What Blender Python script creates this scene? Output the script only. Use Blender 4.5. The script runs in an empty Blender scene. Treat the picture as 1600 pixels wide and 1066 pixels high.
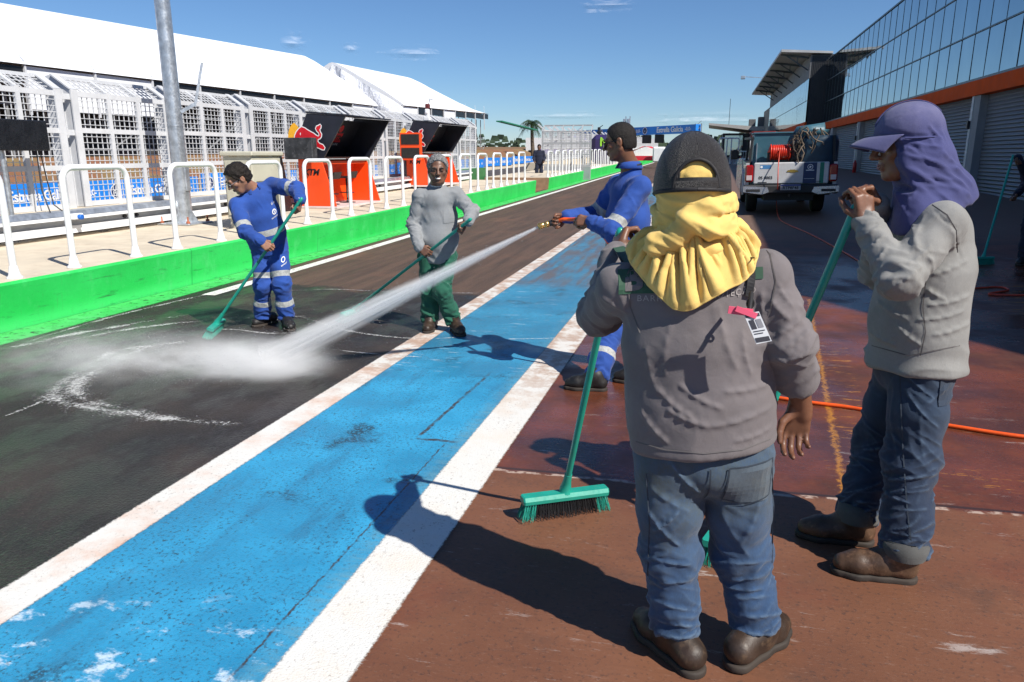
import bpy, math, random
import numpy as np
from mathutils import Vector, Matrix
from mathutils.bvhtree import BVHTree
RND = random.Random(7)
scene = bpy.context.scene
COL = scene.collection
PI = math.pi
rad = math.radians

# ---------------------------------------------------------------- camera geometry (metres; x across the lane, y along it)
F_PX, CX, CY, CAM_H = 1165.0, 800.0, 533.0, 1.55
PITCH = math.atan((CY - 242) / F_PX)
YAW = math.atan(310 / math.hypot(F_PX, 291))
_c, _s = math.cos(YAW), math.sin(YAW)

def ray(px, py):
    x = (px - CX) / F_PX; y = -(py - CY) / F_PX
    d = (x, math.cos(PITCH) + y * math.sin(PITCH), -math.sin(PITCH) + y * math.cos(PITCH))
    return Vector((_c * d[0] - _s * d[1], _s * d[0] + _c * d[1], d[2]))
def at(px, py, dep):
    """point seen at photo pixel (px, py), dep metres ahead of the camera"""
    d = ray(px, py); x = (px - CX) / F_PX; y = -(py - CY) / F_PX
    t = dep / (math.cos(PITCH) + y * math.sin(PITCH))
    return Vector((0, 0, CAM_H)) + d * t
def zg(x, y):
    """height of the ground: the lane rises gently away, the apron rises towards the garages"""
    t = y - 8.0
    g = 0.0115 * (t if t > 3 else (0 if t < -3 else (t + 3) ** 2 / 12))
    return g + 0.02 * max(0.0, x + 0.9) - 0.0
def gp(px, py, lift=0.0):
    """ground point under a photo pixel"""
    z = 0.0
    d = ray(px, py)
    for _ in range(25):
        t = (z - CAM_H) / d.z
        z = 0.5 * z + 0.5 * (zg(d.x * t, d.y * t))
    return Vector((d.x * t, d.y * t, z + lift))

# ---------------------------------------------------------------- object helpers
def tag(o, label=None, cat=None, group=None, kind=None):
    if label: o['label'] = label
    if cat: o['category'] = cat
    if group: o['group'] = group
    if kind: o['kind'] = kind
    return o
def thing(name, label, cat, loc=(0, 0, 0), rotz=0.0, group=None):
    o = bpy.data.objects.new(name, None); COL.objects.link(o)
    o.location = loc; o.rotation_euler = (0, 0, rotz); o.empty_display_size = 0.1
    return tag(o, label, cat, group)
def root_of(o):
    while o.parent: o = o.parent
    return o
def link_mesh(name, me, mat=None, parent=None, local=False):
    o = bpy.data.objects.new(name, me); COL.objects.link(o)
    if mat is not None:
        for m in (mat if isinstance(mat, (list, tuple)) else [mat]): me.materials.append(m)
    if parent is not None:
        o.parent = parent
        if not local:
            r = root_of(parent)
            me.transform(Matrix.Translation(-Vector(r.location)))
    return o
def np_mesh(name, V, Fq, smooth=True):
    me = bpy.data.meshes.new(name)
    V = np.asarray(V, np.float32); Fq = np.asarray(Fq, np.int32)
    n, k = Fq.shape
    me.vertices.add(len(V)); me.vertices.foreach_set('co', V.ravel())
    me.loops.add(n * k); me.loops.foreach_set('vertex_index', Fq.ravel())
    me.polygons.add(n)
    me.polygons.foreach_set('loop_start', np.arange(0, n * k, k, dtype=np.int32))
    me.polygons.foreach_set('loop_total', np.full(n, k, np.int32))
    me.polygons.foreach_set('use_smooth', np.full(n, smooth, bool))
    me.update(calc_edges=True); me.validate()
    return me
def frame(d, up=(0, 0, 1)):
    d = Vector(d).normalized(); u = Vector(up)
    s = d.cross(u)
    if s.length < 1e-4: s = d.cross(Vector((1, 0, 0)))
    s.normalize(); return d, s, s.cross(d)

class MB:
    """collects shapes into one mesh"""
    def __init__(self): self.v = []; self.f = []; self.m = []; self.sm = []
    def add(self, vs, fs, m=0, sm=False):
        o = len(self.v); self.v += [tuple(p) for p in vs]
        for f in fs: self.f.append([i + o for i in f]); self.m.append(m); self.sm.append(sm)
        return self
    def box(self, lo, hi, m=0):
        x0, y0, z0 = lo; x1, y1, z1 = hi
        vs = [(x0,y0,z0),(x1,y0,z0),(x1,y1,z0),(x0,y1,z0),(x0,y0,z1),(x1,y0,z1),(x1,y1,z1),(x0,y1,z1)]
        return self.add(vs, [(0,3,2,1),(4,5,6,7),(0,1,5,4),(1,2,6,5),(2,3,7,6),(3,0,4,7)], m)
    def bar(self, a, b, w, h, m=0, up=(0, 0, 1)):
        a = Vector(a); b = Vector(b); d, s, u = frame(b - a, up); s = s * (w / 2); u = u * (h / 2)
        vs = [a - s - u, a + s - u, a + s + u, a - s + u, b - s - u, b + s - u, b + s + u, b - s + u]
        return self.add(vs, [(0,3,2,1),(4,5,6,7),(0,1,5,4),(1,2,6,5),(2,3,7,6),(3,0,4,7)], m)
    def rbox(self, lo, hi, r=0.01, m=0):
        """box with chamfered edges"""
        lo = Vector(lo); hi = Vector(hi); vs = []; idx = {}
        for ax in range(3):
            for sx in (0, 1):
                for a in (0, 1):
                    for b in (0, 1):
                        p = [0, 0, 0]; o1, o2 = [i for i in range(3) if i != ax]
                        p[ax] = hi[ax] if sx else lo[ax]
                        p[o1] = hi[o1] - r if a else lo[o1] + r
                        p[o2] = hi[o2] - r if b else lo[o2] + r
                        idx[(ax, sx, a, b)] = len(vs); vs.append(tuple(p))
        c = (Vector(vs[0]) * 0); 
        for p in vs: c += Vector(p)
        c /= len(vs)
        fs = []
        def key(ax, s3):
            o = [i for i in range(3) if i != ax]
            return idx[(ax, s3[ax], s3[o[0]], s3[o[1]])]
        for ax in range(3):
            for s in (0, 1): fs.append([idx[(ax, s, 0, 0)], idx[(ax, s, 1, 0)], idx[(ax, s, 1, 1)], idx[(ax, s, 0, 1)]])
        for ax in range(3):
            o = [i for i in range(3) if i != ax]
            for s1 in (0, 1):
                for s2 in (0, 1):
                    q = []
                    for t, face in ((0, o[0]), (1, o[0]), (1, o[1]), (0, o[1])):
                        s3 = [0, 0, 0]; s3[ax] = t; s3[o[0]] = s1; s3[o[1]] = s2
                        q.append(key(face, s3))
                    fs.append(q)
        for a in (0, 1):
            for b in (0, 1):
                for cc in (0, 1): fs.append([key(0, (a, b, cc)), key(1, (a, b, cc)), key(2, (a, b, cc))])
        out = []
        for f in fs:
            P = [Vector(vs[i]) for i in f]
            n = (P[1] - P[0]).cross(P[2] - P[0]); cen = sum(P, Vector()) / len(P)
            out.append(f if n.dot(cen - c) > 0 else f[::-1])
        return self.add(vs, out, m)
    def tube(self, path, r, n=10, m=0, caps=True, sm=True):
        path = [Vector(p) for p in path]; k = len(path)
        rs = r if isinstance(r, (list, tuple)) else [r] * k
        vs = []; prev = None
        for i, p in enumerate(path):
            d = (path[min(i + 1, k - 1)] - path[max(i - 1, 0)])
            if d.length < 1e-9: d = Vector((0, 0, 1))
            d.normalize()
            if prev is None: _, s, u = frame(d)
            else:
                s = prev - d * prev.dot(d)
                if s.length < 1e-5: _, s, u = frame(d)
                s.normalize(); u = s.cross(d)
            prev = s
            for j in range(n):
                a = 2 * PI * j / n
                vs.append(p + (s * math.cos(a) + u * math.sin(a)) * rs[i])
        fs = []
        for i in range(k - 1):
            for j in range(n):
                fs.append((i*n+j, i*n+(j+1) % n, (i+1)*n+(j+1) % n, (i+1)*n+j))
        fs = [f[::-1] for f in fs]
        self.add(vs, fs, m, sm)
        if caps:
            self.add(vs[:n], [tuple(range(n))], m); self.add(vs[-n:], [tuple(range(n))[::-1]], m)
        return self
    def lathe(self, c, prof, n=20, m=0, axis=(0, 0, 1), sm=True):
        """prof: list of (radius, height along axis)"""
        d, s, u = frame(axis, (0, 1, 0.01)); c = Vector(c)
        return self.tube([c + d * h for _, h in prof], [max(p[0], 1e-4) for p in prof], n, m, True, sm)
    def prism(self, poly, off, m=0):
        """flat polygon (3d points) pushed along off"""
        off = Vector(off); n = len(poly); P = [Vector(p) for p in poly]
        vs = P + [p + off for p in P]
        nrm = Vector()
        for i in range(n): nrm += P[i].cross(P[(i + 1) % n])
        fl = nrm.dot(off) > 0
        fs = [tuple(range(n)), tuple(range(n, 2*n))[::-1]] + [(i, i+n, (i+1) % n+n, (i+1) % n) for i in range(n)]
        if fl: fs = [f[::-1] for f in fs]
        return self.add(vs, fs, m)
    def build(self, name, mat=None, parent=None, local=False):
        me = bpy.data.meshes.new(name); me.from_pydata(self.v, [], self.f)
        me.polygons.foreach_set('material_index', self.m); me.polygons.foreach_set('use_smooth', self.sm); me.update()
        return link_mesh(name, me, mat, parent, local)
    def solo(self, name, mat, label, cat, group=None, kind=None):
        """a one-mesh thing whose origin is at the foot of its bounding box"""
        V = np.array(self.v); c = (V.max(0) + V.min(0)) / 2; c[2] = V[:, 2].min()
        self.v = [tuple(p) for p in V - c]
        o = self.build(name, mat); o.location = c
        return tag(o, label, cat, group, kind)

def text_mesh(body, size, shear=0.0, bold=0.0, space=1.0, align='CENTER', res=3):
    cu = bpy.data.curves.new('lettering', 'FONT'); cu.body = body; cu.size = size; cu.shear = shear; cu.offset = bold
    cu.space_character = space; cu.align_x = align; cu.align_y = 'CENTER'; cu.resolution_u = res
    o = bpy.data.objects.new('lettering', cu); COL.objects.link(o)
    bpy.context.view_layer.update()
    me = bpy.data.meshes.new_from_object(o.evaluated_get(bpy.context.evaluated_depsgraph_get()))
    bpy.data.objects.remove(o); bpy.data.curves.remove(cu)
    return me
def text_on(mb, body, size, org, ux, uy, lift=0.004, m=0, **kw):
    """flat lettering on the plane org + ux, uy, added to the mesh collector"""
    me = text_mesh(body, size, **kw); ux = Vector(ux).normalized(); uy = Vector(uy).normalized(); n = ux.cross(uy)
    org = Vector(org)
    vs = [org + ux * v.co.x + uy * v.co.y + n * lift for v in me.vertices]
    mb.add(vs, [tuple(p.vertices) for p in me.polygons], m)
    bpy.data.meshes.remove(me)
def disc(mb, org, ux, uy, r, lift=0.004, m=0, r0=0.0, n=24):
    ux = Vector(ux).normalized(); uy = Vector(uy).normalized(); nn = ux.cross(uy) * lift; org = Vector(org) + nn
    ring = lambda q: [org + ux * (q * math.cos(2*PI*i/n)) + uy * (q * math.sin(2*PI*i/n)) for i in range(n)]
    if r0 <= 0: mb.add(ring(r), [tuple(range(n))], m)
    else: mb.add(ring(r0) + ring(r), [(i, n+i, n+(i+1) % n, (i+1) % n) for i in range(n)], m)
def flat(mb, pts, org, ux, uy, lift=0.004, m=0):
    ux = Vector(ux).normalized(); uy = Vector(uy).normalized(); n = ux.cross(uy)
    mb.add([Vector(org) + ux * a + uy * b + n * lift for a, b in pts], [tuple(range(len(pts)))], m)

# ---------------------------------------------------------------- materials
class NT:
    def __init__(self, name):
        self.mat = bpy.data.materials.new(name); self.mat.use_nodes = True
        self.t = self.mat.node_tree; self.t.nodes.clear()
        self.out = self.n('ShaderNodeOutputMaterial'); self.bs = self.n('ShaderNodeBsdfPrincipled')
        self.l(self.bs.outputs[0], self.out.inputs[0])
    def n(self, ty, **kw):
        x = self.t.nodes.new(ty)
        for k, v in kw.items(): setattr(x, k, v)
        return x
    def l(self, a, b): self.t.links.new(a, b)
    def set(self, inp, v):
        if hasattr(v, 'is_output') or isinstance(v, bpy.types.NodeSocket): self.l(v, inp)
        else: inp.default_value = v
    def pos(self):
        return self.n('ShaderNodeNewGeometry').outputs['Position']
    def obj(self): return self.n('ShaderNodeTexCoord').outputs['Object']
    def attr(self, name): return self.n('ShaderNodeAttribute', attribute_name=name).outputs['Fac']
    def mapping(self, vec, scale=(1, 1, 1), loc=(0, 0, 0), rot=(0, 0, 0)):
        m = self.n('ShaderNodeMapping'); self.l(vec, m.inputs[0]); m.inputs['Scale'].default_value = scale
        m.inputs['Location'].default_value = loc; m.inputs['Rotation'].default_value = rot; return m.outputs[0]
    def noise(self, vec, scale, detail=4, rough=0.55, dist=0.0):
        x = self.n('ShaderNodeTexNoise'); self.l(vec, x.inputs['Vector']); x.inputs['Scale'].default_value = scale
        x.inputs['Detail'].default_value = detail; x.inputs['Roughness'].default_value = rough; x.inputs['Distortion'].default_value = dist
        return x.outputs['Fac']
    def vor(self, vec, scale, feature='F1', out='Distance', rnd=1.0):
        x = self.n('ShaderNodeTexVoronoi', feature=feature); self.l(vec, x.inputs['Vector']); x.inputs['Scale'].default_value = scale
        x.inputs['Randomness'].default_value = rnd
        return x.outputs[out]
    def math(self, op, a, b=0.0, c=None, clamp=False):
        x = self.n('ShaderNodeMath', operation=op, use_clamp=clamp); self.set(x.inputs[0], a); self.set(x.inputs[1], b)
        if c is not None: self.set(x.inputs[2], c)
        return x.outputs[0]
    def ramp(self, f, lo, hi, a=0.0, b=1.0, smooth=True):
        x = self.n('ShaderNodeMapRange', interpolation_type='SMOOTHSTEP' if smooth else 'LINEAR')
        self.set(x.inputs[0], f); x.inputs[1].default_value = lo; x.inputs[2].default_value = hi; x.inputs[3].default_value = a; x.inputs[4].default_value = b
        return x.outputs[0]
    def mix(self, f, a, b):
        x = self.n('ShaderNodeMix', data_type='RGBA'); self.set(x.inputs[0], f)
        for s, v in ((x.inputs[6], a), (x.inputs[7], b)):
            if isinstance(v, tuple) and len(v) == 3: v = v + (1,)
            self.set(s, v)
        return x.outputs[2]
    def xyz(self, vec):
        x = self.n('ShaderNodeSeparateXYZ'); self.l(vec, x.inputs[0]); return x.outputs
    def bump(self, h, strength=0.3, dist=0.01, nrm=None):
        x = self.n('ShaderNodeBump'); self.l(h, x.inputs['Height']); x.inputs['Strength'].default_value = strength
        x.inputs['Distance'].default_value = dist
        if nrm is not None: self.l(nrm, x.inputs['Normal'])
        self.l(x.outputs[0], self.bs.inputs['Normal']); return x.outputs[0]
    def fin(self, color=None, rough=None, metal=None, spec=None, alpha=None, sheen=None):
        for k, v in (('Base Color', color), ('Roughness', rough), ('Metallic', metal), ('Specular IOR Level', spec), ('Alpha', alpha), ('Sheen Weight', sheen)):
            if v is None: continue
            if isinstance(v, tuple) and len(v) == 3: v = v + (1,)
            self.set(self.bs.inputs[k], v)
        return self.mat
_mats = {}
def M(name, col, rough=0.5, var=0.12, scale=6.0, bump=0.0, bscale=80.0, metal=0.0, dirt=None, dirt_amt=0.0, spec=None, coat=0.0):
    """general painted / plastic / cloth surface with uneven tone, fine relief and optional dirt"""
    if name in _mats: return _mats[name]
    t = NT(name); p = t.obj()
    f = t.noise(p, scale, 5)
    lo = tuple(c * (1 - var) for c in col); hi = tuple(min(1, c * (1 + var)) for c in col)
    c = t.mix(t.ramp(f, 0.3, 0.7), lo, hi)
    if dirt is not None:
        c = t.mix(t.math('MULTIPLY', t.ramp(t.noise(p, scale * 2.3, 8, 0.7), 0.5, 0.75), dirt_amt), c, dirt)
    r = t.ramp(t.noise(p, scale * 4, 3), 0.2, 0.8, max(0.02, rough - 0.08), min(1, rough + 0.08))
    if bump: t.bump(t.noise(p, bscale, 4, 0.6), bump, 0.004)
    if coat: t.bs.inputs['Coat Weight'].default_value = coat
    _mats[name] = t.fin(c, r, metal, spec)
    return _mats[name]
def PX(px, py, X):
    d = ray(px, py); return Vector((0, 0, CAM_H)) + d * (X / d.x)
def PY(px, py, Y):
    d = ray(px, py); return Vector((0, 0, CAM_H)) + d * (Y / d.y)
YROWS = [-40, -20, -8, -3, 0, 2, 4] + [5 + 0.5 * i for i in range(13)] + [12, 14, 17, 20, 25, 30, 40, 60, 80, 110, 150, 220, 400]
def sheet(name, xs, ys, lift, mat, kind='structure', zf=None):
    vs = [(x, y, (zf or zg)(x, y) + lift) for y in ys for x in xs]; n = len(xs)
    fs = [(j*n+i, j*n+i+1, (j+1)*n+i+1, (j+1)*n+i) for j in range(len(ys)-1) for i in range(n-1)]
    me = bpy.data.meshes.new(name); me.from_pydata(vs, [], fs)
    o = link_mesh(name, me, mat)
    return tag(o, kind=kind)

# --- earth beyond everything
t = NT('red_earth'); p = t.pos()
c = t.mix(t.ramp(t.noise(p, 0.15, 6), .35, .65), (.20, .10, .055), (.16, .13, .06))
c = t.mix(t.ramp(t.noise(p, 3, 5), .4, .7, 0, .5), c, (.26, .13, .075))
t.bump(t.noise(p, 8, 5), .5, .05); m_earth = t.fin(c, .95)
sheet('ground', [-400, -120, -40, -15, -9, -0.9, 8, 20, 60, 400], YROWS + [800], -0.03, m_earth)
# --- asphalt of the pit lane: dry brown far off, wet and black where it is being hosed
t = NT('asphalt'); p = t.pos(); X = t.xyz(p)
warp = t.noise(p, 1.1, 4); warp2 = t.noise(p, 5, 3)
wy = t.math('ADD', X[1], t.math('ADD', t.math('MULTIPLY', warp, .9), t.math('MULTIPLY', warp2, .3)))
wet = t.ramp(wy, 8.72, 8.5)
along = t.mapping(p, (5, .35, 1)); grit = t.noise(p, 85, 4, .8); grain = t.vor(p, 75)
dry = t.mix(t.ramp(t.noise(along, 1.2, 6, .65), .3, .7), (.058, .036, .026), (.115, .066, .045))
dry = t.mix(t.ramp(t.noise(p, .8, 5), .55, .75, 0, .7), dry, (.17, .082, .05))
wetc = t.mix(t.ramp(t.noise(p, 1.3, 5), .35, .7), (.017, .0135, .0125), (.042, .031, .026))
wetc = t.mix(t.ramp(t.noise(t.mapping(p, (1, 1, 1), (3, 1, 0)), .7, 6, .6), .52, .72, 0, .55), wetc, (.085, .05, .036))
c = t.mix(wet, dry, wetc)
c = t.mix(t.ramp(grit, .53, .68, 0, .5), c, (.17, .14, .12))
r_wet = t.ramp(t.noise(t.mapping(p, (1.4, .8, 1)), 1.5, 6, .65), .42, .58, .33, .64)
r = t.n('ShaderNodeMix'); t.set(r.inputs[0], wet); r.inputs[2].default_value = .8; t.l(r_wet, r.inputs[3])
hb = t.math('ADD', t.math('MULTIPLY', grain, .8), t.math('MULTIPLY', grit, .7))
t.bump(hb, .7, .008); m_asphalt = t.fin(c, r.outputs[0], spec=.5)
sheet('pit_lane', [-6.2, -2.33, -0.97], YROWS[:-1], 0.0, m_asphalt)
# --- concrete apron in front of the garages
t = NT('stained_concrete'); p = t.pos(); X = t.xyz(p)
n1 = t.noise(p, .9, 6, .6); n2 = t.noise(t.mapping(p, (1.1, 14, 1)), 3.0, 5, .7); n3 = t.noise(p, 60, 4, .7)
c = t.mix(t.ramp(n1, .3, .7), (.135, .052, .026), (.20, .083, .042))
c = t.mix(t.ramp(n2, .5, .75, 0, .3), c, (.085, .042, .028)); c = t.mix(t.ramp(t.noise(p, 1.1, 6, .6), .5, .68, 0, .6), c, (.15, .042, .022)); c = t.mix(t.ramp(t.noise(p, 2.7, 7, .7), .52, .7, 0, .5), c, (.075, .042, .03))
wob = t.math('MULTIPLY', t.math('SUBTRACT', t.noise(p, 9, 4), .5), .05)
yy = t.math('ADD', X[1], wob)
far = t.ramp(yy, 3.36, 3.40)                                   # the slabs past the joint are soaked and redder
wetn = t.ramp(t.noise(p, 1.4, 5, .6), .3, .62)
red = t.mix(t.ramp(t.noise(p, 1.9, 6, .6), .35, .68), (.070, .022, .012), (.165, .043, .018))
red = t.mix(t.ramp(X[1], 12, 16), red, (.15, .095, .068))
c = t.mix(t.math('MULTIPLY', far, .9), c, red)
# dark wet patches and pale scuffs left by the brooms
c = t.mix(t.math('MULTIPLY', t.ramp(t.noise(t.mapping(p, (1, 5, 1), (7, 3, 0)), 2.6, 8, .78), .585, .66), t.ramp(t.noise(p, 3, 3), .42, .6, 0, .75)), c, (.42, .36, .33))
c = t.mix(t.ramp(n3, .54, .68, 0, .6), c, (.05, .03, .024)); c = t.mix(t.ramp(t.noise(t.mapping(p, (1, 4, 1)), 34, 5, .8), .57, .7, 0, .5), c, (.30, .19, .14))
joint = t.math('MULTIPLY', t.math('MULTIPLY', t.ramp(yy, 3.362, 3.370), t.ramp(yy, 3.398, 3.388)), t.ramp(t.noise(p, 16, 4), .42, .55))
c = t.mix(joint, c, (.42, .31, .25))
j2 = t.math('MULTIPLY', t.ramp(t.math('ABSOLUTE', t.math('SUBTRACT', t.math('MODULO', t.math('ADD', X[1], 21.6), 5.0), 0.0)), .03, .015), .8)
c = t.mix(j2, c, (.03, .02, .016))
# worn yellow paint
xw = t.math('ADD', X[0], t.math('MULTIPLY', t.math('SUBTRACT', t.noise(p, 22, 4, .7), .5), .1))
def band(v, a, b, s=.012): return t.math('MULTIPLY', t.ramp(v, a - s, a + s), t.ramp(v, b + s, b - s))
slant = t.math('SUBTRACT', xw, t.math('MULTIPLY', X[1], .085))
yl = t.math('MULTIPLY', band(slant, .388, .414), band(X[1], 3.45, 8.4))
yl = t.math('MAXIMUM', yl, t.math('MULTIPLY', band(slant, .42, .62), t.math('MULTIPLY', band(X[1], 3.6, 6.4, .2), t.ramp(t.noise(t.mapping(p, (1, 7, 1)), 4, 5, .8), .56, .62))))
yl = t.math('MAXIMUM', yl, t.math('MULTIPLY', t.math('MULTIPLY', band(yy, 3.62, 3.9, .03), t.ramp(X[0], .6, .75)), t.ramp(t.noise(t.mapping(p, (1.2, 9, 1)), 4, 6, .75), .58, .63)))
yl = t.math('MAXIMUM', yl, t.math('MULTIPLY', t.math('MULTIPLY', band(X[1], 7.7, 9.6, .2), band(X[0], 2.9, 4.6, .2)), t.ramp(t.noise(t.mapping(p, (2, 9, 1)), 1.6, 4, .6), .55, .6)))
yl = t.math('MULTIPLY', yl, t.ramp(t.noise(p, 45, 4, .75), .36, .5))
c = t.mix(t.math('MULTIPLY', yl, .7), c, (.5, .21, .02))
rr = t.n('ShaderNodeMix'); t.set(rr.inputs[0], t.math('MULTIPLY', t.math('MULTIPLY', far, wetn), t.ramp(X[1], 13, 10))); rr.inputs[2].default_value = .62; rr.inputs[3].default_value = .16
t.bump(t.math('ADD', t.math('MULTIPLY', n2, .6), t.math('MULTIPLY', n3, .4)), .35, .006)
m_apron = t.fin(c, rr.outputs[0])
sheet('apron', [-0.97, -0.9, 3, 8.4], YROWS[:-1], 0.0, m_apron)

# --- paint on the lane
def paint(name, xa, xb, col_fn, y0, y1, edge=.012, lift=.004, rough=.6):
    t = NT(name); p = t.pos(); X = t.xyz(p)
    e = t.math('MULTIPLY', t.math('SUBTRACT', t.noise(p, 70, 5, .75), .5), .03)
    d = t.math('ADD', t.math('SUBTRACT', t.math('ABSOLUTE', t.math('SUBTRACT', X[0], (xa+xb)/2)), (xb-xa)/2), e)
    c, r, a = col_fn(t, p, X)
    al = t.ramp(d, edge*.6, -edge*.6)
    if a is not None: al = t.math('MULTIPLY', al, a)
    grit = t.noise(p, 150, 3, .7)
    t.bump(t.math('ADD', t.math('MULTIPLY', t.vor(p, 110), .7), grit), .4, .005)
    m = t.fin(c, r, alpha=al)
    ys = [y for y in YROWS if y0 < y < y1]; ys = [y0] + ys + [y1]
    return sheet(name, [xa - .03, xb + .03], ys, lift, m)
def white_fn(dirtc, amt):
    def fn(t, p, X):
        c = t.mix(t.ramp(t.noise(p, 3.0, 6, .65), .42, .75, 0, amt), (.70, .69, .65), dirtc)
        c = t.mix(t.math('MULTIPLY', t.ramp(t.noise(p, 55, 5, .8), .56, .68), t.ramp(t.noise(p, 2.2, 4), .35, .65, .15, 1)), c, (.22, .16, .13))
        far = t.ramp(X[1], 3.9, 5.4)
        c = t.mix(t.math('MULTIPLY', far, t.ramp(t.noise(p, 6, 5, .7), .4, .6, .1, .85)), c, (.42, .28, .2))
        return c, .6, None
    return fn
paint('white_line', -2.42, -2.235, white_fn((.62, .33, .2), .75), -30, 150)
paint('broad_white_line', -1.215, -0.965, white_fn((.72, .58, .44), .45), -30, 150, lift=.0055)
def blue_fn(t, p, X):
    c = t.mix(t.ramp(t.noise(p, 1.6, 6, .6), .3, .7), (.020, .215, .40), (.038, .35, .61))
    c = t.mix(t.ramp(t.noise(t.mapping(p, (4, .8, 1)), 1.7, 6, .65), .5, .75, 0, .55), c, (.03, .11, .2))
    speck = t.math('MULTIPLY', t.ramp(t.noise(p, 62, 5, .8), .53, .62), t.ramp(t.noise(p, 3.2, 4, .6), .32, .58, .25, 1))
    c = t.mix(t.math('MULTIPLY', speck, .85), c, (.02, .028, .035))
    blot = t.math('MULTIPLY', t.ramp(t.noise(p, 2.3, 5, .6), .57, .68), t.ramp(t.noise(p, 60, 3, .7), .40, .52, 0, .85))
    c = t.mix(blot, c, (.018, .022, .028))
    edge = t.ramp(X[0], -1.34, -1.24)
    c = t.mix(t.math('MULTIPLY', edge, t.ramp(t.noise(t.mapping(p, (2, 9, 1)), 3, 5, .7), .35, .7, .1, .8)), c, (.12, .3, .4))
    # cracked joint
    xw = t.math('ADD', X[0], t.math('MULTIPLY', t.math('SUBTRACT', t.noise(p, 14, 5, .7), .5), .035))
    cr = t.math('MULTIPLY', t.ramp(t.math('ABSOLUTE', t.math('ADD', xw, 1.322)), .0065, .0025), t.ramp(X[1], 3.7, 3.6))
    xs = t.math('ADD', xw, t.math('ADD', 1.50, t.math('MULTIPLY', t.math('SUBTRACT', X[1], 3.75), -.03)))
    cr = t.math('MAXIMUM', cr, t.math('MULTIPLY', t.ramp(t.math('ABSOLUTE', xs), .016, .007), t.math('MULTIPLY', t.ramp(X[1], 3.7, 3.75), t.ramp(X[1], 5.1, 4.9))))
    yw = t.math('ADD', X[1], t.math('MULTIPLY', t.math('SUBTRACT', t.noise(p, 12, 5, .7), .5), .06))
    cr = t.math('MAXIMUM', cr, t.math('MULTIPLY', t.ramp(t.math('ABSOLUTE', t.math('SUBTRACT', yw, 3.68)), .02, .01), t.math('MULTIPLY', t.ramp(X[0], -1.52, -1.49), t.ramp(X[0], -1.25, -1.3))))
    cr = t.math('MULTIPLY', cr, t.ramp(t.noise(p, 9, 5, .8), .36, .56, .15, .95)); c = t.mix(cr, c, (.05, .035, .03))
    # foam and soap left on the paint
    sp = t.math('MULTIPLY', t.ramp(t.noise(t.mapping(p, (2.2, 3.4, 1), (2.3, 0, 0)), 2.4, 7, .7), .55, .66), t.ramp(X[1], 2.15, 1.75))
    c = t.mix(t.math('MULTIPLY', sp, .8), c, (.62, .72, .8))
    far = t.ramp(X[1], 4.4, 6.2)
    c = t.mix(t.math('MULTIPLY', far, .45), c, (.05, .15, .22))
    c = t.mix(t.math('MULTIPLY', t.ramp(X[1], 8.4, 9), t.ramp(t.noise(t.mapping(p, (5, .5, 1)), 2, 5), .35, .65, .2, .85)), c, (.13, .09, .07))
    lines = t.math('MULTIPLY', t.ramp(t.noise(t.mapping(p, (1.2, 10, 1)), 2.4, 6, .75), .6, .66), t.math('MULTIPLY', t.ramp(X[1], 4.6, 5.2), t.ramp(X[1], 9.2, 8.6)))
    c = t.mix(t.math('MULTIPLY', lines, .75), c, (.55, .62, .66))
    wetr = t.ramp(t.noise(p, 1.6, 4), .35, .65, .28, .62)
    return c, wetr, None
paint('blue_fast_lane', -2.24, -1.21, blue_fn, -30, 150, edge=.02, lift=.0025)
def kerb_white(t, p, X):
    c = t.mix(t.ramp(t.noise(p, 4, 6, .7), .45, .7, 0, .6), (.8, .79, .75), (.5, .42, .34))
    return c, .6, t.ramp(t.noise(p, 30, 5, .75), .36, .44)
paint('kerb_white_line', -5.50, -5.33, kerb_white, 7.2, 150)
def green_edge(t, p, X):
    c = t.mix(t.ramp(t.noise(p, 4, 6, .7), .4, .7), (.05, .5, .1), (.1, .58, .17))
    return c, .55, t.ramp(t.noise(p, 11, 6, .75), .33, .47)
paint('green_edge_paint', -6.03, -5.66, green_edge, -4, 150, edge=.05)

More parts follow.
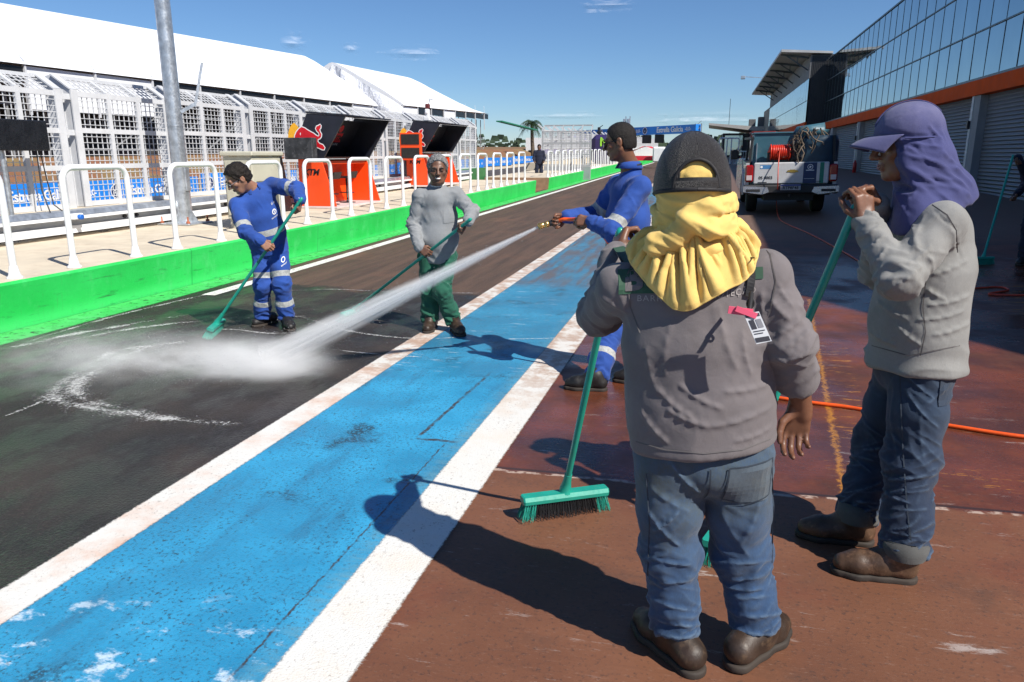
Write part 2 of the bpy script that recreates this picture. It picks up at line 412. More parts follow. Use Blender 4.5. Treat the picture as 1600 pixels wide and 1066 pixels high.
# --- foam drifting on the water
t = NT('foam_bubbles'); p = t.pos()
u = t.attr('across'); 
q = t.noise(p, 24, 8, .84, 1.4); q2 = t.noise(p, 4, 4, .6); q3 = t.vor(p, 60)
den = t.math('ADD', t.math('SUBTRACT', q, .5), t.math('SUBTRACT', t.math('MULTIPLY', q2, .5), .25))
prof = t.math('SUBTRACT', .2, t.math('MULTIPLY', u, .42))
al = t.ramp(t.math('ADD', t.math('ADD', den, prof), t.math('MULTIPLY', q3, -.15)), .0, .17, 0, .58)
t.bump(q, .8, .01); m_foam = t.fin((.86, .86, .84), .6, alpha=al)
fv = []; ff = []; fu = []
def foam(px_pts, w0, w1=None):
    """a ragged band of foam through ground points; only its middle is dense"""
    P = [gp(*q) for q in px_pts]; pts = []
    for i in range(len(P) - 1):
        a0 = P[max(i-1, 0)]; a, b = P[i], P[i+1]; b1 = P[min(i+2, len(P)-1)]
        for k in range(8):
            s = k / 8
            pts.append(0.5*((2*a)+(b-a0)*s+(2*a0-5*a+4*b-b1)*s*s+(3*a-a0-3*b+b1)*s**3))
    pts.append(P[-1]); o = len(fv); n = len(pts)
    for i, p in enumerate(pts):
        d = (pts[min(i+1, n-1)] - pts[max(i-1, 0)]); d.z = 0; d.normalize(); s = Vector((-d.y, d.x, 0))
        e = math.sin(PI * (i + .5) / n) ** .5
        w = (w0 + ((w1 or w0) - w0) * i / n) * (.35 + .65 * e)
        for k in (-1, -.5, 0, .5, 1):
            q = p + s * w * k; fv.append((q.x, q.y, zg(q.x, q.y) + .008)); fu.append(abs(k) + (1 - e) * .5)
    for i in range(n - 1):
        for k in range(4): ff.append((o+i*5+k, o+i*5+k+1, o+i*5+k+6, o+i*5+k+5))
foam([(300, 535), (235, 545), (180, 560), (120, 585), (82, 612), (95, 628), (150, 640), (205, 648), (260, 656), (330, 662), (395, 664)], .24)
foam([(310, 533), (250, 540), (190, 548), (150, 565), (120, 580)], .2)
foam([(250, 535), (170, 570), (120, 600), (130, 625), (190, 640)], .24)
foam([(-60, 562), (0, 548), (60, 536), (110, 524), (160, 516), (230, 503), (310, 490)], .16)
foam([(0, 552), (60, 530), (110, 515), (180, 495), (250, 478), (330, 460), (380, 452)], .1)
foam([(80, 540), (140, 527), (200, 516), (270, 507), (330, 502)], .12)
foam([(385, 453), (450, 455), (520, 453), (590, 456), (640, 457), (720, 459), (790, 458), (900, 454)], .05)
foam([(455, 492), (490, 502), (530, 515), (580, 524), (640, 530), (690, 530), (740, 526)], .09, .05)
foam([(395, 515), (440, 498), (480, 495)], .06)
foam([(500, 545), (560, 552), (620, 557), (670, 560)], .05)
foam([(700, 540), (780, 532), (860, 530), (930, 525)], .04)
foam([(0, 655), (40, 640), (80, 622)], .06)
foam([(300, 520), (360, 516), (420, 522), (480, 520)], .05)
me = bpy.data.meshes.new('foam'); me.from_pydata(fv, [], ff)
me.attributes.new('across', 'FLOAT', 'POINT').data.foreach_set('value', fu)
tag(link_mesh('foam', me, m_foam), kind='stuff')
ORD = ['first', 'second', 'third', 'fourth', 'fifth', 'sixth', 'seventh', 'eighth', 'ninth', 'tenth', 'eleventh', 'twelfth', 'thirteenth', 'fourteenth', 'fifteenth', 'sixteenth', 'seventeenth', 'eighteenth', 'nineteenth', 'twentieth']
g0 = lambda y: zg(-6, y)
m_white = M('white_enamel', (.78, .79, .80), .35, .04, 5, dirt=(.45, .42, .38), dirt_amt=.18)
m_fence = M('fence_paint', (.58, .59, .61), .42, .06, 4, dirt=(.4, .38, .35), dirt_amt=.2)
m_galv = M('galvanised_steel', (.50, .53, .56), .38, .22, 9, metal=.75, bump=.15, bscale=30)
m_black = M('black_plastic', (.012, .012, .014), .45, .2, 8)
m_dark = M('dark_navy_board', (.012, .014, .024), .5, .2, 6)
m_orange = M('orange_board', (.86, .075, .008), .38, .06, 3)
m_blue_ban = M('banner_blue', (.015, .22, .72), .5, .08, 1)
m_txt_w = M('white_lettering', (.82, .82, .82), .5, .03)
m_txt_k = M('black_lettering', (.01, .01, .012), .5, .1)
m_red = M('red_vinyl', (.62, .01, .02), .45, .06)
m_yel = M('yellow_vinyl', (.86, .42, .02), .45, .06)
m_conc = M('pale_concrete', (.60, .52, .40), .85, .1, 2.2, bump=.3, bscale=60, dirt=(.42, .30, .2), dirt_amt=.5)
m_greyconc = M('grey_wall_paint', (.30, .31, .33), .8, .08, 2, bump=.2, bscale=40)

# green pit wall: front face, deck on top, raw end
t = NT('green_wall_paint'); p = t.pos(); X = t.xyz(p)
c = t.mix(t.ramp(t.noise(p, 1.6, 6, .6), .3, .7), (.014, .46, .075), (.028, .56, .11))
c = t.mix(t.ramp(X[2], .16, .03), c, (.05, .62, .15))
c = t.mix(t.math('MULTIPLY', t.ramp(t.noise(t.mapping(p, (1, .5, 3.5)), 6, 7, .78), .56, .68), .6), c, (.02, .17, .05)); c = t.mix(t.math('MULTIPLY', t.ramp(t.noise(t.mapping(p, (1, .35, 7)), 3, 5, .7), .62, .70), .55), c, (.03, .07, .04))
jy = t.ramp(t.math('ABSOLUTE', t.math('SUBTRACT', t.math('FRACT', t.math('MULTIPLY', X[1], 1/3.1)), .5)), .0035, .0015); c = t.mix(t.math('MULTIPLY', jy, .6), c, (.01, .2, .05)); c = t.mix(t.math('MULTIPLY', t.ramp(t.noise(t.mapping(p, (1, .9, .5)), 5, 7, .7), .5, .72), .5), c, (.10, .60, .20)); c = t.mix(t.math('MULTIPLY', t.ramp(t.noise(t.mapping(p, (1, 6, .7)), 6, 5, .7), .58, .72), .45), c, (.06, .30, .08)); t.bump(t.noise(p, 26, 5, .7), .3, .01); m_green = t.fin(c, .55)
YW1 = PX(838, 300, -6).y; YW2 = PX(858, 300, -6).y
def kerb_wall(name, label, y0, y1, cat='wall'):
    mb = MB(); ys = [y0] + [y for y in YROWS if y0 < y < y1] + [y1]
    for a, b in zip(ys[:-1], ys[1:]):
        za, zb = g0(a), g0(b)
        mb.add([(-6.06, a, za-.2), (-6.06, b, zb-.2), (-6.0, a, za+.42), (-6.0, b, zb+.42), (-6.025, a, za+.445), (-6.025, b, zb+.445), (-6.3, a, za+.445), (-6.3, b, zb+.445)],
               [(0, 1, 3, 2), (2, 3, 5, 4)])
        mb.add([(-6.025, a, za+.445), (-6.025, b, zb+.445), (-8.62, a, za+.445), (-8.62, b, zb+.445), (-8.62, a, za-.3), (-8.62, b, zb-.3)], [(0, 1, 3, 2), (2, 3, 5, 4)], 1)
    for y, s in ((y0, 0), (y1, 1)):
        z = g0(y); q = [(-6.06, y, z-.2), (-6.0, y, z+.42), (-6.025, y, z+.445), (-8.62, y, z+.445), (-8.62, y, z-.2)]
        mb.add(q, [tuple(range(5)) if not s else tuple(range(5))[::-1]], 2)
    o = mb.build(name, [m_green, m_conc, M('raw_concrete', (.33, .2, .12), .9, .2, 4)]); o.location = (0, 0, 0)
    return tag(o, label, cat)
kerb_wall('pit_wall', 'low green painted pit wall with pale concrete deck, beside the wet lane', -4, YW1)
kerb_wall('pit_wall', 'short green pit wall with brown raw end, past the opening', YW2, 140)

# white hoops on the wall
def hoop_mesh(w, h, r, n=10):
    mb = MB(); R = .13; pth = [(0, -w/2, .02), (0, -w/2, h-R)]
    pth += [(0, -w/2 + R*(1-math.cos(a)), h-R+R*math.sin(a)) for a in [PI/2*k/6 for k in range(1, 7)]]
    pth += [(0, w/2 - R*(1-math.cos(a)), h-R+R*math.sin(a)) for a in [PI/2*k/6 for k in range(6, 0, -1)]]
    pth += [(0, w/2, h-R), (0, w/2, .02)]
    mb.tube(pth, r, n); return mb
hm = hoop_mesh(.86, .98, .031, 12).build('hoop_rail', m_white); proto = hm
def flange(s):
    mb = MB(); mb.lathe((0, s*.43, 0), [(.07, .001), (.07, .012), (.05, .03), (.036, .11), (.0315, .12)], 10); return mb
fl = [flange(s).build('base_plate', m_white, proto, local=True) for s in (-1, 1)]
hoops = []
k = 0; y = 5.02
while y < YW1 - .5:
    hoops.append((y, .445)); y += 1.545
y = YW2 + .8
while y < 125: hoops.append((y, .445)); y += 1.545
for i, (y, z) in enumerate(hoops):
    o = proto if i == 0 else proto.copy()
    if i: COL.objects.link(o)
    o.location = (-6.14, y, g0(y) + z)
    near = y < YW1
    if i and y < 45:
        for f in fl:
            d = f.copy(); COL.objects.link(d); d.parent = o
    if near:
        lab = 'white tubular hoop rail, %s along the pit wall deck from the near end' % ORD[min(i, 19)]
        if i == 0: lab = 'white tubular hoop rail nearest the black monitor, cut by the picture edge'
    else:
        lab = 'white tubular hoop rail on the short green wall past the opening'
    tag(o, lab, 'railing', 'white hoop rails on the pit wall' if near else 'white hoop rails past the wall opening')

# guard rail: galvanised beam over white rail
t = thing('guard_rail', 'long galvanised guard beam with white lower rail behind the hoops', 'guard rail', (-8.4, 14, .44))
def long(name, prof, y0, y1, mat, par, x=0):
    mb = MB(); ys = [y0] + [y for y in YROWS if y0 < y < y1] + [y1]; n = len(prof)
    for a, b in zip(ys[:-1], ys[1:]):
        mb.add([(px, a, pz + g0(a)) for px, pz in prof] + [(px, b, pz + g0(b)) for px, pz in prof], [(i, n+i, n+(i+1) % n, (i+1) % n) for i in range(n)])
    for y, s in ((y0, 1), (y1, 0)):
        mb.add([(px, y, pz + g0(y)) for px, pz in prof], [tuple(range(n)) if s else tuple(range(n))[::-1]])
    return mb.build(name, mat, par)
def rect(x0, x1, z0, z1): return [(x0, z0), (x0, z1), (x1, z1), (x1, z0)]
long('upper_beam', [(-8.33, .735), (-8.36, .80), (-8.48, .81), (-8.5, .735)], -3, YW1-.3, m_galv, t)
long('lip_rail', rect(-8.50, -8.30, .69, .731), -3, YW1-.3, m_white, t)
long('web_plate', rect(-8.5, -8.42, .60, .688), -3, YW1-.3, M('web_grey', (.33, .34, .36), .5, .1), t)
long('lower_rail', rect(-8.45, -8.34, .505, .60), -3, YW1-.3, m_white, t)
y = -2
while y < YW1: mb = MB(); mb.box((-8.6, y, .44 + g0(y)), (-8.505, y+.1, .76 + g0(y))); mb.build('bracket', M('web_grey', (.33, .34, .36)), t); y += 2.22
mb = MB(); y = 5.0
while y < YW1:
    for dy in (.0, .25): mb.lathe((-8.42, y+dy, .645 + g0(y)), [(.0, .0), (.028, 0), (.028, .03), (.012, .05)], 8, axis=(1, 0, 0))
    y += 2.22
mb.build('bolt', m_black, t)
# concrete wall under the fence
def solid_long(name, prof, y0, y1, mat, label, cat):
    o = long(name, prof, y0, y1, mat, None); return tag(o, label, cat)
solid_long('barrier_wall', rect(-9.5, -8.7, -.4, .775), -4, YW1 - 5, m_conc, 'pale concrete barrier wall that carries the near debris fence', 'wall')
solid_long('barrier_wall', rect(-9.5, -8.7, -.4, .80), YW1 - 4.98, YW1 + 3, M('dark_green_board', (.035, .16, .05), .6, .1), 'dark green board wall under the far debris fence', 'wall')

# debris fence
fence = thing('debris_fence', 'tall white steel debris fence with square wire mesh and bent top', 'fence', (-9, 15, .78))
fence['kind'] = 'thing'
zb, zt = .78, 2.45
def fence_panel(y0, w, lift):
    xf = -9.0; g = g0(y0) + lift; top = Vector((-.30, 0, .20))
    fr = MB(); wr = MB()
    lev = [zb + .04, 1.36, 1.88, zt - .06]; ysub = [y0 + .03, y0 + w/3, y0 + 2*w/3, y0 + w - .03]
    for z in lev: fr.box((xf-.05, y0, z-.036+g), (xf, y0+w, z+.036+g))
    for y in ysub[1:3]: fr.box((xf-.046, y-.035, zb+g), (xf+.004, y+.035, zt+g))
    A = Vector((xf-.025, 0, zt+g-.02))
    for y in ysub[1:3] :
        fr.bar(A + Vector((0, y, 0)), A + top + Vector((0, y, 0)), .06, .04)
    fr.bar(A + top + Vector((0, y0, 0)), A + top + Vector((0, y0+w, 0)), .07, .05)
    for r in range(3):
        for c in range(3):
            ya, yb, za, zz = ysub[c], ysub[c+1], lev[r] + g, lev[r+1] + g
            n = 5; s = .0045
            for k in range(1, n+1):
                yy = ya + (yb-ya) * k/(n+1); wr.box((xf-.032, yy-s, za), (xf-.02, yy+s, zz))
            n = 5
            for k in range(1, n+1):
                z2 = za + (zz-za)*k/(n+1); wr.box((xf-.02, ya, z2-s), (xf-.008, yb, z2+s))
    for c in range(3):
        ya, yb = ysub[c], ysub[c+1]
        for k in range(1, 6):
            yy = ya + (yb-ya)*k/6; wr.bar(A + Vector((0, yy, 0)), A + top + Vector((0, yy, 0)), .012, .012)
        for k in range(1, 4):
            q = A + top*(k/4); wr.bar(q + Vector((0, ya, 0)), q + Vector((0, yb, 0)), .012, .012)
    f = fr.build('panel_frame', m_fence, fence); wr.build('wire_mesh', m_fence, f)
    for y, s in ((y0, -1), (y0+w, 1)):
        ps = MB(); yy = y + s*.035
        ps.box((xf-.16, yy-.035, zb-.0+g), (xf-.0, yy-.026, zt+g)); ps.box((xf-.012, yy-.06, zb+g), (xf+.01, yy+.06, zt+g)); ps.box((xf-.17, yy-.05, zb+g), (xf-.158, yy+.06, zt+g))
        B = Vector((xf, yy, zt+g))
        ps.prism([B + Vector((.01, -.03, -.002)), B + Vector((-.17, -.03, -.002)), B + top*.95 + Vector((-.16, -.03, 0)), B + top*1.06 + Vector((.0, -.03, 0))], (0, .012, 0))
        ps.bar(B + Vector((0, 0, 0)), B + top*1.06, .12, .02)
        ps.build('post', m_fence, fence)
y = 9.45 - 2.22 * 4; k = 0; starts = []
while y < YW1 + 2:
    fence_panel(y, 1.86, 0.0); starts.append(y)
    for z in (1.86, 2.36):
        rb = MB(); rb.box((-9.06, y+1.93, z+g0(y)-.04), (-9.02, y+2.16, z+g0(y)+.04)); rb.build('tie_bar', m_fence, fence)
    y += 2.22

# tall galvanised pole with its base and bent bracket
pb = PX(290, 352, -8.1); pole = thing('light_pole', 'tall galvanised steel pole bolted to the pit wall deck', 'pole', (pb.x, pb.y, .445 + g0(pb.y)))
L = lambda x, y, z: (pb.x + x, pb.y + y, .445 + g0(pb.y) + z)
mb = MB(); mb.tube([L(0, 0, .02), L(0, 0, 3), L(0, 0, 5.2)], [.122, .112, .105], 20); mb.tube([L(0, 0, 1.50), L(0, 0, 1.52)], .122, 20); mb.build('shaft', m_galv, pole)
mb = MB(); mb.rbox(L(-.3, -.3, 0), L(.3, .3, .03), .01); mb.build('base_plate', m_galv, pole)
mb = MB()
for a in range(4):
    q = Vector((math.cos(a*PI/2), math.sin(a*PI/2), 0)); o = Vector(L(0, 0, .031))
    mb.prism([o + q*.11, o + q*.25, o + q*.125 + Vector((0, 0, .2)), o + q*.11 + Vector((0, 0, .2))], Vector((-q.y, q.x, 0))*.012)
mb.build('gusset', m_galv, pole)
mb = MB()
for sx in (-1, 1):
    for sy in (-1, 1): mb.lathe(L(sx*.24, sy*.24, .031), [(.03, 0), (.03, .03), (.013, .031), (.013, .1)], 8)
mb.build('anchor_bolt', M('rust', (.3, .09, .04), .8, .3), pole)
mb = MB(); mb.rbox(L(.07, -.06, .52), L(.14, .05, .9), .01); mb.build('access_cover', m_galv, pole)
mb = MB(); A = Vector(L(.09, .05, 1.72)); B = A + Vector((.17, .12, .12)); C = B + Vector((.12, .12, .62))
mb.bar(A, B, .10, .05); mb.bar(B + Vector((0, 0, -.04)), C, .07, .03); mb.build('bent_bracket', m_galv, pole)

# cable box under the beam, monitor on its stand, cabinet
mo = thing('monitor', 'black flat monitor on a thin stand in front of the debris fence', 'monitor', (-8.55, 7.9, .44))
mb = MB(); mb.rbox((-8.6, 6.9, 1.60), (-8.5, 8.38, 1.985), .012); mb.build('screen', M('monitor_black', (.012, .013, .016), .28, .2), mo)
mb = MB(); mb.tube([(-8.62, 7.75, .45), (-8.62, 7.75, 1.6)], .03, 8); mb.box((-8.7, 7.5, .445), (-8.54, 8.0, .46)); mb.box((-8.66, 7.6, 1.62), (-8.601, 7.9, 1.9)); mb.build('stand', m_galv, mo)
mb = MB(); mb.tube([(-8.6, 8.3, 1.62), (-8.58, 8.33, 1.2), (-8.5, 8.3, .9), (-8.36, 8.35, .77)], .008, 6); mb.tube([(-8.6, 8.25, 1.6), (-8.56, 8.2, 1.1), (-8.36, 8.1, .78)], .008, 6); mb.build('cable', m_black, mo)
mb = MB(); mb.rbox((-8.31, 8.32, .70), (-8.22, 8.5, .78), .015); mb.lathe((-8.22, 8.41, .735), [(.035, 0), (.035, .05), (.02, .051)], 10, 1, axis=(1, 0, 0))
mb.solo('socket_box', [m_white, M('plug_blue', (.01, .12, .5), .4)], 'small white socket box with blue plug on the guard beam', 'socket')

def at_y(px, py, Y): return PY(px, py, Y)
cab = thing('electrical_cabinet', 'beige metal electrical cabinet standing on the deck behind the hoops', 'cabinet', (-6.85, 10.3, .445 + g0(10)))
m_beige = M('beige_metal', (.50, .48, .38), .5, .06, 3, dirt=(.3, .27, .2), dirt_amt=.3)
z0 = .445 + g0(10)
mb = MB(); mb.rbox((-6.98, 9.92, z0+.14), (-6.50, 10.7, z0+1.06), .012); mb.build('body', m_beige, cab)
mb = MB(); mb.rbox((-7.01, 9.88, z0+1.063), (-6.46, 10.74, z0+1.13), .015); mb.build('lid', m_beige, cab)
mb = MB(); mb.rbox((-6.95, 9.905, z0+.2), (-6.53, 9.919, z0+1.0), .004); mb.build('door', m_beige, cab)
mb = MB(); mb.rbox((-6.499, 10.0, z0+.3), (-6.48, 10.55, z0+.7), .006); mb.build('vent_panel', M('vent_dark', (.12, .12, .1), .6), cab)
for x in (-6.96, -6.6):
    for y in (9.95, 10.58): mb = MB(); mb.box((x, y, z0), (x+.07, y+.07, z0+.139)); mb.build('foot', m_beige, cab)

# pit stands: orange base, dark flared hood
BULL = [(272,430),(275,392),(285,352),(308,312),(345,276),(380,258),(420,272),(452,292),(492,312),(530,330),(562,352),(588,364),(606,350),(600,322),(576,302),(564,276),(576,254),(602,246),(622,234),(632,246),(626,270),(610,288),(616,312),(632,338),(626,366),(606,386),(582,392),(578,420),(602,442),(642,456),(664,486),(655,506),(630,504),(598,490),(560,476),(530,470),(524,440),(498,422),(470,436),(440,430),(410,440),(380,436),(350,424),(320,452),(296,470)]
def pit_stand(x0, y0, z, L, label, orange_board):
    s = thing('pit_stand', label, 'pit stand', (x0, y0, z), 0, 'orange timing stands on the pit wall deck')
    W = lambda x, y, zz: Vector((x0 + x, y0 + y, z + zz))
    base = [(-.38, .05), (.40, .05), (.13, .93), (-.37, .96)]
    hood = [(-.53, .965), (.18, .965), (.70, 1.76), (-.12, 1.82)]
    th = .04
    for yy in (0, L):
        mb = MB(); mb.prism([W(a, yy, b) for a, b in base], (0, th if yy == 0 else -th, 0)); pn = mb.build('side_panel', m_orange, s)
        if yy == 0:
            lt = MB(); text_on(lt, 'KTM', .165, W(-.10, yy, .70), (1, 0, 0), (0, 0, 1), lift=.003, shear=.28, bold=.006, space=.95); lt.box(W(-.3, -.004, .79), W(-.24, -.001, .82))
            lt.build('lettering', m_txt_k, pn)
    mb = MB(); mb.box(W(-.36, th+.003, .06), W(-.30, L-th-.003, .95)); mb.box(W(-.298, th+.003, .86), W(.10, L-th-.003, .92)); mb.box(W(-.2, th+.003, .6), W(-.17, L-th-.003, .856)); mb.build('back_panel', m_orange, s)
    mb = MB(); mb.rbox(W(-.45, -.02, .002), W(.44, L+.02, .046), .008); mb.build('floor_plate', M('plate_pink', (.6, .52, .5), .6), s)
    for yy in (0, L):
        mb = MB(); mb.prism([W(a, yy, b) for a, b in hood], (0, th if yy == 0 else -th, 0)); hp = mb.build('hood_side', m_dark, s)
        if yy == 0:
            sx, sz = .00107, -.00107
            mapf = lambda q, dx=0: ((q[0]-345)*.00165 - .30 + dx, (430-q[1])*.00172 + 1.27)
            lg = MB()
            sun = [(215+130*math.cos(a)+75, 400+185*math.sin(a)) for a in [PI*.5+PI*1.0*k/18 for k in range(19)]]
            sun = [(300 + (-110*math.cos(b)), 400 - 190*math.sin(b)) for b in [-.45 + 1.9*k/14 for k in range(15)]] + [(380, 300), (300, 470)]
            flat(lg, [mapf(q) for q in sun][::-1], W(0, 0, 0), (1, 0, 0), (0, 0, 1), .0015, 2)
            cx = sum(q[0] for q in BULL)/len(BULL); cy = sum(q[1] for q in BULL)/len(BULL)
            n = len(BULL); outl = []
            for i in range(n):
                a, b = Vector(BULL[i-1]), Vector(BULL[(i+1) % n]); d = (b-a).normalized(); outl.append((BULL[i][0] + d.y*11, BULL[i][1] - d.x*11))
            flat(lg, [mapf(q) for q in outl], W(0, 0, 0), (1, 0, 0), (0, 0, 1), .003, 1)
            flat(lg, [mapf(q) for q in BULL], W(0, 0, 0), (1, 0, 0), (0, 0, 1), .0045, 0)
            for st in ([(352,330),(362,316),(366,332),(356,352)], [(360,400),(372,412),(384,426),(368,424)], [(500,392),(508,394),(514,420),(504,416)], [(285,395),(300,384),(304,400),(290,412)]):
                flat(lg, [mapf(q) for q in st], W(0, 0, 0), (1, 0, 0), (0, 0, 1), .006, 1)
            bull = lg.build('emblem', [m_red, m_txt_w, m_yel], hp)
            bm = bull.data
    mb = MB()
    inner = [W(-.45, 0, .968), W(-.40, 0, .968), W(.05, 0, 1.74), W(0, 0, 1.74)]
    mb.prism([q + Vector((0, th+.003, 0)) for q in inner], (0, L-2*th-.006, 0)); bk = mb.build('hood_back', m_dark, s)
    mb = MB(); mb.prism([W(-.14, -.01, 1.825), W(.73, -.01, 1.765), W(.73, -.01, 1.79), W(-.14, -.01, 1.86)], (0, L+.02, 0)); mb.build('hood_roof', m_dark, s)
    mb = MB(); mb.prism([W(-.44, th+.003, .966), W(.18, th+.003, .966), W(.21, th+.003, 1.0), W(-.42, th+.003, 1.0)], (0, L-2*th-.006, 0)); mb.build('hood_floor', m_dark, s)
    lt = MB(); n = Vector((.77, 0, -.45)); uz = Vector((.45, 0, .77)).normalized(); o = W(-.165, L*.62, 1.38)
    flat(lt, [(-.17, -.09), (.17, -.09), (.17, .12), (-.17, .12)], o, (0, 1, 0), uz, .006, 1); text_on(lt, 'KTM', .16, o, (0, 1, 0), uz, .008, 0, shear=.28, bold=.005)
    disc(lt, o + uz*.22, (0, 1, 0), uz, .085, .006, 1); text_on(lt, 'RACING', .06, o - uz*.14, (0, 1, 0), uz, .008, 2)
    lt.build('hood_lettering', [m_txt_k, m_red, m_txt_w], bk)
    for j, yy in enumerate((L*.27, L*.62)):
        st = thing('bar_stool', ('black bar stool at the %s end of the %s orange timing stand' % (('near', 'far')[j], 'near' if orange_board == 0 else 'far')), 'stool', W(.0, yy, .047), 0, 'black stools at the timing stands')
        mb = MB(); mb.rbox(W(-.16, yy-.17, .56), W(.14, yy+.17, .60), .012); mb.prism([W(.141, yy-.17, .56), W(.19, yy-.17, .70), W(.165, yy-.17, .70), W(.12, yy-.17, .60)], (0, .34, 0)); mb.build('seat', m_black, st)
        mb = MB(); mb.lathe(W(0, yy, .048), [(.17, 0), (.17, .01), (.03, .025), (.022, .03), (.022, .51)], 12); mb.build('stem', m_black, st)
        mb = MB(); mb.tube([W(.16*math.cos(a), yy+.13*math.sin(a), .26) for a in [PI*2*k/12 for k in range(13)]], .009, 6); mb.bar(W(-.02, yy, .26), W(.16, yy, .26), .015, .015); mb.build('footrest', m_black, st)
    return s, W
s1, W1 = pit_stand(-7.5, 13.6, .445 + g0(13.6), 2.1, 'orange timing stand with flared dark hood, behind the man in blue', 0)
s2, W2 = pit_stand(-8.1, 20.6, .50 + g0(21), 2.5, 'farther orange timing stand with dark hood, above the grey haired man', 1)
# signal boards clipped to the stands
mb = MB(); mb.rbox(W1(-.47, -.32, .955), W1(.13, -.12, 1.36), .012)
mb.solo('signal_box', M('scuffed_black', (.03, .032, .036), .55, .5, 7, dirt=(.16, .16, .17), dirt_amt=.6), 'scuffed black box display beside the emblem of the near stand', 'display')
db = thing('signal_board', 'tilted orange double display board at the far stand', 'display', W2(-.45, -.25, 1.0))
mb = MB(); q = Vector((.0, 0, 0))
mb.rbox(W2(-.42, -.3, .75), W2(.22, -.2, 1.5), .015); mb.build('frame', m_orange, db)
for zz in (.9, 1.27):
    mb = MB(); mb.rbox(W2(-.37, -.315, zz-.09), W2(.17, -.301, zz+.19), .004); mb.build('display_panel', M('display_black', (.02, .018, .016), .4, .3, 20), db)
mb = MB(); mb.tube([W2(-.3, -.19, 0), W2(-.3, -.19, .76)], .025, 8); mb.build('post', m_black, db)
cam = thing('camera_unit', 'small white camera unit with aerial on the far stand hood', 'camera', W2(.25, .2, 1.83))
mb = MB(); mb.rbox(W2(.16, .1, 1.835), W2(.34, .3, 1.95), .015); mb.build('body', m_white, cam)
mb = MB(); mb.rbox(W2(.19, .13, 1.953), W2(.31, .27, 2.16), .02); mb.lathe(W2(.25, .129, 2.06), [(.04, 0), (.045, .02), (.02, .021)], 10, axis=(0, -1, 0)); mb.build('dome', m_white, cam)
mb = MB(); mb.rbox(W2(.2, .14, 2.163), W2(.32, .26, 2.3), .02); mb.build('top_unit', M('dark_red', (.12, .02, .02), .5), cam)
mb = MB(); mb.tube([W2(.3, .2, 2.3), W2(.33, .2, 2.42), W2(.28, .2, 2.5)], .012, 6); mb.tube([W2(.33, .2, 2.4), W2(.42, .2, 2.42)], .01, 6); mb.build('aerial', m_galv, cam)
# dark folded panel leaning between cabinet and stand
mb = MB(); mb.bar((-7.75, 12.9, .46+g0(12)), (-7.95, 12.95, 1.55+g0(12)), .3, .035, up=(1, 0, 0)); mb.solo('leaning_board', m_black, 'narrow dark board leaning upright beside the near orange stand', 'board')

# far wall of the main straight with its blue banners
solid_long('straight_wall', rect(-15.6, -15.05, -.6, .33), -6, 120, m_conc, 'low concrete wall along the far side of the main straight', 'wall')
m_bnav = M('banner_navy', (.01, .03, .12), .5)
def banner(y0, i):
    Lb = 7.4; b = thing('advertising_banner', 'blue banner with pale lettering, %s along the straight wall behind the fence' % ORD[i], 'banner', (-15.0, y0 + Lb/2, .3 + g0(y0)), 0, 'blue banners along the straight wall')
    g = g0(y0); mb = MB(); mb.box((-15.04, y0, .28+g), (-15.0, y0+Lb, .86+g)); mb.build('sheet', m_blue_ban, b)
    lt = MB(); kw = dict(lift=.012)
    for dy in (.0, 3.7):
        O = lambda a, z=.57: (-15.0, y0 + dy + a, z + g)
        disc(lt, O(.35), (0, 1, 0), (0, 0, 1), .17, .008, 1); disc(lt, O(.35), (0, 1, 0), (0, 0, 1), .19, .010, 0, .165); text_on(lt, '*', .3, O(.35, .50), (0, 1, 0), (0, 0, 1), lift=.014, bold=.006)
        text_on(lt, 'Estrella Galicia', .33, O(1.72), (0, 1, 0), (0, 0, 1), bold=.008, space=.92, **kw); text_on(lt, '-0,0-', .2, O(3.2), (0, 1, 0), (0, 0, 1), bold=.006, **kw)
    lt.build('lettering', [m_txt_w, m_bnav], b)
i = 0; y = 5.0
while y < 60: banner(y, i); i += 1; y += 7.6
# asphalt of the main straight, earth bank
sheet('main_straight', [-15.05, -9.5], YROWS[:-1], -.01, M('straight_asphalt', (.07, .06, .055), .8, .2, 2))
mb = MB(); ys = [-6, 10, 30, 60, 130]
for a, b in zip(ys[:-1], ys[1:]):
    mb.add([(-15.6, a, .3+g0(a)), (-15.6, b, .3+g0(b)), (-18.4, b, 1.35+g0(b)), (-18.4, a, 1.35+g0(a)), (-40, b, 1.5+g0(b)), (-40, a, 1.5+g0(a))], [(0, 1, 2, 3), (3, 2, 4, 5)])
t = NT('bank_earth'); p = t.pos(); c = t.mix(t.ramp(t.noise(p, .7, 6), .35, .65), (.22, .085, .045), (.2, .14, .06)); c = t.mix(t.ramp(t.noise(p, 3, 6, .7), .5, .7, 0, .6), c, (.1, .12, .03)); t.bump(t.noise(p, 6, 6), .6, .08)
tag(mb.build('earth_bank', t.fin(c, .95)), kind='structure')

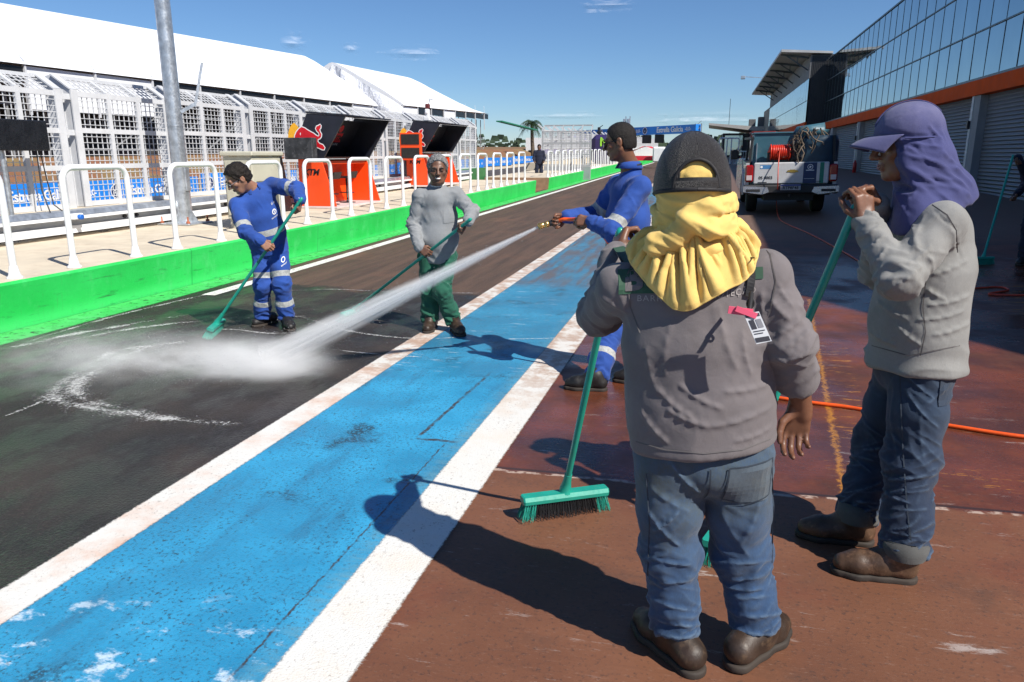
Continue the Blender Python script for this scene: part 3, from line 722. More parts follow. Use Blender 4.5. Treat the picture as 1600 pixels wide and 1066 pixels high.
# grandstand tents
t = NT('white_tent_fabric'); p = t.pos(); X = t.xyz(p)
seam = t.ramp(t.math('ABSOLUTE', t.math('SUBTRACT', t.math('FRACT', t.math('MULTIPLY', X[1], 1/5.0)), .5)), .012, .004)
c = t.mix(t.math('MULTIPLY', seam, .35), (.80, .81, .83), (.6, .62, .66)); t.bump(t.noise(t.mapping(p, (.5, 1.5, .5)), 1.2, 4), .15, .1)
m_tent = t.fin(c, .55)
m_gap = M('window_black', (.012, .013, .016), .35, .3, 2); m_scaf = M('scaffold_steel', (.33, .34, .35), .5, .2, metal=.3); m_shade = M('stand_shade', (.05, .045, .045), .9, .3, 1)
def tent(y0, y1, ze0, ze1, zr0, zr1, label, hip):
    b = thing('grandstand_tent', label, 'tent', (-18, (y0+y1)/2, 1.0), 0)
    prof = [(-17.95, 0.0), (-18.2, .09), (-19.2, .34), (-20.6, .64), (-21.7, .88), (-22.3, .985), (-22.5, 1.0), (-22.7, .985), (-24, .7), (-27, 0)]
    n = 24 if hip else 12; mb = MB(); rows = []
    for k in range(n+1):
        s = k/n; y = y0 + (y1-y0)*s; ze = ze0 + (ze1-ze0)*s; zr = zr0 + (zr1-zr0)*s
        h = 1.0
        if hip and s > .62: h = math.cos((s-.62)/.38*PI*.5)**.72 if s < 1 else 0.0
        sag = .0 if k in (0, n) else .05*abs(math.sin(k*PI/2))
        rows.append([(x, y, ze + (zr-ze)*f*h - sag*f*(1-f)*2) for x, f in prof])
    vs = [p for r in rows for p in r]; m = len(prof)
    fs = [(k*m+i, (k+1)*m+i, (k+1)*m+i+1, k*m+i+1) for k in range(n) for i in range(m-1)]
    mb.add(vs, fs, 0, True)
    mb.add(rows[0], [tuple(range(m))], 0)
    if not hip: mb.add(rows[-1], [tuple(range(m))[::-1]], 0)
    mb.build('roof', m_tent, b)
    # eave wall: white panels and dark openings by turns
    y = y0; i = 0; w = 2.45; fr = MB()
    while y < y1 - .2:
        e = min(y + w, y1); s = (y-y0)/(y1-y0); ze = ze0 + (ze1-ze0)*s
        wl = MB()
        if pattern[i % len(pattern)]:
            gq = MB(); gq.box((-18.1, y, ze-.42), (-18.05, e, ze-.03)); gq.build('window', m_gap, b)
            if not open_[i % len(open_)]: wl.box((-18.1, y, ze-1.15), (-18.05, e, ze-.425))
        else: wl.box((-18.12, y+.0, ze-1.15), (-18.06, e, ze-.03))
        if wl.v: wl.build('side_wall', m_tent, b)
        fr.box((-18.05, y-.03, ze-1.3), (-17.99, y+.03, ze+.02))
        if i % 1 == 0: fr.tube([(-18.0, y, ze), (-18.05, y, ze+.55)], .012, 5)
        y = e; i += 1
    fr.build('eave_frame', m_fence, b)
    sc = MB(); y = y0; k = 0
    while y < y1:
        s = (y-y0)/(y1-y0); z2 = ze0 + (ze1-ze0)*s - .5
        sc.bar((-18.6, y, 1.2), (-18.6, y, z2), .05, .05); sc.bar((-20.5, y, 1.2), (-20.5, y, z2+.3), .05, .05)
        for z in (1.7, 2.3, 2.9): sc.bar((-18.6, y, z), (-18.6, y+1.2, z), .04, .04, up=(1, 0, 0))
        sc.bar((-18.6, y, 1.7 if k % 2 else 2.3), (-18.6, y+1.2, 2.3 if k % 2 else 2.9), .035, .035, up=(1, 0, 0))
        for q in range(4): sc.bar((-18.55, y+.3*q, 2.3), (-18.55, y+.3*q, 2.75), .018, .018)
        y += 1.2; k += 1
    sc.build('scaffold', m_scaf, b)
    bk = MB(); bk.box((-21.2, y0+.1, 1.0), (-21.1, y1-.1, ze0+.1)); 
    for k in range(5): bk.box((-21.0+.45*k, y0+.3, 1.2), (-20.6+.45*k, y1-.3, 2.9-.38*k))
    bk.build('seating_tiers', m_shade, b)  # near-black backing and tiers stand in for the shade inside
    return b
pattern = [1, 0, 0, 1, 0, 0, 1, 1, 1, 1, 1, 1, 0, 0]; open_ = [0, 0, 0, 1, 0, 0, 1, 1, 1, 1, 1, 1, 0, 0]
tent(7.5, 40, 3.80, 4.16, 5.85, 6.95, 'long white grandstand tent roof running behind the near fence', False)
pattern = [0, 1, 1, 0, 1, 1, 1, 1]; open_ = [0, 1, 1, 0, 1, 1, 1, 1]
tent(43.6, 62, 4.42, 4.86, 6.98, 7.36, 'farther white tent roof with rounded end, beyond the long tent', True)
# loose white sheet closing the gable between the tents
mb = MB(); n = 26; m = 14
t = NT('gable_sheet'); p = t.pos(); t.bump(t.noise(t.mapping(p, (1, 1, .25)), 3, 5, .7), 1.0, .3); m_gs = t.fin((.66, .68, .74), .6)
prof = [(-17.9, 4.3), (-19.2, 5.05), (-20.6, 5.85), (-21.7, 6.5), (-22.5, 6.9)]
rows = []
for i in range(n+1):
    s = i/n; k = s*4; a = min(int(k), 3); f = k-a; x = prof[a][0]*(1-f)+prof[a+1][0]*f; zt_ = prof[a][1]*(1-f)+prof[a+1][1]*f
    for j in range(m+1):
        v = j/m; zz = zt_*(1-v) + max(3.1, zt_-2.6)*v
        rows.append((x + .04*math.sin(9*s+5*v), 43.4 - .35*math.sin(v*PI)*(1-s*.4) - .5*v + .12*math.sin(14*s+7*v), zz))
mb.add(rows, [(i*(m+1)+j, (i+1)*(m+1)+j, (i+1)*(m+1)+j+1, i*(m+1)+j+1) for i in range(n) for j in range(m)], 0, True)
o = mb.build('gable_sheet', m_gs); tag(o, 'wrinkled loose white sheet hanging in the gap between the two tents', 'tarpaulin')

# things around the far opening
def Y2(px, py, Y): return PY(px, py, Y)
yq = 37.5
a, b_, c_, d_ = Y2(848, 196, yq), Y2(924, 194, yq), Y2(848, 258, yq), Y2(924, 258, yq)
gt = thing('mesh_gate', 'grey steel mesh gate standing across the wall opening', 'gate', ((a.x+b_.x)/2, yq, .3))
mb = MB(); xl, xr, zt2, zb2 = a.x, b_.x, a.z, c_.z
for z in (zb2, zb2+(zt2-zb2)*.27, zb2+(zt2-zb2)*.55, zb2+(zt2-zb2)*.84, zt2): mb.bar((xl, yq + (.5 if z == zt2 else 0), z), (xr, yq + (.5 if z == zt2 else 0), z), .07, .07)
for k in range(6):
    x = xl + (xr-xl)*k/5; mb.bar((x, yq, zb2), (x, yq, zb2+(zt2-zb2)*.84), .06, .06); mb.bar((x, yq, zb2+(zt2-zb2)*.84), (x, yq+.5, zt2), .05, .05)
m_gate = M('gate_grey', (.36, .37, .38), .5); mb.build('gate_frame', m_gate, gt)
mb = MB()
for k in range(30):
    x = xl + (xr-xl)*k/30; mb.bar((x, yq+.02, zb2), (x, yq+.02, zb2+(zt2-zb2)*.84), .012, .012)
for k in range(16):
    z = zb2 + (zt2-zb2)*.84*k/16; mb.bar((xl, yq+.02, z), (xr, yq+.02, z), .012, .012)
mb.build('wire_mesh', m_gate, gt)
mb = MB(); mb.box((xl+.1, yq-.1, -.2), (xr, yq+.15, zb2-.05)); mb.solo('blast_wall', m_greyconc, 'grey painted block wall under the mesh gate', 'wall')
# second fence run beyond the gate
fence2 = thing('debris_fence', 'far white debris fence running on beyond the mesh gate', 'fence', (-9, 60, 1.0))
save = fence; fence = fence2
y = 40
while y < 130:
    g = g0(y); mb = MB(); wr = MB()
    for yy in (y, y+1.9): mb.box((-8.7, yy-.05, .5+g), (-8.55, yy+.05, 2.5+g)); mb.bar((-8.62, yy, 2.5+g), (-8.9, yy, 2.75+g), .1, .06)
    for z in (.9, 1.5, 2.0, 2.45): wr.box((-8.66, y, z+g-.03), (-8.62, y+1.9, z+g+.03))
    for k in range(9): wr.box((-8.65, y+.2*k, .9+g), (-8.63, y+.2*k+.02, 2.45+g))
    y += 2.22; mb.build('post', m_fence, fence); wr.build('mesh_panel', m_fence, fence)
fence = save
solid_long('barrier_wall', rect(-9.2, -8.5, -.4, .8), 38.5, 130, m_conc, 'concrete barrier wall under the far fence beyond the gate', 'wall')
# ---------------------------------------------------------------- pit building with mirror glass
t = NT('mirror_glass'); p = t.pos()
t.bump(t.noise(p, .35, 3), .035, .5)
cv = t.mix(t.ramp(t.noise(t.mapping(p, (.1, .9, .3)), 1.0, 2), .3, .7), (.34, .43, .48), (.42, .52, .57))
cv = t.mix(.6, cv, (.33, .38, .39)); m_glass = t.fin(cv, .035, 1.0)
m_mull = M('mullion_dark', (.05, .07, .085), .4); m_band = M('orange_facade', (.62, .075, .004), .75, .08, 1.5, bump=.1, bscale=25, spec=.12)
m_wallg = M('grey_render', (.26, .27, .28), .8, .12, 1.5, bump=.2, bscale=30)
t = NT('roller_shutter'); p = t.pos(); X = t.xyz(p)
w = t.math('SINE', t.math('MULTIPLY', X[2], 2*PI/.115))
c = t.mix(t.ramp(w, -1, 1), (.20, .21, .23), (.29, .30, .32)); t.bump(w, .9, .03); m_shut = t.fin(c, .45, .35)
m_shut_edge = M('door_frame', (.5, .51, .52), .5)
FX = 8.0
b1 = thing('pit_building', 'large pit building with mirror glass upper floors and orange band', 'building', (FX + 6, 30, 0))
Y0, Y1, ZB0, ZB1, ZT = 4.5, 61.8, 3.36, 3.85, 8.33
rows_z = [ZB1 + .02, 5.32, 6.82, ZT - .05]
mb = MB(); rr = random.Random(3)
npn = int((Y1-Y0)/1.32)
for r in range(3):
    for k in range(npn):
        ya = Y0 + (Y1-Y0)*k/npn; yb = Y0 + (Y1-Y0)*(k+1)/npn
        dx = [rr.uniform(-.0035, .0035) for _ in range(4)]
        mb.add([(FX+dx[0], ya+.012, rows_z[r]+.02), (FX+dx[1], yb-.012, rows_z[r]+.02), (FX+dx[2], yb-.012, rows_z[r+1]-.02), (FX+dx[3], ya+.012, rows_z[r+1]-.02)], [(0, 3, 2, 1)])
mb.build('glass_facade', m_glass, b1)
mb = MB()
for r in range(1, 3): mb.box((FX-.03, Y0, rows_z[r]-.022), (FX+.02, Y1, rows_z[r]+.022))
mb.box((FX-.04, Y0, ZT-.05), (FX+.3, Y1, ZT+.03))
for k in range(npn+1):
    y = Y0 + (Y1-Y0)*k/npn; mb.box((FX-.012, y-.008, rows_z[0]), (FX+.021, y+.008, ZT-.051))
mb.box((FX-.05, Y0, ZB1-.03), (FX+.1, Y1, ZB1+.04))
mb.build('mullion', m_mull, b1)
mb = MB(); mb.box((FX-.06, Y0, ZB0), (FX+.3, Y1, ZB1-.031)); mb.build('orange_band', m_band, b1)
mb = MB(); mb.box((FX+.5, Y0, ZB0+.02), (FX+14, Y1, ZT-.1)); mb.box((FX+.06, Y0, ZB1+.06), (FX+.49, Y1, ZT-.06))
# unseen near end of the block, sloped to shape its shadow on the apron
for z, y in ((0, 0),): mb.prism([(FX+.06, Y0-.01, -.2), (FX+.06, Y0-8.3, -.2), (FX+.06, Y0-.01, 8.33)], (13, 0, 0))
mb.build('core', m_wallg, b1)
mb = MB(); mb.box((FX+.6, Y0+.2, -.2), (FX+.9, Y1, ZB0+.01)); mb.build('garage_wall', m_wallg, b1)
# garages: piers and roller doors
dY = 9.9; edge = [27.7 + dY*k for k in range(-3, 4)]
for i, y in enumerate(edge):
    pr = MB(); pr.box((FX+.02, y-.55, -.2), (FX+.55, y+.0, ZB0-.005)); pr.build('pier', m_wallg, b1)
    dr = MB(); dr.box((FX+.0, y+.0, -.2), (FX+.12, y+.2, ZB0-.004)); dr.build('door_frame', m_shut_edge, b1)
    ds = MB(); ya, yb = y+.2, min(y+dY-.552, Y1-.1)
    ds.box((FX+.25, ya, zg(FX, y)-.05), (FX+.3, yb, ZB0-.002)); ds.build('roller_door', m_shut, b1)
    lb = MB(); lb.rbox((FX-.09, y+.02, 2.35), (FX+.0, y+.17, 2.6), .01); lb.build('wall_lamp', m_black, b1)

# second block with its raking canopy
b2 = thing('pit_building', 'farther pit block with raking canopy roof and glass band', 'building', (12, 80, 0))
F2, Ya, Yb = 6.75, 62.0, 101
mb = MB(); mb.box((F2+.1, Ya, 0), (F2+8, Yb, 8.7)); mb.build('core', M('dark_cladding', (.035, .036, .04), .6, .15, 1), b2)
mb = MB(); 
for k in range(12): mb.box((F2+.12+k*.12, Ya-.03, .2), (F2+.16+k*.12, Ya-.002, 8.6))
mb.build('louvre_panel', M('louvre_dark', (.02, .021, .025), .5), b2)
mb = MB(); npn = 30
for r in range(2):
    for k in range(npn):
        ya = Ya + (Yb-Ya)*k/npn; yb = Ya + (Yb-Ya)*(k+1)/npn; z0, z1 = ((3.95, 5.45), (5.5, 7.05))[r]
        dx = [rr.uniform(-.003, .003) for _ in range(4)]
        mb.add([(F2+dx[0], ya+.02, z0), (F2+dx[1], yb-.02, z0), (F2+dx[2], yb-.02, z1), (F2+dx[3], ya+.02, z1)], [(0, 3, 2, 1)])
mb.build('glass_facade', m_glass, b2)
mb = MB(); mb.box((F2-.05, Ya, 3.4), (F2+.09, Yb, 3.94)); mb.build('orange_band', m_band, b2)
mb = MB(); mb.box((F2-.02, Ya, 7.06), (F2+.09, Yb, 8.7)); mb.build('upper_wall', M('panel_grey', (.13, .13, .135), .6, .1, 1), b2)
mb = MB(); mb.prism([(4.62, Ya-.3, 8.92), (4.62, Ya-.3, 9.1), (8.2, Ya-.3, 8.87), (8.2, Ya-.3, 8.72)], (0, 42, 0)); mb.build('canopy', M('canopy_grey', (.42, .42, .42), .5, .1, 1), b2)
for k in range(7):
    mb = MB(); y = Ya + 1 + k*5.5
    mb.bar((4.7, y, 8.88), (F2, y, 8.6), .12, .16); mb.bar((5.0, y, 8.85), (F2, y, 7.7), .09, .09); mb.bar((5.9, y, 8.7), (5.9, y, 8.3), .07, .07); mb.build('bracket', m_mull, b2)
mb = MB(); mb.box((F2+.2, Yb+.2, 0), (F2+5, Yb+14, 7.4)); mb.solo('block_house', M('beige_block', (.3, .27, .22), .8, .1), 'small beige block rising behind the farther pit block', 'building')
for (px, py, Y, ln) in ((1163, 120, 88, 2.9),):
    q = PY(px, py, Y); l = thing('lamp_arm', 'thin lamp arm reaching out from the canopy roof', 'lamp', (q.x+ln, Y, q.z-.3))
    mb = MB(); mb.bar((q.x, Y, q.z), (q.x+ln, Y, q.z-.25), .07, .07); mb.build('arm', m_galv, l)
    mb = MB(); mb.rbox((q.x-.35, Y-.2, q.z-.25), (q.x+.1, Y+.2, q.z+.08), .04); mb.build('lamp_head', m_galv, l)

# low dark shed at the end of the apron
Ys = 112; a = PY(1112, 197, Ys); c2 = PY(1215, 206, Ys)
sh = thing('shed', 'low dark shed with thin upswept roof at the far end', 'building', ((a.x+c2.x)/2, Ys, 1.2))
mb = MB(); mb.box((a.x+1.6, Ys+.2, .5), (c2.x+6, Ys+12, a.z-1.0)); mb.build('wall', M('shed_dark', (.035, .035, .038), .6, .2, .5), sh)
mb = MB(); mb.box((a.x+1.9, Ys+.05, 1.5), (a.x+4.3, Ys+.19, a.z-1.3)); mb.build('window', m_glass, sh)
mb = MB(); mb.prism([(a.x-.4, Ys-1, a.z+.1), (a.x-.4, Ys-1, a.z+.35), (a.x+6, Ys-1, a.z-.15), (c2.x+7, Ys-1, a.z+.25), (c2.x+7, Ys-1, a.z-.3), (a.x+6, Ys-1, a.z-.75)], (0, 14, 0)); mb.build('roof', M('roof_pale', (.4, .38, .36), .5), sh)
mb = MB()
for dx, w, h in ((5.0, .9, .9), (6.2, .9, 1.2), (7.6, .7, .9)): mb = MB(); mb.rbox((a.x+dx, Ys+1, a.z-.1), (a.x+dx+w, Ys+2, a.z+h), .05); mb.build('roof_unit', M('unit_grey', (.12, .12, .12), .6), sh)
mb = MB(); mb.tube([(a.x+2.3, Ys, a.z), (a.x+2.3, Ys, a.z+3.6)], .04, 6); mb.build('mast', m_mull, sh)

# start gantry across the lane
A = at(905, 211.5, 98); B = at(1091, 201, 80); up = Vector((0, 0, 1))
gy = thing('start_gantry', 'blue start gantry beam with pale lettering spanning the far lane', 'gantry', ((A.x+B.x)/2, (A.y+B.y)/2, 2))
A.z = B.z - .1
mb = MB(); mb.bar(A, B, .7, .86); mb.build('beam', m_blue_ban, gy)
d = (B - A).normalized(); nrm = d.cross(up)
lt = MB(); L_ = (B-A).length; org = B - d*.0 + nrm*(.35)
for s in (0, 1):
    o = B - d*(2.3 + s*8.0) + nrm*.36
    text_on(lt, 'Estrella Galicia', .78, o - d*1.6, d, up, lift=.02, bold=.012, space=.92)
    disc(lt, o - d*5.6, d, up, .36, .02, 1); disc(lt, o - d*5.6, d, up, .38, .03, 0, .32); text_on(lt, '*', .5, o - d*5.6 - up*.14, d, up, lift=.035)
    text_on(lt, '-0,0-', .5, o + d*1.2, d, up, lift=.02, bold=.01)
lt.build('lettering', [m_txt_w, m_bnav], gy)
mb = MB()
for s in (.62, .72, .96): mb = MB(); q = A + d*L_*s; mb.rbox(q + Vector((-.5, -.3, -1.35)), q + Vector((.5, .3, -.45)), .05); mb.build('signal_panel', m_black, gy)
for q in (A, B):
    mb = MB()
    for dx in (-.3, .3): mb.bar((q.x+dx, q.y, 0.3), (q.x+dx, q.y, q.z+.5), .12, .12)
    for k in range(8): mb.bar((q.x-.3, q.y, .6+k*.55), (q.x+.3, q.y, 1.1+k*.55), .06, .06)
    mb.build('tower', m_galv, gy)
q = PY(981, 190, 95); tw = MB(); 
for dx in (-.25, .25): tw.bar((q.x+dx, 95, 1), (q.x+dx, 95, q.z+.6), .12, .12)
tw.rbox((q.x-.55, 94.6, q.z-.4), (q.x-.3, 95.2, q.z+.3), .05); tw.rbox((q.x-.1, 94.6, q.z-.6), (q.x+.3, 95.2, q.z+.3), .05)
tw.solo('signal_mast', m_galv, 'thin steel mast with boxes standing behind the sprayer’s head', 'mast')
q = PY(936, 206, 62); mb = MB(); mb.tube([(q.x, 62, .8), (q.x, 62, q.z-.3)], .05, 6); mb.rbox((q.x-.16, 61.8, q.z-.35), (q.x+.16, 62.2, q.z+.05), .05); mb.rbox((q.x-.1, 61.8, q.z+.08), (q.x+.1, 62.2, q.z+.35), .04); mb.tube([(q.x, 62, q.z+.3), (q.x+.3, 62, q.z+.5)], .03, 5)
mb.solo('camera_mast', m_black, 'dark camera unit on a thin mast right of the mesh gate', 'camera')

# canopies, banner arch, palm, far pavilion
def canopy(px, py, w, h, Y, mat, label, name='canopy_tent'):
    q = PY(px, py, Y); c = thing(name, label, 'canopy', (q.x, Y, 1))
    mb = MB(); pts = [(-w, 0), (-w*.5, h*.62), (0, h), (w*.5, h*.62), (w, 0)]
    for (x0, z0), (x1, z1) in zip(pts[:-1], pts[1:]):
        mb.add([(q.x+x0, Y-w, q.z-h+z0*.0+.0 if z0 == 0 else q.z-h+z0), (q.x+x1, Y-w, q.z-h+z1), (q.x+x1*.2, Y, q.z), (q.x+x0*.2, Y, q.z)], [(0, 1, 2, 3)])
    mb.box((q.x-w, Y-w, q.z-h-.35), (q.x+w, Y-w+.05, q.z-h)); mb.build('roof', mat, c)
    mb = MB()
    for sx in (-1, 1):
        for sy in (-1, 1): mb = MB(); mb.box((q.x+sx*(w-.1)-.05, Y+sy*(w-.1)-.05, .4), (q.x+sx*(w-.1)+.05, Y+sy*(w-.1)+.05, q.z-h)); mb.build('leg', m_fence, c)
canopy(900, 213, 2.6, 1.1, 66, M('purple_canvas', (.13, .05, .42), .6), 'purple canopy tent seen through the mesh gate')
canopy(1011, 229, 1.7, .7, 60, M('red_canvas', (.62, .02, .04), .6), 'small red canopy behind the far hoop rails')
q = PY(948, 225, 52); mb = MB(); mb.rbox((q.x-1.0, 51.5, .9), (q.x+.7, 52.5, q.z+.6), .3); ab = mb.build('inflatable_arch', M('arch_violet', (.03, .02, .09), .5)); 
tag(ab, 'dark violet inflatable block behind the sprayer’s face', 'inflatable')
mb = MB(); 
lt = MB(); text_on(lt, 'M', .8, (q.x-.1, 51.48, q.z+.1), (1, 0, 0), (0, 0, 1), lift=.01, bold=.02); lt.build('lettering', M('lime', (.3, .65, .05), .5), ab)
q = PY(1030, 234, 58); mb = MB(); mb.rbox((q.x-.45, 57.6, 1.0), (q.x+.45, 58.0, q.z+.2), .1); o = mb.build('white_board', m_white); tag(o, 'pale board beside the small red canopy', 'board')
# palm beyond the fence
pq = PY(831, 188, 66); palm = thing('palm_tree', 'dark palm tree rising behind the end of the fence', 'palm tree', (pq.x, 66, .6))
mb = MB(); mb.tube([(pq.x+.2, 66, .6), (pq.x+.05, 66, pq.z*.6), (pq.x, 66, pq.z-.2)], [.22, .16, .13], 8); mb.build('trunk', M('palm_bark', (.12, .09, .06), .9, .2), palm)
mb = MB(); rp = random.Random(4)
for k in range(34):
    a = rp.uniform(0, 2*PI); el = rp.uniform(-.5, 1.2); ln = rp.uniform(.9, 1.45); ps = []
    for s in range(7):
        f = s/6; ps.append(Vector((pq.x + math.cos(a)*ln*f*math.cos(el*.6), 66 + math.sin(a)*ln*f, pq.z - .15 + ln*f*math.sin(el)*.75 - .75*f*f*ln)))
    for s in range(6):
        d0 = ps[s+1]-ps[s]; sd = d0.cross(Vector((0, 0, 1))).normalized()
        for sg in (-1, 1):
            for h in range(2):
                b = ps[s] + d0*(h*.5); e = b + sd*sg*.34*(1-.1*s) + d0*.7 + Vector((0, 0, -.22))
                mb.add([b, b + d0*.28, e], [(0, 1, 2)])
mb.build('crown', M('palm_leaf', (.028, .055, .02), .55, .4, 3), palm)
mb = MB(); q = PY(852, 238, 75); mb.box((q.x-2, 75, .8), (q.x+2.2, 80, q.z+1.4)); pv = mb.build('pavilion', m_white); tag(pv, 'white pavilion behind the wall opening by the palm', 'building')
mb = MB()
for k in range(6): mb = MB(); mb.box((q.x-1.7+k*.6, 74.9, q.z-.9), (q.x-1.4+k*.6, 74.99, q.z+.2)); mb.build('window', m_gap, pv)
mb = MB(); mb.bar(PX(780, 189.5, -9.6), PX(836, 203.5, -9.6), .3, .05); mb.solo('green_roof', M('green_roof', (.015, .2, .11), .5), 'thin green roof edge showing above the far end of the fence', 'roof')
# distant tree belt
mb = MB(); rp = random.Random(9)
for k in range(900):
    x = rp.uniform(-150, 120); y = rp.uniform(300, 330); h = rp.uniform(3, 6.5) + 1.5*math.sin(x*.11); z = rp.uniform(0, h) + 3.2
    s = rp.uniform(.8, 2.2); a = rp.uniform(0, PI); c_, s_ = math.cos(a)*s, math.sin(a)*s
    mb.add([(x-c_, y-s_, z-s*.5), (x+c_, y+s_, z-s*.4), (x+c_*.6, y+s_*.6, z+s*.6), (x-c_*.7, y-s_*.7, z+s*.5)], [(0, 1, 2, 3)])
o = mb.build('tree_belt', M('far_leaf', (.04, .065, .035), .9, .4, .3)); tag(o, kind='stuff')

# traffic cone, hoops and fence bits at the end of the apron
def cone(px, py, Y, label):
    q = PY(px, py, Y); z = zg(q.x, Y); c = thing('traffic_cone', label, 'cone', (q.x, Y, z))
    mb = MB(); mb.lathe((q.x, Y, z+.03), [(.2, 0), (.05, .72), (.0, .73)], 14); mb.build('body', M('cone_orange', (.8, .09, .02), .5), c)
    mb = MB(); mb.rbox((q.x-.28, Y-.28, z), (q.x+.28, Y+.28, z+.03), .01); mb.build('base', M('cone_orange', (.8, .09, .02), .5), c)
cone(1157, 243, 60, 'orange traffic cone on the apron beyond the pickup')
for j, px in enumerate((1134, 1146)):
    q = PY(px, 216, 70); z = zg(q.x, 70); mb = hoop_mesh(1.0, q.z - z, .06, 8); o = mb.build('bent_rail', m_white); o.location = (q.x, 70 + j*.4, z); o.rotation_euler = (0, 0, PI/2)
    tag(o, ('white bent tube rail nearest the shed, left of its twin', 'white bent tube rail closest to the orange cone')[j], 'railing', 'white bent rails by the shed')
q = PY(1167, 238, 66); mb = MB(); z = zg(q.x, 66)
for k in range(12): mb.box((q.x-1.0+k*.18, 66, z), (q.x-.98+k*.18, 66.03, z+1.1))
mb.box((q.x-1.0, 65.98, z+1.05), (q.x+1.0, 66.05, z+1.12)); mb.box((q.x-1.0, 65.98, z+.1), (q.x+1.0, 66.05, z+.16)); mb.solo('crowd_barrier', m_galv, 'low grey barrier behind the orange cone', 'barrier')

# ---------------------------------------------------------------- pickup truck
TS = 1.10
tb = gp(1231, 337); truck = thing('pickup_truck', 'white utility pickup seen from behind, loaded with a blue water tank', 'pickup truck', tb, 0)
truck.scale = (TS, TS, TS); truck.rotation_euler = (rad(.6), rad(-1.1), 0)
m_car = M('car_white', (.50, .51, .52), .25, .05, 3, coat=.5, dirt=(.4, .34, .28), dirt_amt=.25)
m_tyre = M('tyre_rubber', (.014, .014, .014), .85, .2); m_chrome = M('bumper_metal', (.6, .6, .62), .25, .1, metal=.8)
m_dplas = M('dark_trim', (.02, .02, .022), .6, .2); m_cglass = M('dark_glass', (.015, .02, .025), .05, .1)
m_lamp = M('red_lamp', (.30, .006, .008), .15, .1, spec=.6); m_lampw = M('white_lamp', (.6, .5, .5), .2, .1)
m_tank = M('tank_blue', (.035, .11, .15), .45, .15, 3, dirt=(.12, .16, .17), dirt_amt=.5)
P_ = dict(parent=truck, local=True)
# bed sides with flared arches, tailgate at y=0, nose at y=5.2
def side_prof():
    pts = [(0.02, .62), (.02, 1.10), (1.62, 1.12)]
    arch = [(1.22+.46*math.cos(a), .40+.46*math.sin(a)) for a in [PI*k/10 for k in range(11)]]
    return pts + [(1.62, .42)] + [q for q in arch if q[1] > .42] + [(.55, .45), (.2, .5)]
for s in (-1, 1):
    mb = MB(); pr = side_prof(); x = s*.90
    mb.prism([(x, y, z) for y, z in pr], (-s*.07, 0, 0))
    for k in range(9):   # flare
        a0, a1 = PI*k/9, PI*(k+1)/9
        f = lambda a, r: (1.22+r*math.cos(a), .40+r*math.sin(a))
        q = [f(a0, .44), f(a1, .44), f(a1, .56), f(a0, .56)]
        mb.prism([(x+s*.002, y, z) for y, z in q], (s*.035, 0, 0))
    mb.build('bed_side', m_car, **P_)
    mb = MB(); mb.rbox((x-s*.05-.045, .02, 1.101), (x-s*.05+.045, 1.62, 1.125), .01); mb.build('bed_rail', m_dplas, **P_)
    mb = MB(); x0, x1 = sorted((s*.745, s*.91)); mb.rbox((x0, -.035, .70), (x1, .02, 1.055), .03); l = mb.build('tail_light', m_lamp, **P_)
    mb = MB(); x0, x1 = sorted((s*.775, s*.885)); mb.rbox((x0, -.042, .74), (x1, -.034, .84), .003); mb.build('reversing_lamp', m_lampw, l, local=True)
    mb = MB(); x0, x1 = sorted((s*.42, s*.94)); mb.prism([(x0 if s < 0 else x1, -.14, .62), (x0 if s < 0 else x1, -.14, .50), (s*.55, -.14, .45), (s*.42, -.14, .50), (s*.46, -.14, .60)], (0, .2, 0)); mb.build('bumper_corner', m_chrome, **P_)
    mb = MB(); x0, x1 = sorted((s*.60, s*.88)); mb.rbox((x0, -.150, .505), (x1, -.141, .56), .004); mb.build('bumper_step', m_dplas, **P_)
mb = MB(); mb.rbox((-.742, -.03, .66), (.742, .04, 1.10), .02); gate = mb.build('tailgate', m_car, **P_)
gm = MB(); Y = -.0305
def rct(x0, x1, z0, z1, m, y=Y): gm.add([(x0, y, z0), (x1, y, z0), (x1, y, z1), (x0, y, z1)], [(0, 1, 2, 3)], m)
rct(.24, .50, .67, 1.09, 0, -.032); rct(.56, .64, .67, 1.09, 1, -.032); rct(-.62, -.40, .97, 1.05, 2, -.032)
disc(gm, (.37, -.033, 1.0), (1, 0, 0), (0, 0, 1), .055, .001, 3, .044); gm.add([(.345, -.035, .985), (.36, -.035, 1.02), (.395, -.035, 1.015), (.38, -.035, .98)], [(0, 3, 2, 1)], 3)
rct(.29, .45, .925, .94, 3, -.034); rct(.26, .46, .76, .766, 3, -.034); disc(gm, (-.59, -.033, 1.01), (1, 0, 0), (0, 0, 1), .025, .001, 3)
text_on(gm, '05 0003', .085, (-.50, -.031, .785), (1, 0, 0), (0, 0, 1), .003, 4, bold=.002)
bt = [(-.13, -.035), (-.045, -.035), (-.045, -.05), (.06, -.05), (.06, -.035), (.13, -.035), (.09, .02), (.045, .02), (.045, .035), (-.06, .035), (-.06, .02), (-.10, .02)]
flat(gm, [(x*.95, z*.75) for x, z in bt], (.03, -.031, .925), (1, 0, 0), (0, 0, 1), .006, 5)
rct(-.65, -.47, .685, .70, 4, -.033); rct(.50, .60, .70, .712, 4, -.034)
gm.build('livery', [M('decal_navy', (.012, .03, .10), .4), M('decal_green', (.01, .2, .13), .4), M('decal_blue', (.06, .2, .42), .4), m_txt_w, m_txt_k, M('gold_emblem', (.5, .33, .08), .3, .1, metal=.8)], gate, local=True)
mb = MB(); mb.rbox((-.94, -.12, .46), (.94, .06, .645), .03); bp = mb.build('bumper', m_dplas, **P_)
mb = MB(); mb.rbox((-.2, -.152, .535), (.2, -.121, .655), .006); pl = mb.build('number_plate', M('plate_grey', (.34, .35, .37), .5), **P_)
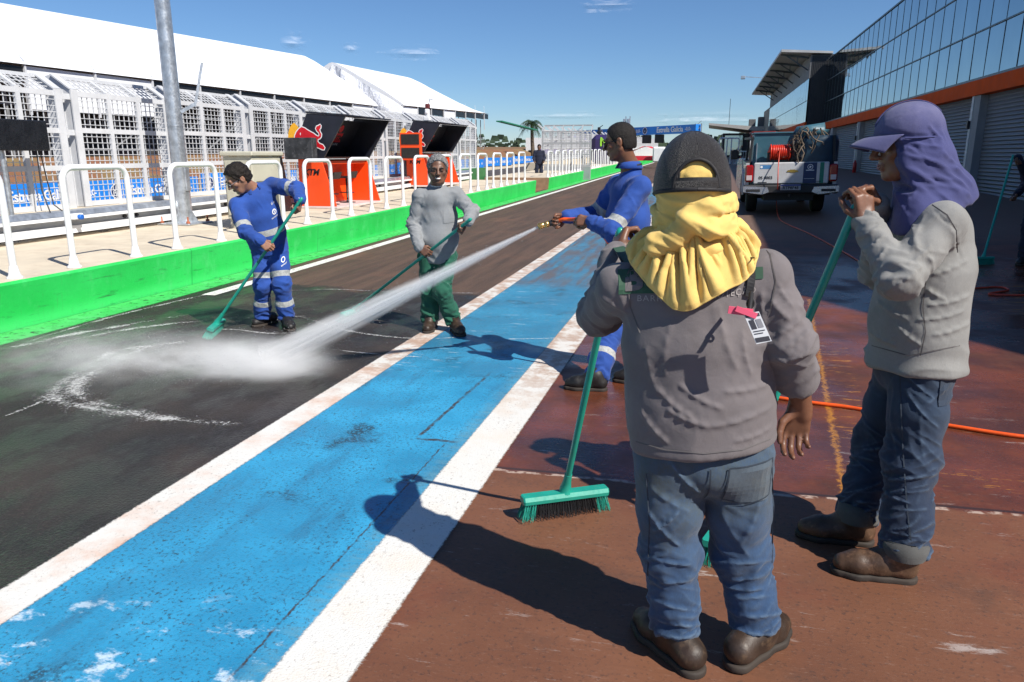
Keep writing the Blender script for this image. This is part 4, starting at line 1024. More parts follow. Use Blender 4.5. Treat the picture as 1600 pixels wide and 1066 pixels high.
pm = MB(); pm.add([(-.195, -.1535, .625), (.195, -.1535, .625), (.195, -.1535, .65), (-.195, -.1535, .65)], [(0, 1, 2, 3)], 0); text_on(pm, 'RTP8F48', .085, (0, -.152, .582), (1, 0, 0), (0, 0, 1), .002, 1, bold=.002)
pm.build('lettering', [M('plate_blue', (.02, .04, .25), .5), m_txt_k], pl, local=True)
mb = MB(); mb.box((-.8, .1, .42), (.8, 5.0, .5)); mb.box((-.5, .2, .3), (.5, 4.6, .42)); mb.box((-.75, 1.0, .3), (.75, 1.1, .4)); mb.lathe((0, -.08, .40), [(.03, 0), (.03, .05)], 8); mb.build('chassis', m_dplas, **P_)
mb = MB(); mb.box((-.83, .06, .55), (.83, 1.6, .6)); mb.box((-.83, 1.61, .5), (.83, 1.66, 1.12)); mb.build('bed_floor', m_dplas, **P_)
# cab
mb = MB(); lo = [(1.68, .42), (1.68, 1.14), (3.6, 1.14), (4.9, 1.02), (5.15, .8), (5.15, .42)]
mb.prism([(-.92, y, z) for y, z in lo], (1.84, 0, 0))
cabp = [(1.70, 1.141), (1.85, 1.56), (2.9, 1.60), (3.65, 1.141)]
mb.prism([(-.76, y, z) for y, z in cabp], (1.52, 0, 0)); mb.build('cab', m_car, **P_)
mb = MB(); mb.prism([(-.66, 1.70, 1.18), (-.6, 1.80, 1.50), (.6, 1.80, 1.50), (.66, 1.70, 1.18)], (0, -.012, 0)); mb.build('rear_window', m_cglass, **P_)
for s in (-1, 1):
    mb = MB(); mb.prism([(s*.765, 1.85, 1.17), (s*.765, 1.95, 1.50), (s*.765, 2.8, 1.52), (s*.765, 3.45, 1.17)], (s*.006, 0, 0)); mb.build('side_window', m_cglass, **P_)
    mb = MB(); mb.rbox((s*1.05-.1, 3.2, 1.12), (s*1.05+.1, 3.34, 1.36), .03); mb.bar((s*.92, 3.27, 1.16), (s*1.0, 3.27, 1.2), .05, .05); mb.build('wing_mirror', m_dplas, **P_)
    for yy in (1.22, 4.3):
        mb = MB(); mb.lathe((s*.70, yy, .385), [(.25, -.12), (.36, -.115), (.385, -.08), (.385, .08), (.36, .115), (.25, .12)], 28, axis=(s, 0, 0)); wh = mb.build('wheel', m_tyre, **P_)
        mb = MB(); mb.lathe((s*.70, yy, .385), [(.0, .08), (.06, .085), (.2, .06), (.245, .118), (.249, .10)], 20, axis=(s, 0, 0)); mb.build('rim', m_chrome, wh, local=True)
# rack and load
mb = MB()
for s in (-1, 1):
    for yy in (.08, 1.5): mb.bar((s*.83, yy, 1.12), (s*.80, yy, 1.6), .05, .05)
    mb.bar((s*.80, .05, 1.6), (s*.80, 3.4, 1.62), .05, .05)
mb.bar((-.8, 1.5, 1.6), (.8, 1.5, 1.6), .05, .05)
mb.build('load_rack', m_dplas, **P_)
def load(name, label, cat, parts):
    r = thing(name, label, cat, truck.matrix_basis @ Vector(parts[0][3]) if 0 else tb)
    r.scale = truck.scale; r.rotation_euler = truck.rotation_euler
    for nm, mb_, mt, _ in parts: mb_.build(nm, mt, r, local=True)
    return r
mb = MB(); mb.prism([(-.76, .45, .61), (.0, .45, .61), (.08, .45, 1.70), (-.74, .45, 1.68)], (0, .95, 0))
m2 = MB(); m2.rbox((-.765, .42, 1.685), (.1, 1.43, 1.72), .01); m3 = MB(); m3.bar((-.68, .44, .62), (-.68, .44, 1.5), .06, .02)
load('water_tank', 'blue steel water tank filling the pickup bed', 'tank', [('shell', mb, m_tank, (0, 0, 0)), ('rim', m2, m_tank, 0), ('strap', m3, m_galv, 0)])
mb = MB(); mb.lathe((.50, .35, 1.0), [(.0, -.38), (.42, -.38), (.44, -.3), (.44, .5), (.40, .62), (.0, .64)], 22, axis=(0, 0, 1)); mb.v = [(x, y if y > .1 else .1 + (y-.1)*.3, z) for x, y, z in mb.v]
m2 = MB(); m2.lathe((.12, .5, 1.68), [(.09, 0), (.14, 0), (.14, .55), (.09, .55)], 16, axis=(.95, -.2, .12)); 
load('water_drum', 'dark blue drum beside the tank on the pickup', 'drum', [('shell', mb, M('drum_dark', (.012, .035, .06), .4, .2), 0), ('feed_pipe', m2, m_tank, 0)])
mb = MB(); mb.lathe((-.42, .22, 1.30), [(.06, 0), (.17, 0), (.17, .02), (.13, .03), (.13, .36), (.17, .37), (.17, .39), (.06, .39)], 20, axis=(1, 0, 0)); m2 = MB()
for k in range(8): m2.tube([(-.36+.04*k, .22+.142*math.cos(a), 1.30+.142*math.sin(a)) for a in [2*PI*j/16 for j in range(17)]], .019, 6, caps=False)
m3 = MB(); m3.box((-.47, .15, 1.12), (-.43, .3, 1.3)); m3.box((-.02, .15, 1.12), (.02, .3, 1.3))
load('hose_reel', 'bright red hose reel on the tailgate of the pickup', 'hose reel', [('drum', mb, M('reel_red', (.6, .03, .01), .4), 0), ('wound_hose', m2, M('reel_red', (.6, .03, .01), .4), 0), ('stand', m3, m_dplas, 0)])
mb = MB(); rp = random.Random(2)
for k in range(26):
    x = rp.uniform(.0, .55); ps = [Vector((x, .05+rp.uniform(-.03, .1), 1.72 + rp.uniform(-.1, .1)))]
    for j in range(5): ps.append(ps[-1] + Vector((rp.uniform(-.1, .1), rp.uniform(-.04, .04), -rp.uniform(.02, .16))))
    mb.tube(ps, rp.uniform(.006, .016), 5)
load('rope_bundle', 'tangled ropes and straps hanging over the drum', 'ropes', [('strand', mb, M('rope_brown', (.13, .10, .075), .9, .4, 9), 0)])
mb = MB()
for k in range(3): mb.rbox((-.74 + .02*(k % 2), 1.9, 1.63 + k*.05), (-.2 - .03*(k % 2), 3.0, 1.665 + k*.05), .012)
load('folded_barrier', 'stack of red folded barriers on the pickup roof rack', 'barriers', [('board', mb, M('barrier_red', (.16, .012, .012), .6, .3), 0)])
mb = MB(); mb.tube([(.3, .25, 1.3), (.1, .1, 1.5), (.05, .1, 1.25), (.18, .08, 1.14), (.3, .12, 1.4), (.42, .1, 1.75)], .035, 8); mb.rbox((-.02, .12, 1.12), (.26, .4, 1.5), .03)
load('water_pump', 'black pump with bent suction pipe between reel and drum', 'pump', [('body', mb, m_dplas, 0)])
mb = MB(); q0 = PX(1335, 264, FX-.3); mb.lathe((q0.x, q0.y, zg(q0.x, q0.y)), [(.0, 0), (.1, 0), (.1, .5), (.05, .58), (.04, .66)], 12); mb.solo('extinguisher', M('ext_red', (.4, .02, .02), .4), 'red extinguisher standing by the garage door', 'extinguisher')
# ---------------------------------------------------------------- implicit-surface figures
_rs = np.random.RandomState(5); _perm = _rs.permutation(512); _grad = _rs.normal(size=(512, 3)); _grad /= np.linalg.norm(_grad, axis=1)[:, None]
def noise3(P):
    """gradient noise of an (n,3) array, about -1..1"""
    Pi = np.floor(P).astype(int); f = P - Pi; u = f*f*f*(f*(f*6-15)+10); r = 0
    for i in (0, 1):
        for j in (0, 1):
            for k in (0, 1):
                h = _perm[(_perm[(_perm[(Pi[:, 0]+i) & 511] + Pi[:, 1]+j) & 511] + Pi[:, 2]+k) & 511]
                d = _grad[h]; v = d[:, 0]*(f[:, 0]-i) + d[:, 1]*(f[:, 1]-j) + d[:, 2]*(f[:, 2]-k)
                r = r + v * np.where(i, u[:, 0], 1-u[:, 0]) * np.where(j, u[:, 1], 1-u[:, 1]) * np.where(k, u[:, 2], 1-u[:, 2])
    return r * 1.6
def A3(v): return np.array([v[0], v[1], v[2]], float)

class SDF:
    def __init__(self, lo, hi, h):
        self.h = h; self.lo = np.array(lo, float); n = np.ceil((np.array(hi, float)-self.lo)/h).astype(int)+1
        self.a = np.full(n, 1.0, np.float32); self.n = n
    def _box(self, lo, hi):
        i0 = np.maximum(np.floor((lo-self.lo)/self.h).astype(int), 0); i1 = np.minimum(np.ceil((hi-self.lo)/self.h).astype(int)+1, self.n)
        if np.any(i1 <= i0): return None
        sl = tuple(slice(a, b) for a, b in zip(i0, i1))
        g = np.stack(np.meshgrid(*[self.lo[k]+self.h*np.arange(i0[k], i1[k]) for k in range(3)], indexing='ij'), -1)
        return sl, g
    def _put(self, sl, d, k, op):
        b = self.a[sl]
        if op == 'sub': d = -d; self.a[sl] = self._smax(b, d, k); return
        if k <= 0: self.a[sl] = np.minimum(b, d); return
        h = np.maximum(k - np.abs(b-d), 0)/k; self.a[sl] = np.minimum(b, d) - h*h*k*.25
    def _smax(self, b, d, k):
        if k <= 0: return np.maximum(b, d)
        h = np.maximum(k - np.abs(b-d), 0)/k; return np.maximum(b, d) + h*h*k*.25
    def cone(self, a, b, ra, rb, k=.02, side=None, sc=1.0, op='add'):
        """round cone; with side/sc its section is sc times wider along side"""
        a = A3(a); b = A3(b); m = max(ra, rb)*max(1, sc) + k + 2*self.h
        q = self._box(np.minimum(a, b)-m, np.maximum(a, b)+m)
        if q is None: return self
        sl, g = q; p = g - a; ba = b - a
        if side is not None:
            s = A3(side); s = s/np.linalg.norm(s); f = 1-1/sc
            p = p - (p@s)[..., None]*s*f; ba = ba - (ba@s)*s*f
        t = np.clip((p@ba)/max(ba@ba, 1e-9), 0, 1)
        d = np.linalg.norm(p - t[..., None]*ba, axis=-1) - (ra + (rb-ra)*t)
        self._put(sl, d.astype(np.float32), k, op); return self
    def chain(self, pts, rs, k=.02, **kw):
        for i in range(len(pts)-1): self.cone(pts[i], pts[i+1], rs[i], rs[i+1], k, **kw)
        return self
    def ell(self, c, r, R=None, k=.02, op='add'):
        """ellipsoid, axes in the rows of R"""
        c = A3(c); r = np.array(r, float); R = np.eye(3) if R is None else np.array(R, float); m = max(r)+k+2*self.h
        q = self._box(c-m, c+m)
        if q is None: return self
        sl, g = q; p = (g-c)@R.T; l = np.linalg.norm(p/r, axis=-1); g2 = np.linalg.norm(p/(r*r), axis=-1)
        d = l*(l-1)/np.maximum(g2, 1e-6); self._put(sl, d.astype(np.float32), k, op); return self
    def cut(self, p, n, k=.006):
        """keep the side the normal points away from"""
        p = A3(p); n = A3(n); n = n/np.linalg.norm(n)
        g = np.stack(np.meshgrid(*[self.lo[i]+self.h*np.arange(self.n[i]) for i in range(3)], indexing='ij'), -1)
        self.a = self._smax(self.a, ((g-p)@n).astype(np.float32), k); return self
    def cutbox(self, p, n, R):
        p = A3(p); n = A3(n); n = n/np.linalg.norm(n); q = self._box(p-R, p+R)
        if q is None: return self
        sl, g = q; pl = (g-p)@n; rad = np.linalg.norm(g-p-pl[..., None]*n, axis=-1)
        d = np.maximum(pl, -1); d = np.where(rad < R*.62, d, -1); self.a[sl] = np.maximum(self.a[sl], d.astype(np.float32)); return self
    def mesh(self, smooth=1):
        a = self.a; s = a < 0; h = self.h
        c = np.zeros(np.array(a.shape)-1, np.uint8)
        for i in (0, 1):
            for j in (0, 1):
                for k in (0, 1): c += s[i:a.shape[0]-1+i, j:a.shape[1]-1+j, k:a.shape[2]-1+k]
        mk = (c > 0) & (c < 8); ids = np.full(mk.shape, -1, np.int64); ijk = np.argwhere(mk); ids[mk] = np.arange(len(ijk))
        acc = np.zeros((len(ijk), 3)); cnt = np.zeros(len(ijk))
        cor = [(i, j, k) for i in (0, 1) for j in (0, 1) for k in (0, 1)]
        for p in cor:
            for ax in range(3):
                if p[ax]: continue
                q = list(p); q[ax] = 1
                va = a[ijk[:, 0]+p[0], ijk[:, 1]+p[1], ijk[:, 2]+p[2]].astype(float); vb = a[ijk[:, 0]+q[0], ijk[:, 1]+q[1], ijk[:, 2]+q[2]].astype(float)
                x = (va < 0) != (vb < 0); t = np.where(x, va/np.where(x, va-vb, 1), 0)
                pt = np.tile(np.array(p, float), (len(ijk), 1)); pt[:, ax] = t
                acc[x] += pt[x]; cnt[x] += 1
        V = self.lo + h*(ijk + acc/np.maximum(cnt, 1)[:, None]); Q = []
        for ax in range(3):
            sl0 = [slice(None)]*3; sl1 = [slice(None)]*3; sl0[ax] = slice(0, -1); sl1[ax] = slice(1, None)
            x = s[tuple(sl0)] != s[tuple(sl1)]; e = np.argwhere(x)
            u, v = [(1, 2), (2, 0), (0, 1)][ax]
            ok = (e[:, u] > 0) & (e[:, v] > 0) & (e[:, u] < mk.shape[u]) & (e[:, v] < mk.shape[v]); e = e[ok]
            def idx(du, dv):
                f = e.copy(); f[:, u] -= du; f[:, v] -= dv; return ids[f[:, 0], f[:, 1], f[:, 2]]
            q = np.stack([idx(1, 1), idx(0, 1), idx(0, 0), idx(1, 0)], 1)
            fl = ~s[e[:, 0], e[:, 1], e[:, 2]]; q[fl] = q[fl][:, ::-1]; Q.append(q)
        Q = np.concatenate(Q); Q = Q[(Q >= 0).all(1)]
        return lap(V, Q, smooth), Q
def edges_of(Q): return np.concatenate([Q[:, [0, 1]], Q[:, [1, 2]], Q[:, [2, 3]], Q[:, [3, 0]]])
def lap(V, Q, n, w=.5):
    E = edges_of(Q)
    for _ in range(n):
        S = np.zeros_like(V); C = np.bincount(E[:, 0], minlength=len(V)) + np.bincount(E[:, 1], minlength=len(V))
        for k in range(3): S[:, k] = np.bincount(E[:, 0], V[E[:, 1], k], len(V)) + np.bincount(E[:, 1], V[E[:, 0], k], len(V))
        V = V + w*(S/np.maximum(C, 1)[:, None] - V)
    return V
def normals(V, Q):
    n = np.cross(V[Q[:, 2]]-V[Q[:, 0]], V[Q[:, 3]]-V[Q[:, 1]]); N = np.zeros_like(V)
    for k in range(4):
        for c in range(3): N[:, c] += np.bincount(Q[:, k], n[:, c], len(V))
    return N/np.maximum(np.linalg.norm(N, axis=1), 1e-9)[:, None]

def creases(V, N, strokes):
    """pinched folds: each stroke (a, b, width, amp) raises a ridge with a groove on either side"""
    d = np.zeros(len(V))
    for a, b, w, amp in strokes:
        m = np.all((V > np.minimum(a, b)-3.2*w) & (V < np.maximum(a, b)+3.2*w), axis=1)
        if not m.any(): continue
        p = V[m]-a; ba = b-a; t = np.clip((p@ba)/max(ba@ba, 1e-9), 0, 1); r2 = ((p-t[:, None]*ba)**2).sum(1)
        tp = np.sin(np.pi*np.clip(t*.9+.05, 0, 1))
        d[m] += amp*1.25*tp*(np.exp(-(r2/(w*w))**.62) - .55*np.exp(-r2/(3.2*w*w)))
    return V + N*d[:, None]
def ring_strokes(rng, a, b, r, n, t0, t1, amp, w=(.010, .017), ln=(.5, 1.3), tilt=.5, face=None):
    """random part-rings round a limb a->b of radius r, between t0 and t1 along it"""
    a = A3(a); b = A3(b); ax = b-a; L = np.linalg.norm(ax); ax = ax/L
    s = np.cross(ax, [0.3, .2, 1.0] if abs(ax[2]) < .9 else [1, 0.2, 0]); s /= np.linalg.norm(s); u = np.cross(ax, s); out = []
    for _ in range(n):
        t = rng.uniform(t0, t1); th = rng.uniform(0, 2*PI); l = rng.uniform(*ln); ti = rng.uniform(-tilt, tilt)
        rr = r(t) if callable(r) else r; wv = rng.uniform(*w); am = amp*rng.uniform(.5, 1.2)
        ps = [a + ax*(L*t + ti*rr*q*l) + rr*(math.cos(th+q*l)*s + math.sin(th+q*l)*u) for q in (-1, -.33, .33, 1)]
        for q in range(3): out.append((ps[q], ps[q+1], wv, am*(.8 if q != 1 else 1)))
    return out
def cloth_noise(V, N, amp, scale, stretch=(1, 1, 1), seed=0, ridge=True):
    P = V*np.array(stretch)*scale + seed*17.3
    n = noise3(P + .6*noise3(P*.6+9)[:, None])
    if ridge: n = 1 - 2*np.abs(n)
    return V + N*(amp*n)[:, None]

def limb_folds(V, N, a, b, R, prof, freq, seed, k=1.0):
    """wrinkles that run round a limb a->b, strongest where prof says"""
    a = A3(a); b = A3(b); ax = b-a; L = np.linalg.norm(ax); ax = ax/L; s = np.cross(ax, [.3, .2, 1.] if abs(ax[2]) < .9 else [1, .2, 0]); s /= np.linalg.norm(s); u = np.cross(ax, s)
    p = V-a; t = (p@ax)/L; q = p - (p@ax)[:, None]*ax; r = np.linalg.norm(q, axis=1); m = (r < R) & (t > -.25) & (t < 1.3)
    if not m.any(): return V
    th = np.arctan2(q[m]@u, q[m]@s); tt = t[m]*L
    w = noise3(np.stack([tt*5, np.cos(th)*.8, np.sin(th)*.8], 1) + seed*7.7)
    n = noise3(np.stack([(tt + .05*np.sin(th + seed) + .025*w)*freq, np.cos(th)*.75, np.sin(th)*.75], 1) + seed*3.1)
    f = (1-np.abs(n)*2.2); edge = np.clip((R-r[m])/(R*.25), 0, 1)*np.clip((t[m]+.25)/.2, 0, 1)*np.clip((1.3-t[m])/.2, 0, 1)
    V = V.copy(); V[m] += N[m]*(prof(t[m])*f*edge*k)[:, None]; return V
def basis(fwd, up):
    f = Vector(fwd).normalized(); u = Vector(up); r = f.cross(u).normalized(); u = r.cross(f); return np.array([A3(r), A3(f), A3(u)])  # rows right, forward, up

def add_head(S, c, B, k=1.0):
    """head and neck stub; c is the middle of the head, B its right/forward/up axes"""
    T = lambda x, y, z: A3(c) + (np.array([x, y, z])*k)@B
    S.ell(T(0, -.014, .034), np.array([.077, .097, .088])*k, B, .01)
    S.ell(T(0, .020, -.042), np.array([.060, .070, .078])*k, B, .03)
    S.cone(T(-.028, .05, -.088), T(.028, .05, -.088), .026*k, .026*k, .02); S.ell(T(0, .066, -.098), np.array([.024, .02, .018])*k, B, .012)
    for s in (-1, 1):
        S.cone(T(s*.058, -.005, -.045), T(s*.03, .045, -.088), .022*k, .02*k, .02)
        S.ell(T(s*.043, .058, -.018), np.array([.026, .022, .02])*k, B, .02)
    S.cone(T(-.036, .078, .024), T(.036, .078, .024), .014*k, .014*k, .012)
    for s in (-1, 1): S.ell(T(s*.032, .096, .004), np.array([.018, .016, .011])*k, B, .008, 'sub')
    for s in (-1, 1): S.ell(T(s*.032, .078, .004), np.array([.0135, .0125, .0125])*k, B, .003)
    S.chain([T(0, .088, .018), T(0, .102, -.008), T(0, .113, -.025)], [.0085*k, .0095*k, .0125*k], .008)
    for s in (-1, 1): S.ell(T(s*.013, .099, -.03), np.array([.0095, .012, .008])*k, B, .006)
    S.cone(T(-.016, .086, -.056), T(.016, .086, -.056), .0075*k, .0075*k, .006); S.cone(T(-.014, .085, -.068), T(.014, .085, -.068), .0085*k, .0085*k, .006)
    S.cone(T(-.022, .094, -.062), T(.022, .094, -.062), .0022*k, .0022*k, .002, op='sub')
    for s in (-1, 1):
        S.ell(T(s*.080, -.012, -.004), np.array([.009, .020, .033])*k, B, .008); S.ell(T(s*.089, -.006, .0), np.array([.006, .010, .018])*k, B, .004, 'sub')
    return T
def add_hand(S, w, d, pn, side, curl=(1.1, 1.3, .8), spread=.0, thumb=.7, k=1.0):
    """hand from wrist w along d; pn is the way the palm faces; side +1 puts the thumb on d x pn"""
    d = A3(d)/np.linalg.norm(A3(d)); pn = A3(pn); pn = pn - d*(pn@d); pn /= np.linalg.norm(pn); x = np.cross(d, pn)*side   # towards thumb
    W = A3(w); kn = []
    offs = (.030, .010, -.010, -.028); ln = ((.042, .026, .020), (.046, .029, .021), (.043, .027, .020), (.034, .021, .018)); pl = (.088, .092, .088, .080)
    for i in range(4):
        b = W + x*offs[i]*.6*k + d*.012*k; kpt = W + x*offs[i]*k + d*pl[i]*k - pn*.002; S.cone(b, kpt, .0155*k, .0115*k, .012); kn.append(kpt)
    S.cone(W + x*.012*k, W - x*.012*k + d*.03*k, .019*k, .018*k, .015)
    for i in range(4):
        p = kn[i]; ang = 0.0; r = (.0093, .0096, .0092, .0082)[i]*k; fd = d + x*spread*(1.5-i)
        fd /= np.linalg.norm(fd)
        for j in range(3):
            ang += curl[j]*(1 + .06*(i-1.5)); v = fd*math.cos(ang) + pn*math.sin(ang); q = p + v*ln[i][j]*k
            S.cone(p, q, r*(1-.06*j), r*(.94-.08*j), .0035); p = q
    b = W + x*.020*k + d*.022*k + pn*.006*k; v1 = d*.62 + x*.62 + pn*(.25+.5*thumb); v1 /= np.linalg.norm(v1); q = b + v1*.044*k; S.cone(b, q, .0155*k, .0115*k, .012)
    v2 = d*.8 + x*(.35-.5*thumb) + pn*(.15+.75*thumb); v2 /= np.linalg.norm(v2); r_ = q + v2*.033*k; S.cone(q, r_, .0112*k, .0100*k, .004)
    v3 = d*.75 + x*(.1-.6*thumb) + pn*(.15+.8*thumb); v3 /= np.linalg.norm(v3); S.cone(r_, r_ + v3*.025*k, .0098*k, .0082*k, .004)

def skin_mat(name, col, rough=.45):
    t = NT(name); p = t.obj()
    c = t.mix(t.ramp(t.noise(p, 14, 5), .3, .7), tuple(x*.82 for x in col), tuple(min(1, x*1.15) for x in col))
    c = t.mix(t.ramp(t.noise(p, 90, 3, .7), .55, .75, 0, .3), c, tuple(x*.6 for x in col))
    t.bump(t.noise(p, 160, 4, .7), .25, .002); t.bs.inputs['Subsurface Weight'].default_value = .08; t.bs.inputs['Subsurface Radius'].default_value = (.012, .005, .003)
    t.bs.inputs['Subsurface Scale'].default_value = .4
    return t.fin(c, rough)
def wear_light_of(V, Q):
    """how far each point stands proud of its neighbours: ridges are painted pale for rubbed denim and crisper fold light"""
    N = normals(V, Q); L = lap(V, Q, 4, .6); d = ((V-L)*N).sum(1); return np.clip(d/.0022, 0, 1)
def cloth_mat(name, col, rough=.9, var=.12, stains=None, weave=700, bands=None, bandcol=(.55, .56, .55), fade_light=None, grain=.0, wear_light=None):
    """woven cloth; bands = name of a vertex attribute that is above .5 on sewn-on reflective tape"""
    t = NT(name); p = t.obj()
    c = t.mix(t.ramp(t.noise(p, 5, 6, .6), .3, .7), tuple(x*(1-var) for x in col), tuple(min(1, x*(1+var)) for x in col))
    if fade_light is not None: c = t.mix(t.math('MULTIPLY', t.attr('fade_light'), t.ramp(t.noise(p, 9, 5, .7), .25, .7, .35, 1)), c, fade_light)
    if wear_light is not None: c = t.mix(t.math('MULTIPLY', t.attr('wear_light'), t.ramp(t.noise(p, 30, 4, .7), .3, .6, .35, .9)), c, wear_light)  # paler ridges: rubbed denim plus light-and-dark fold contrast put into the colour
    if stains is not None: c = t.mix(t.math('MULTIPLY', t.ramp(t.noise(p, 4.5, 7, .7), .5, .72), .55), c, stains)
    if grain: c = t.mix(t.ramp(t.noise(t.mapping(p, (1, 1, .35)), 260, 3, .8), .4, .7, 0, grain), c, tuple(min(1, x*1.9) for x in col))
    r = rough
    if bands:
        bm = t.math('GREATER_THAN', t.attr(bands), .5); tape = t.mix(t.ramp(t.noise(p, 60, 4, .7), .35, .65), tuple(x*.72 for x in bandcol), bandcol)
        c = t.mix(bm, c, tape)
    t.bump(t.math('ADD', t.math('ADD', t.math('MULTIPLY', t.noise(p, weave, 2), .5), t.math('MULTIPLY', t.noise(p, 60, 4, .65), .7)), t.math('MULTIPLY', t.noise(p, 17, 4, .5, 1.2), .9)), .4, .004)
    t.bs.inputs['Sheen Weight'].default_value = .12
    return t.fin(c, r)
def put(name, VQ, mat, root, attrs=None, parent=None, holes=None):
    V, Q = VQ
    if holes is not None: Q = Q[~holes[Q].any(1)]
    me = np_mesh(name, V, Q)
    for k, v in (attrs or {}).items(): me.attributes.new(k, 'FLOAT', 'POINT').data.foreach_set('value', np.asarray(v, np.float32))
    return link_mesh(name, me, mat, parent or root)
def seg_t(V, a, b):
    a = A3(a); ba = A3(b)-a; t = (V-a)@ba/(ba@ba); d = np.linalg.norm(V-a-np.clip(t, 0, 1)[:, None]*ba, axis=1); return t, d
def near_mask(V, pts, R):
    m = np.zeros(len(V), bool)
    for i in range(len(pts)-1):
        t, d = seg_t(V, pts[i], pts[i+1]); m |= d < R
    return m

def boots(root, ank, toe, mat, solem, shin=None, k=1.0, h=.006):
    """work boot from ankle joint and toe point on the ground"""
    ank = A3(ank); toe = A3(toe); f = toe-ank; f[2] = 0; f /= np.linalg.norm(f); sd = np.array([f[1], -f[0], 0]); up = np.array([0, 0, 1.])
    gz = toe[2]; L = .275*k; heel = toe - f*L; heel[2] = gz
    lo = np.minimum(np.minimum(heel, toe), ank) - .14; hi = np.maximum(np.maximum(heel, toe), ank) + .16
    S = SDF(lo, hi, h); H = lambda a, z: heel + f*L*a + up*z
    S.chain([H(.13, .055), H(.45, .055), H(.72, .048), H(.9, .042)], [.040, .044, .046, .036], .025, side=sd, sc=1.05)
    S.chain([H(.16, .06), ank + up*.0, ank + (A3(shin)-ank)*.25 if shin is not None else ank+up*.09], [.042, .05, .05], .03)
    S.cone(H(.5, .07), ank + f*.03, .035, .042, .03)
    S.cut(H(.5, .024), -up); V, Q = S.mesh(1); N = normals(V, Q); rng = random.Random(int(abs(toe[0])*1000))
    st = ring_strokes(rng, H(.45, .06), H(.72, .05), .05, 7, .0, 1., .004, (.006, .010), (.3, .8)); V = creases(V, N, st)
    b = put('boot', (V, Q), mat, root)
    S = SDF(lo, hi, h); S.chain([H(.12, .012), H(.45, .012), H(.74, .012), H(.92, .012)], [.043, .042, .05, .038], .02, side=sd, sc=1.06)
    S.cut(H(.5, .026), up, 0); S.cut(H(.5, .0), -up, 0); put('sole', S.mesh(0), solem, root, parent=b)
    return b
CFv = Vector((-math.sin(YAW), math.cos(YAW), 0)); CRv = Vector((math.cos(YAW), math.sin(YAW), 0)); UPv = Vector((0, 0, 1))
def D3(r, f, u): return CRv*r + CFv*f + UPv*u
SK_DARK = skin_mat('skin_dark_brown', (.15, .072, .044)); SK_MID = skin_mat('skin_brown', (.17, .075, .042)); SK_TAN = skin_mat('skin_tan', (.30, .15, .095))
m_eye = M('eye_white', (.13, .10, .09), .2, .05); m_iris = M('iris_dark', (.02, .012, .008), .1); m_tooth = M('teeth', (.75, .72, .66), .25)
m_lash = M('eyelid_line', (.02, .011, .008), .6); m_lip = M('lip_brown', (.16, .06, .05), .4)
m_sole = M('sole_rubber', (.035, .026, .02), .8, .3)
def hair_mat(name, col, col2):
    t = NT(name); p = t.obj(); c = t.mix(t.ramp(t.noise(p, 130, 4, .8), .35, .65), col, col2); t.bs.inputs['Specular IOR Level'].default_value = .18; t.bump(t.noise(p, 190, 4, .8), .9, .006); return t.fin(c, .5)

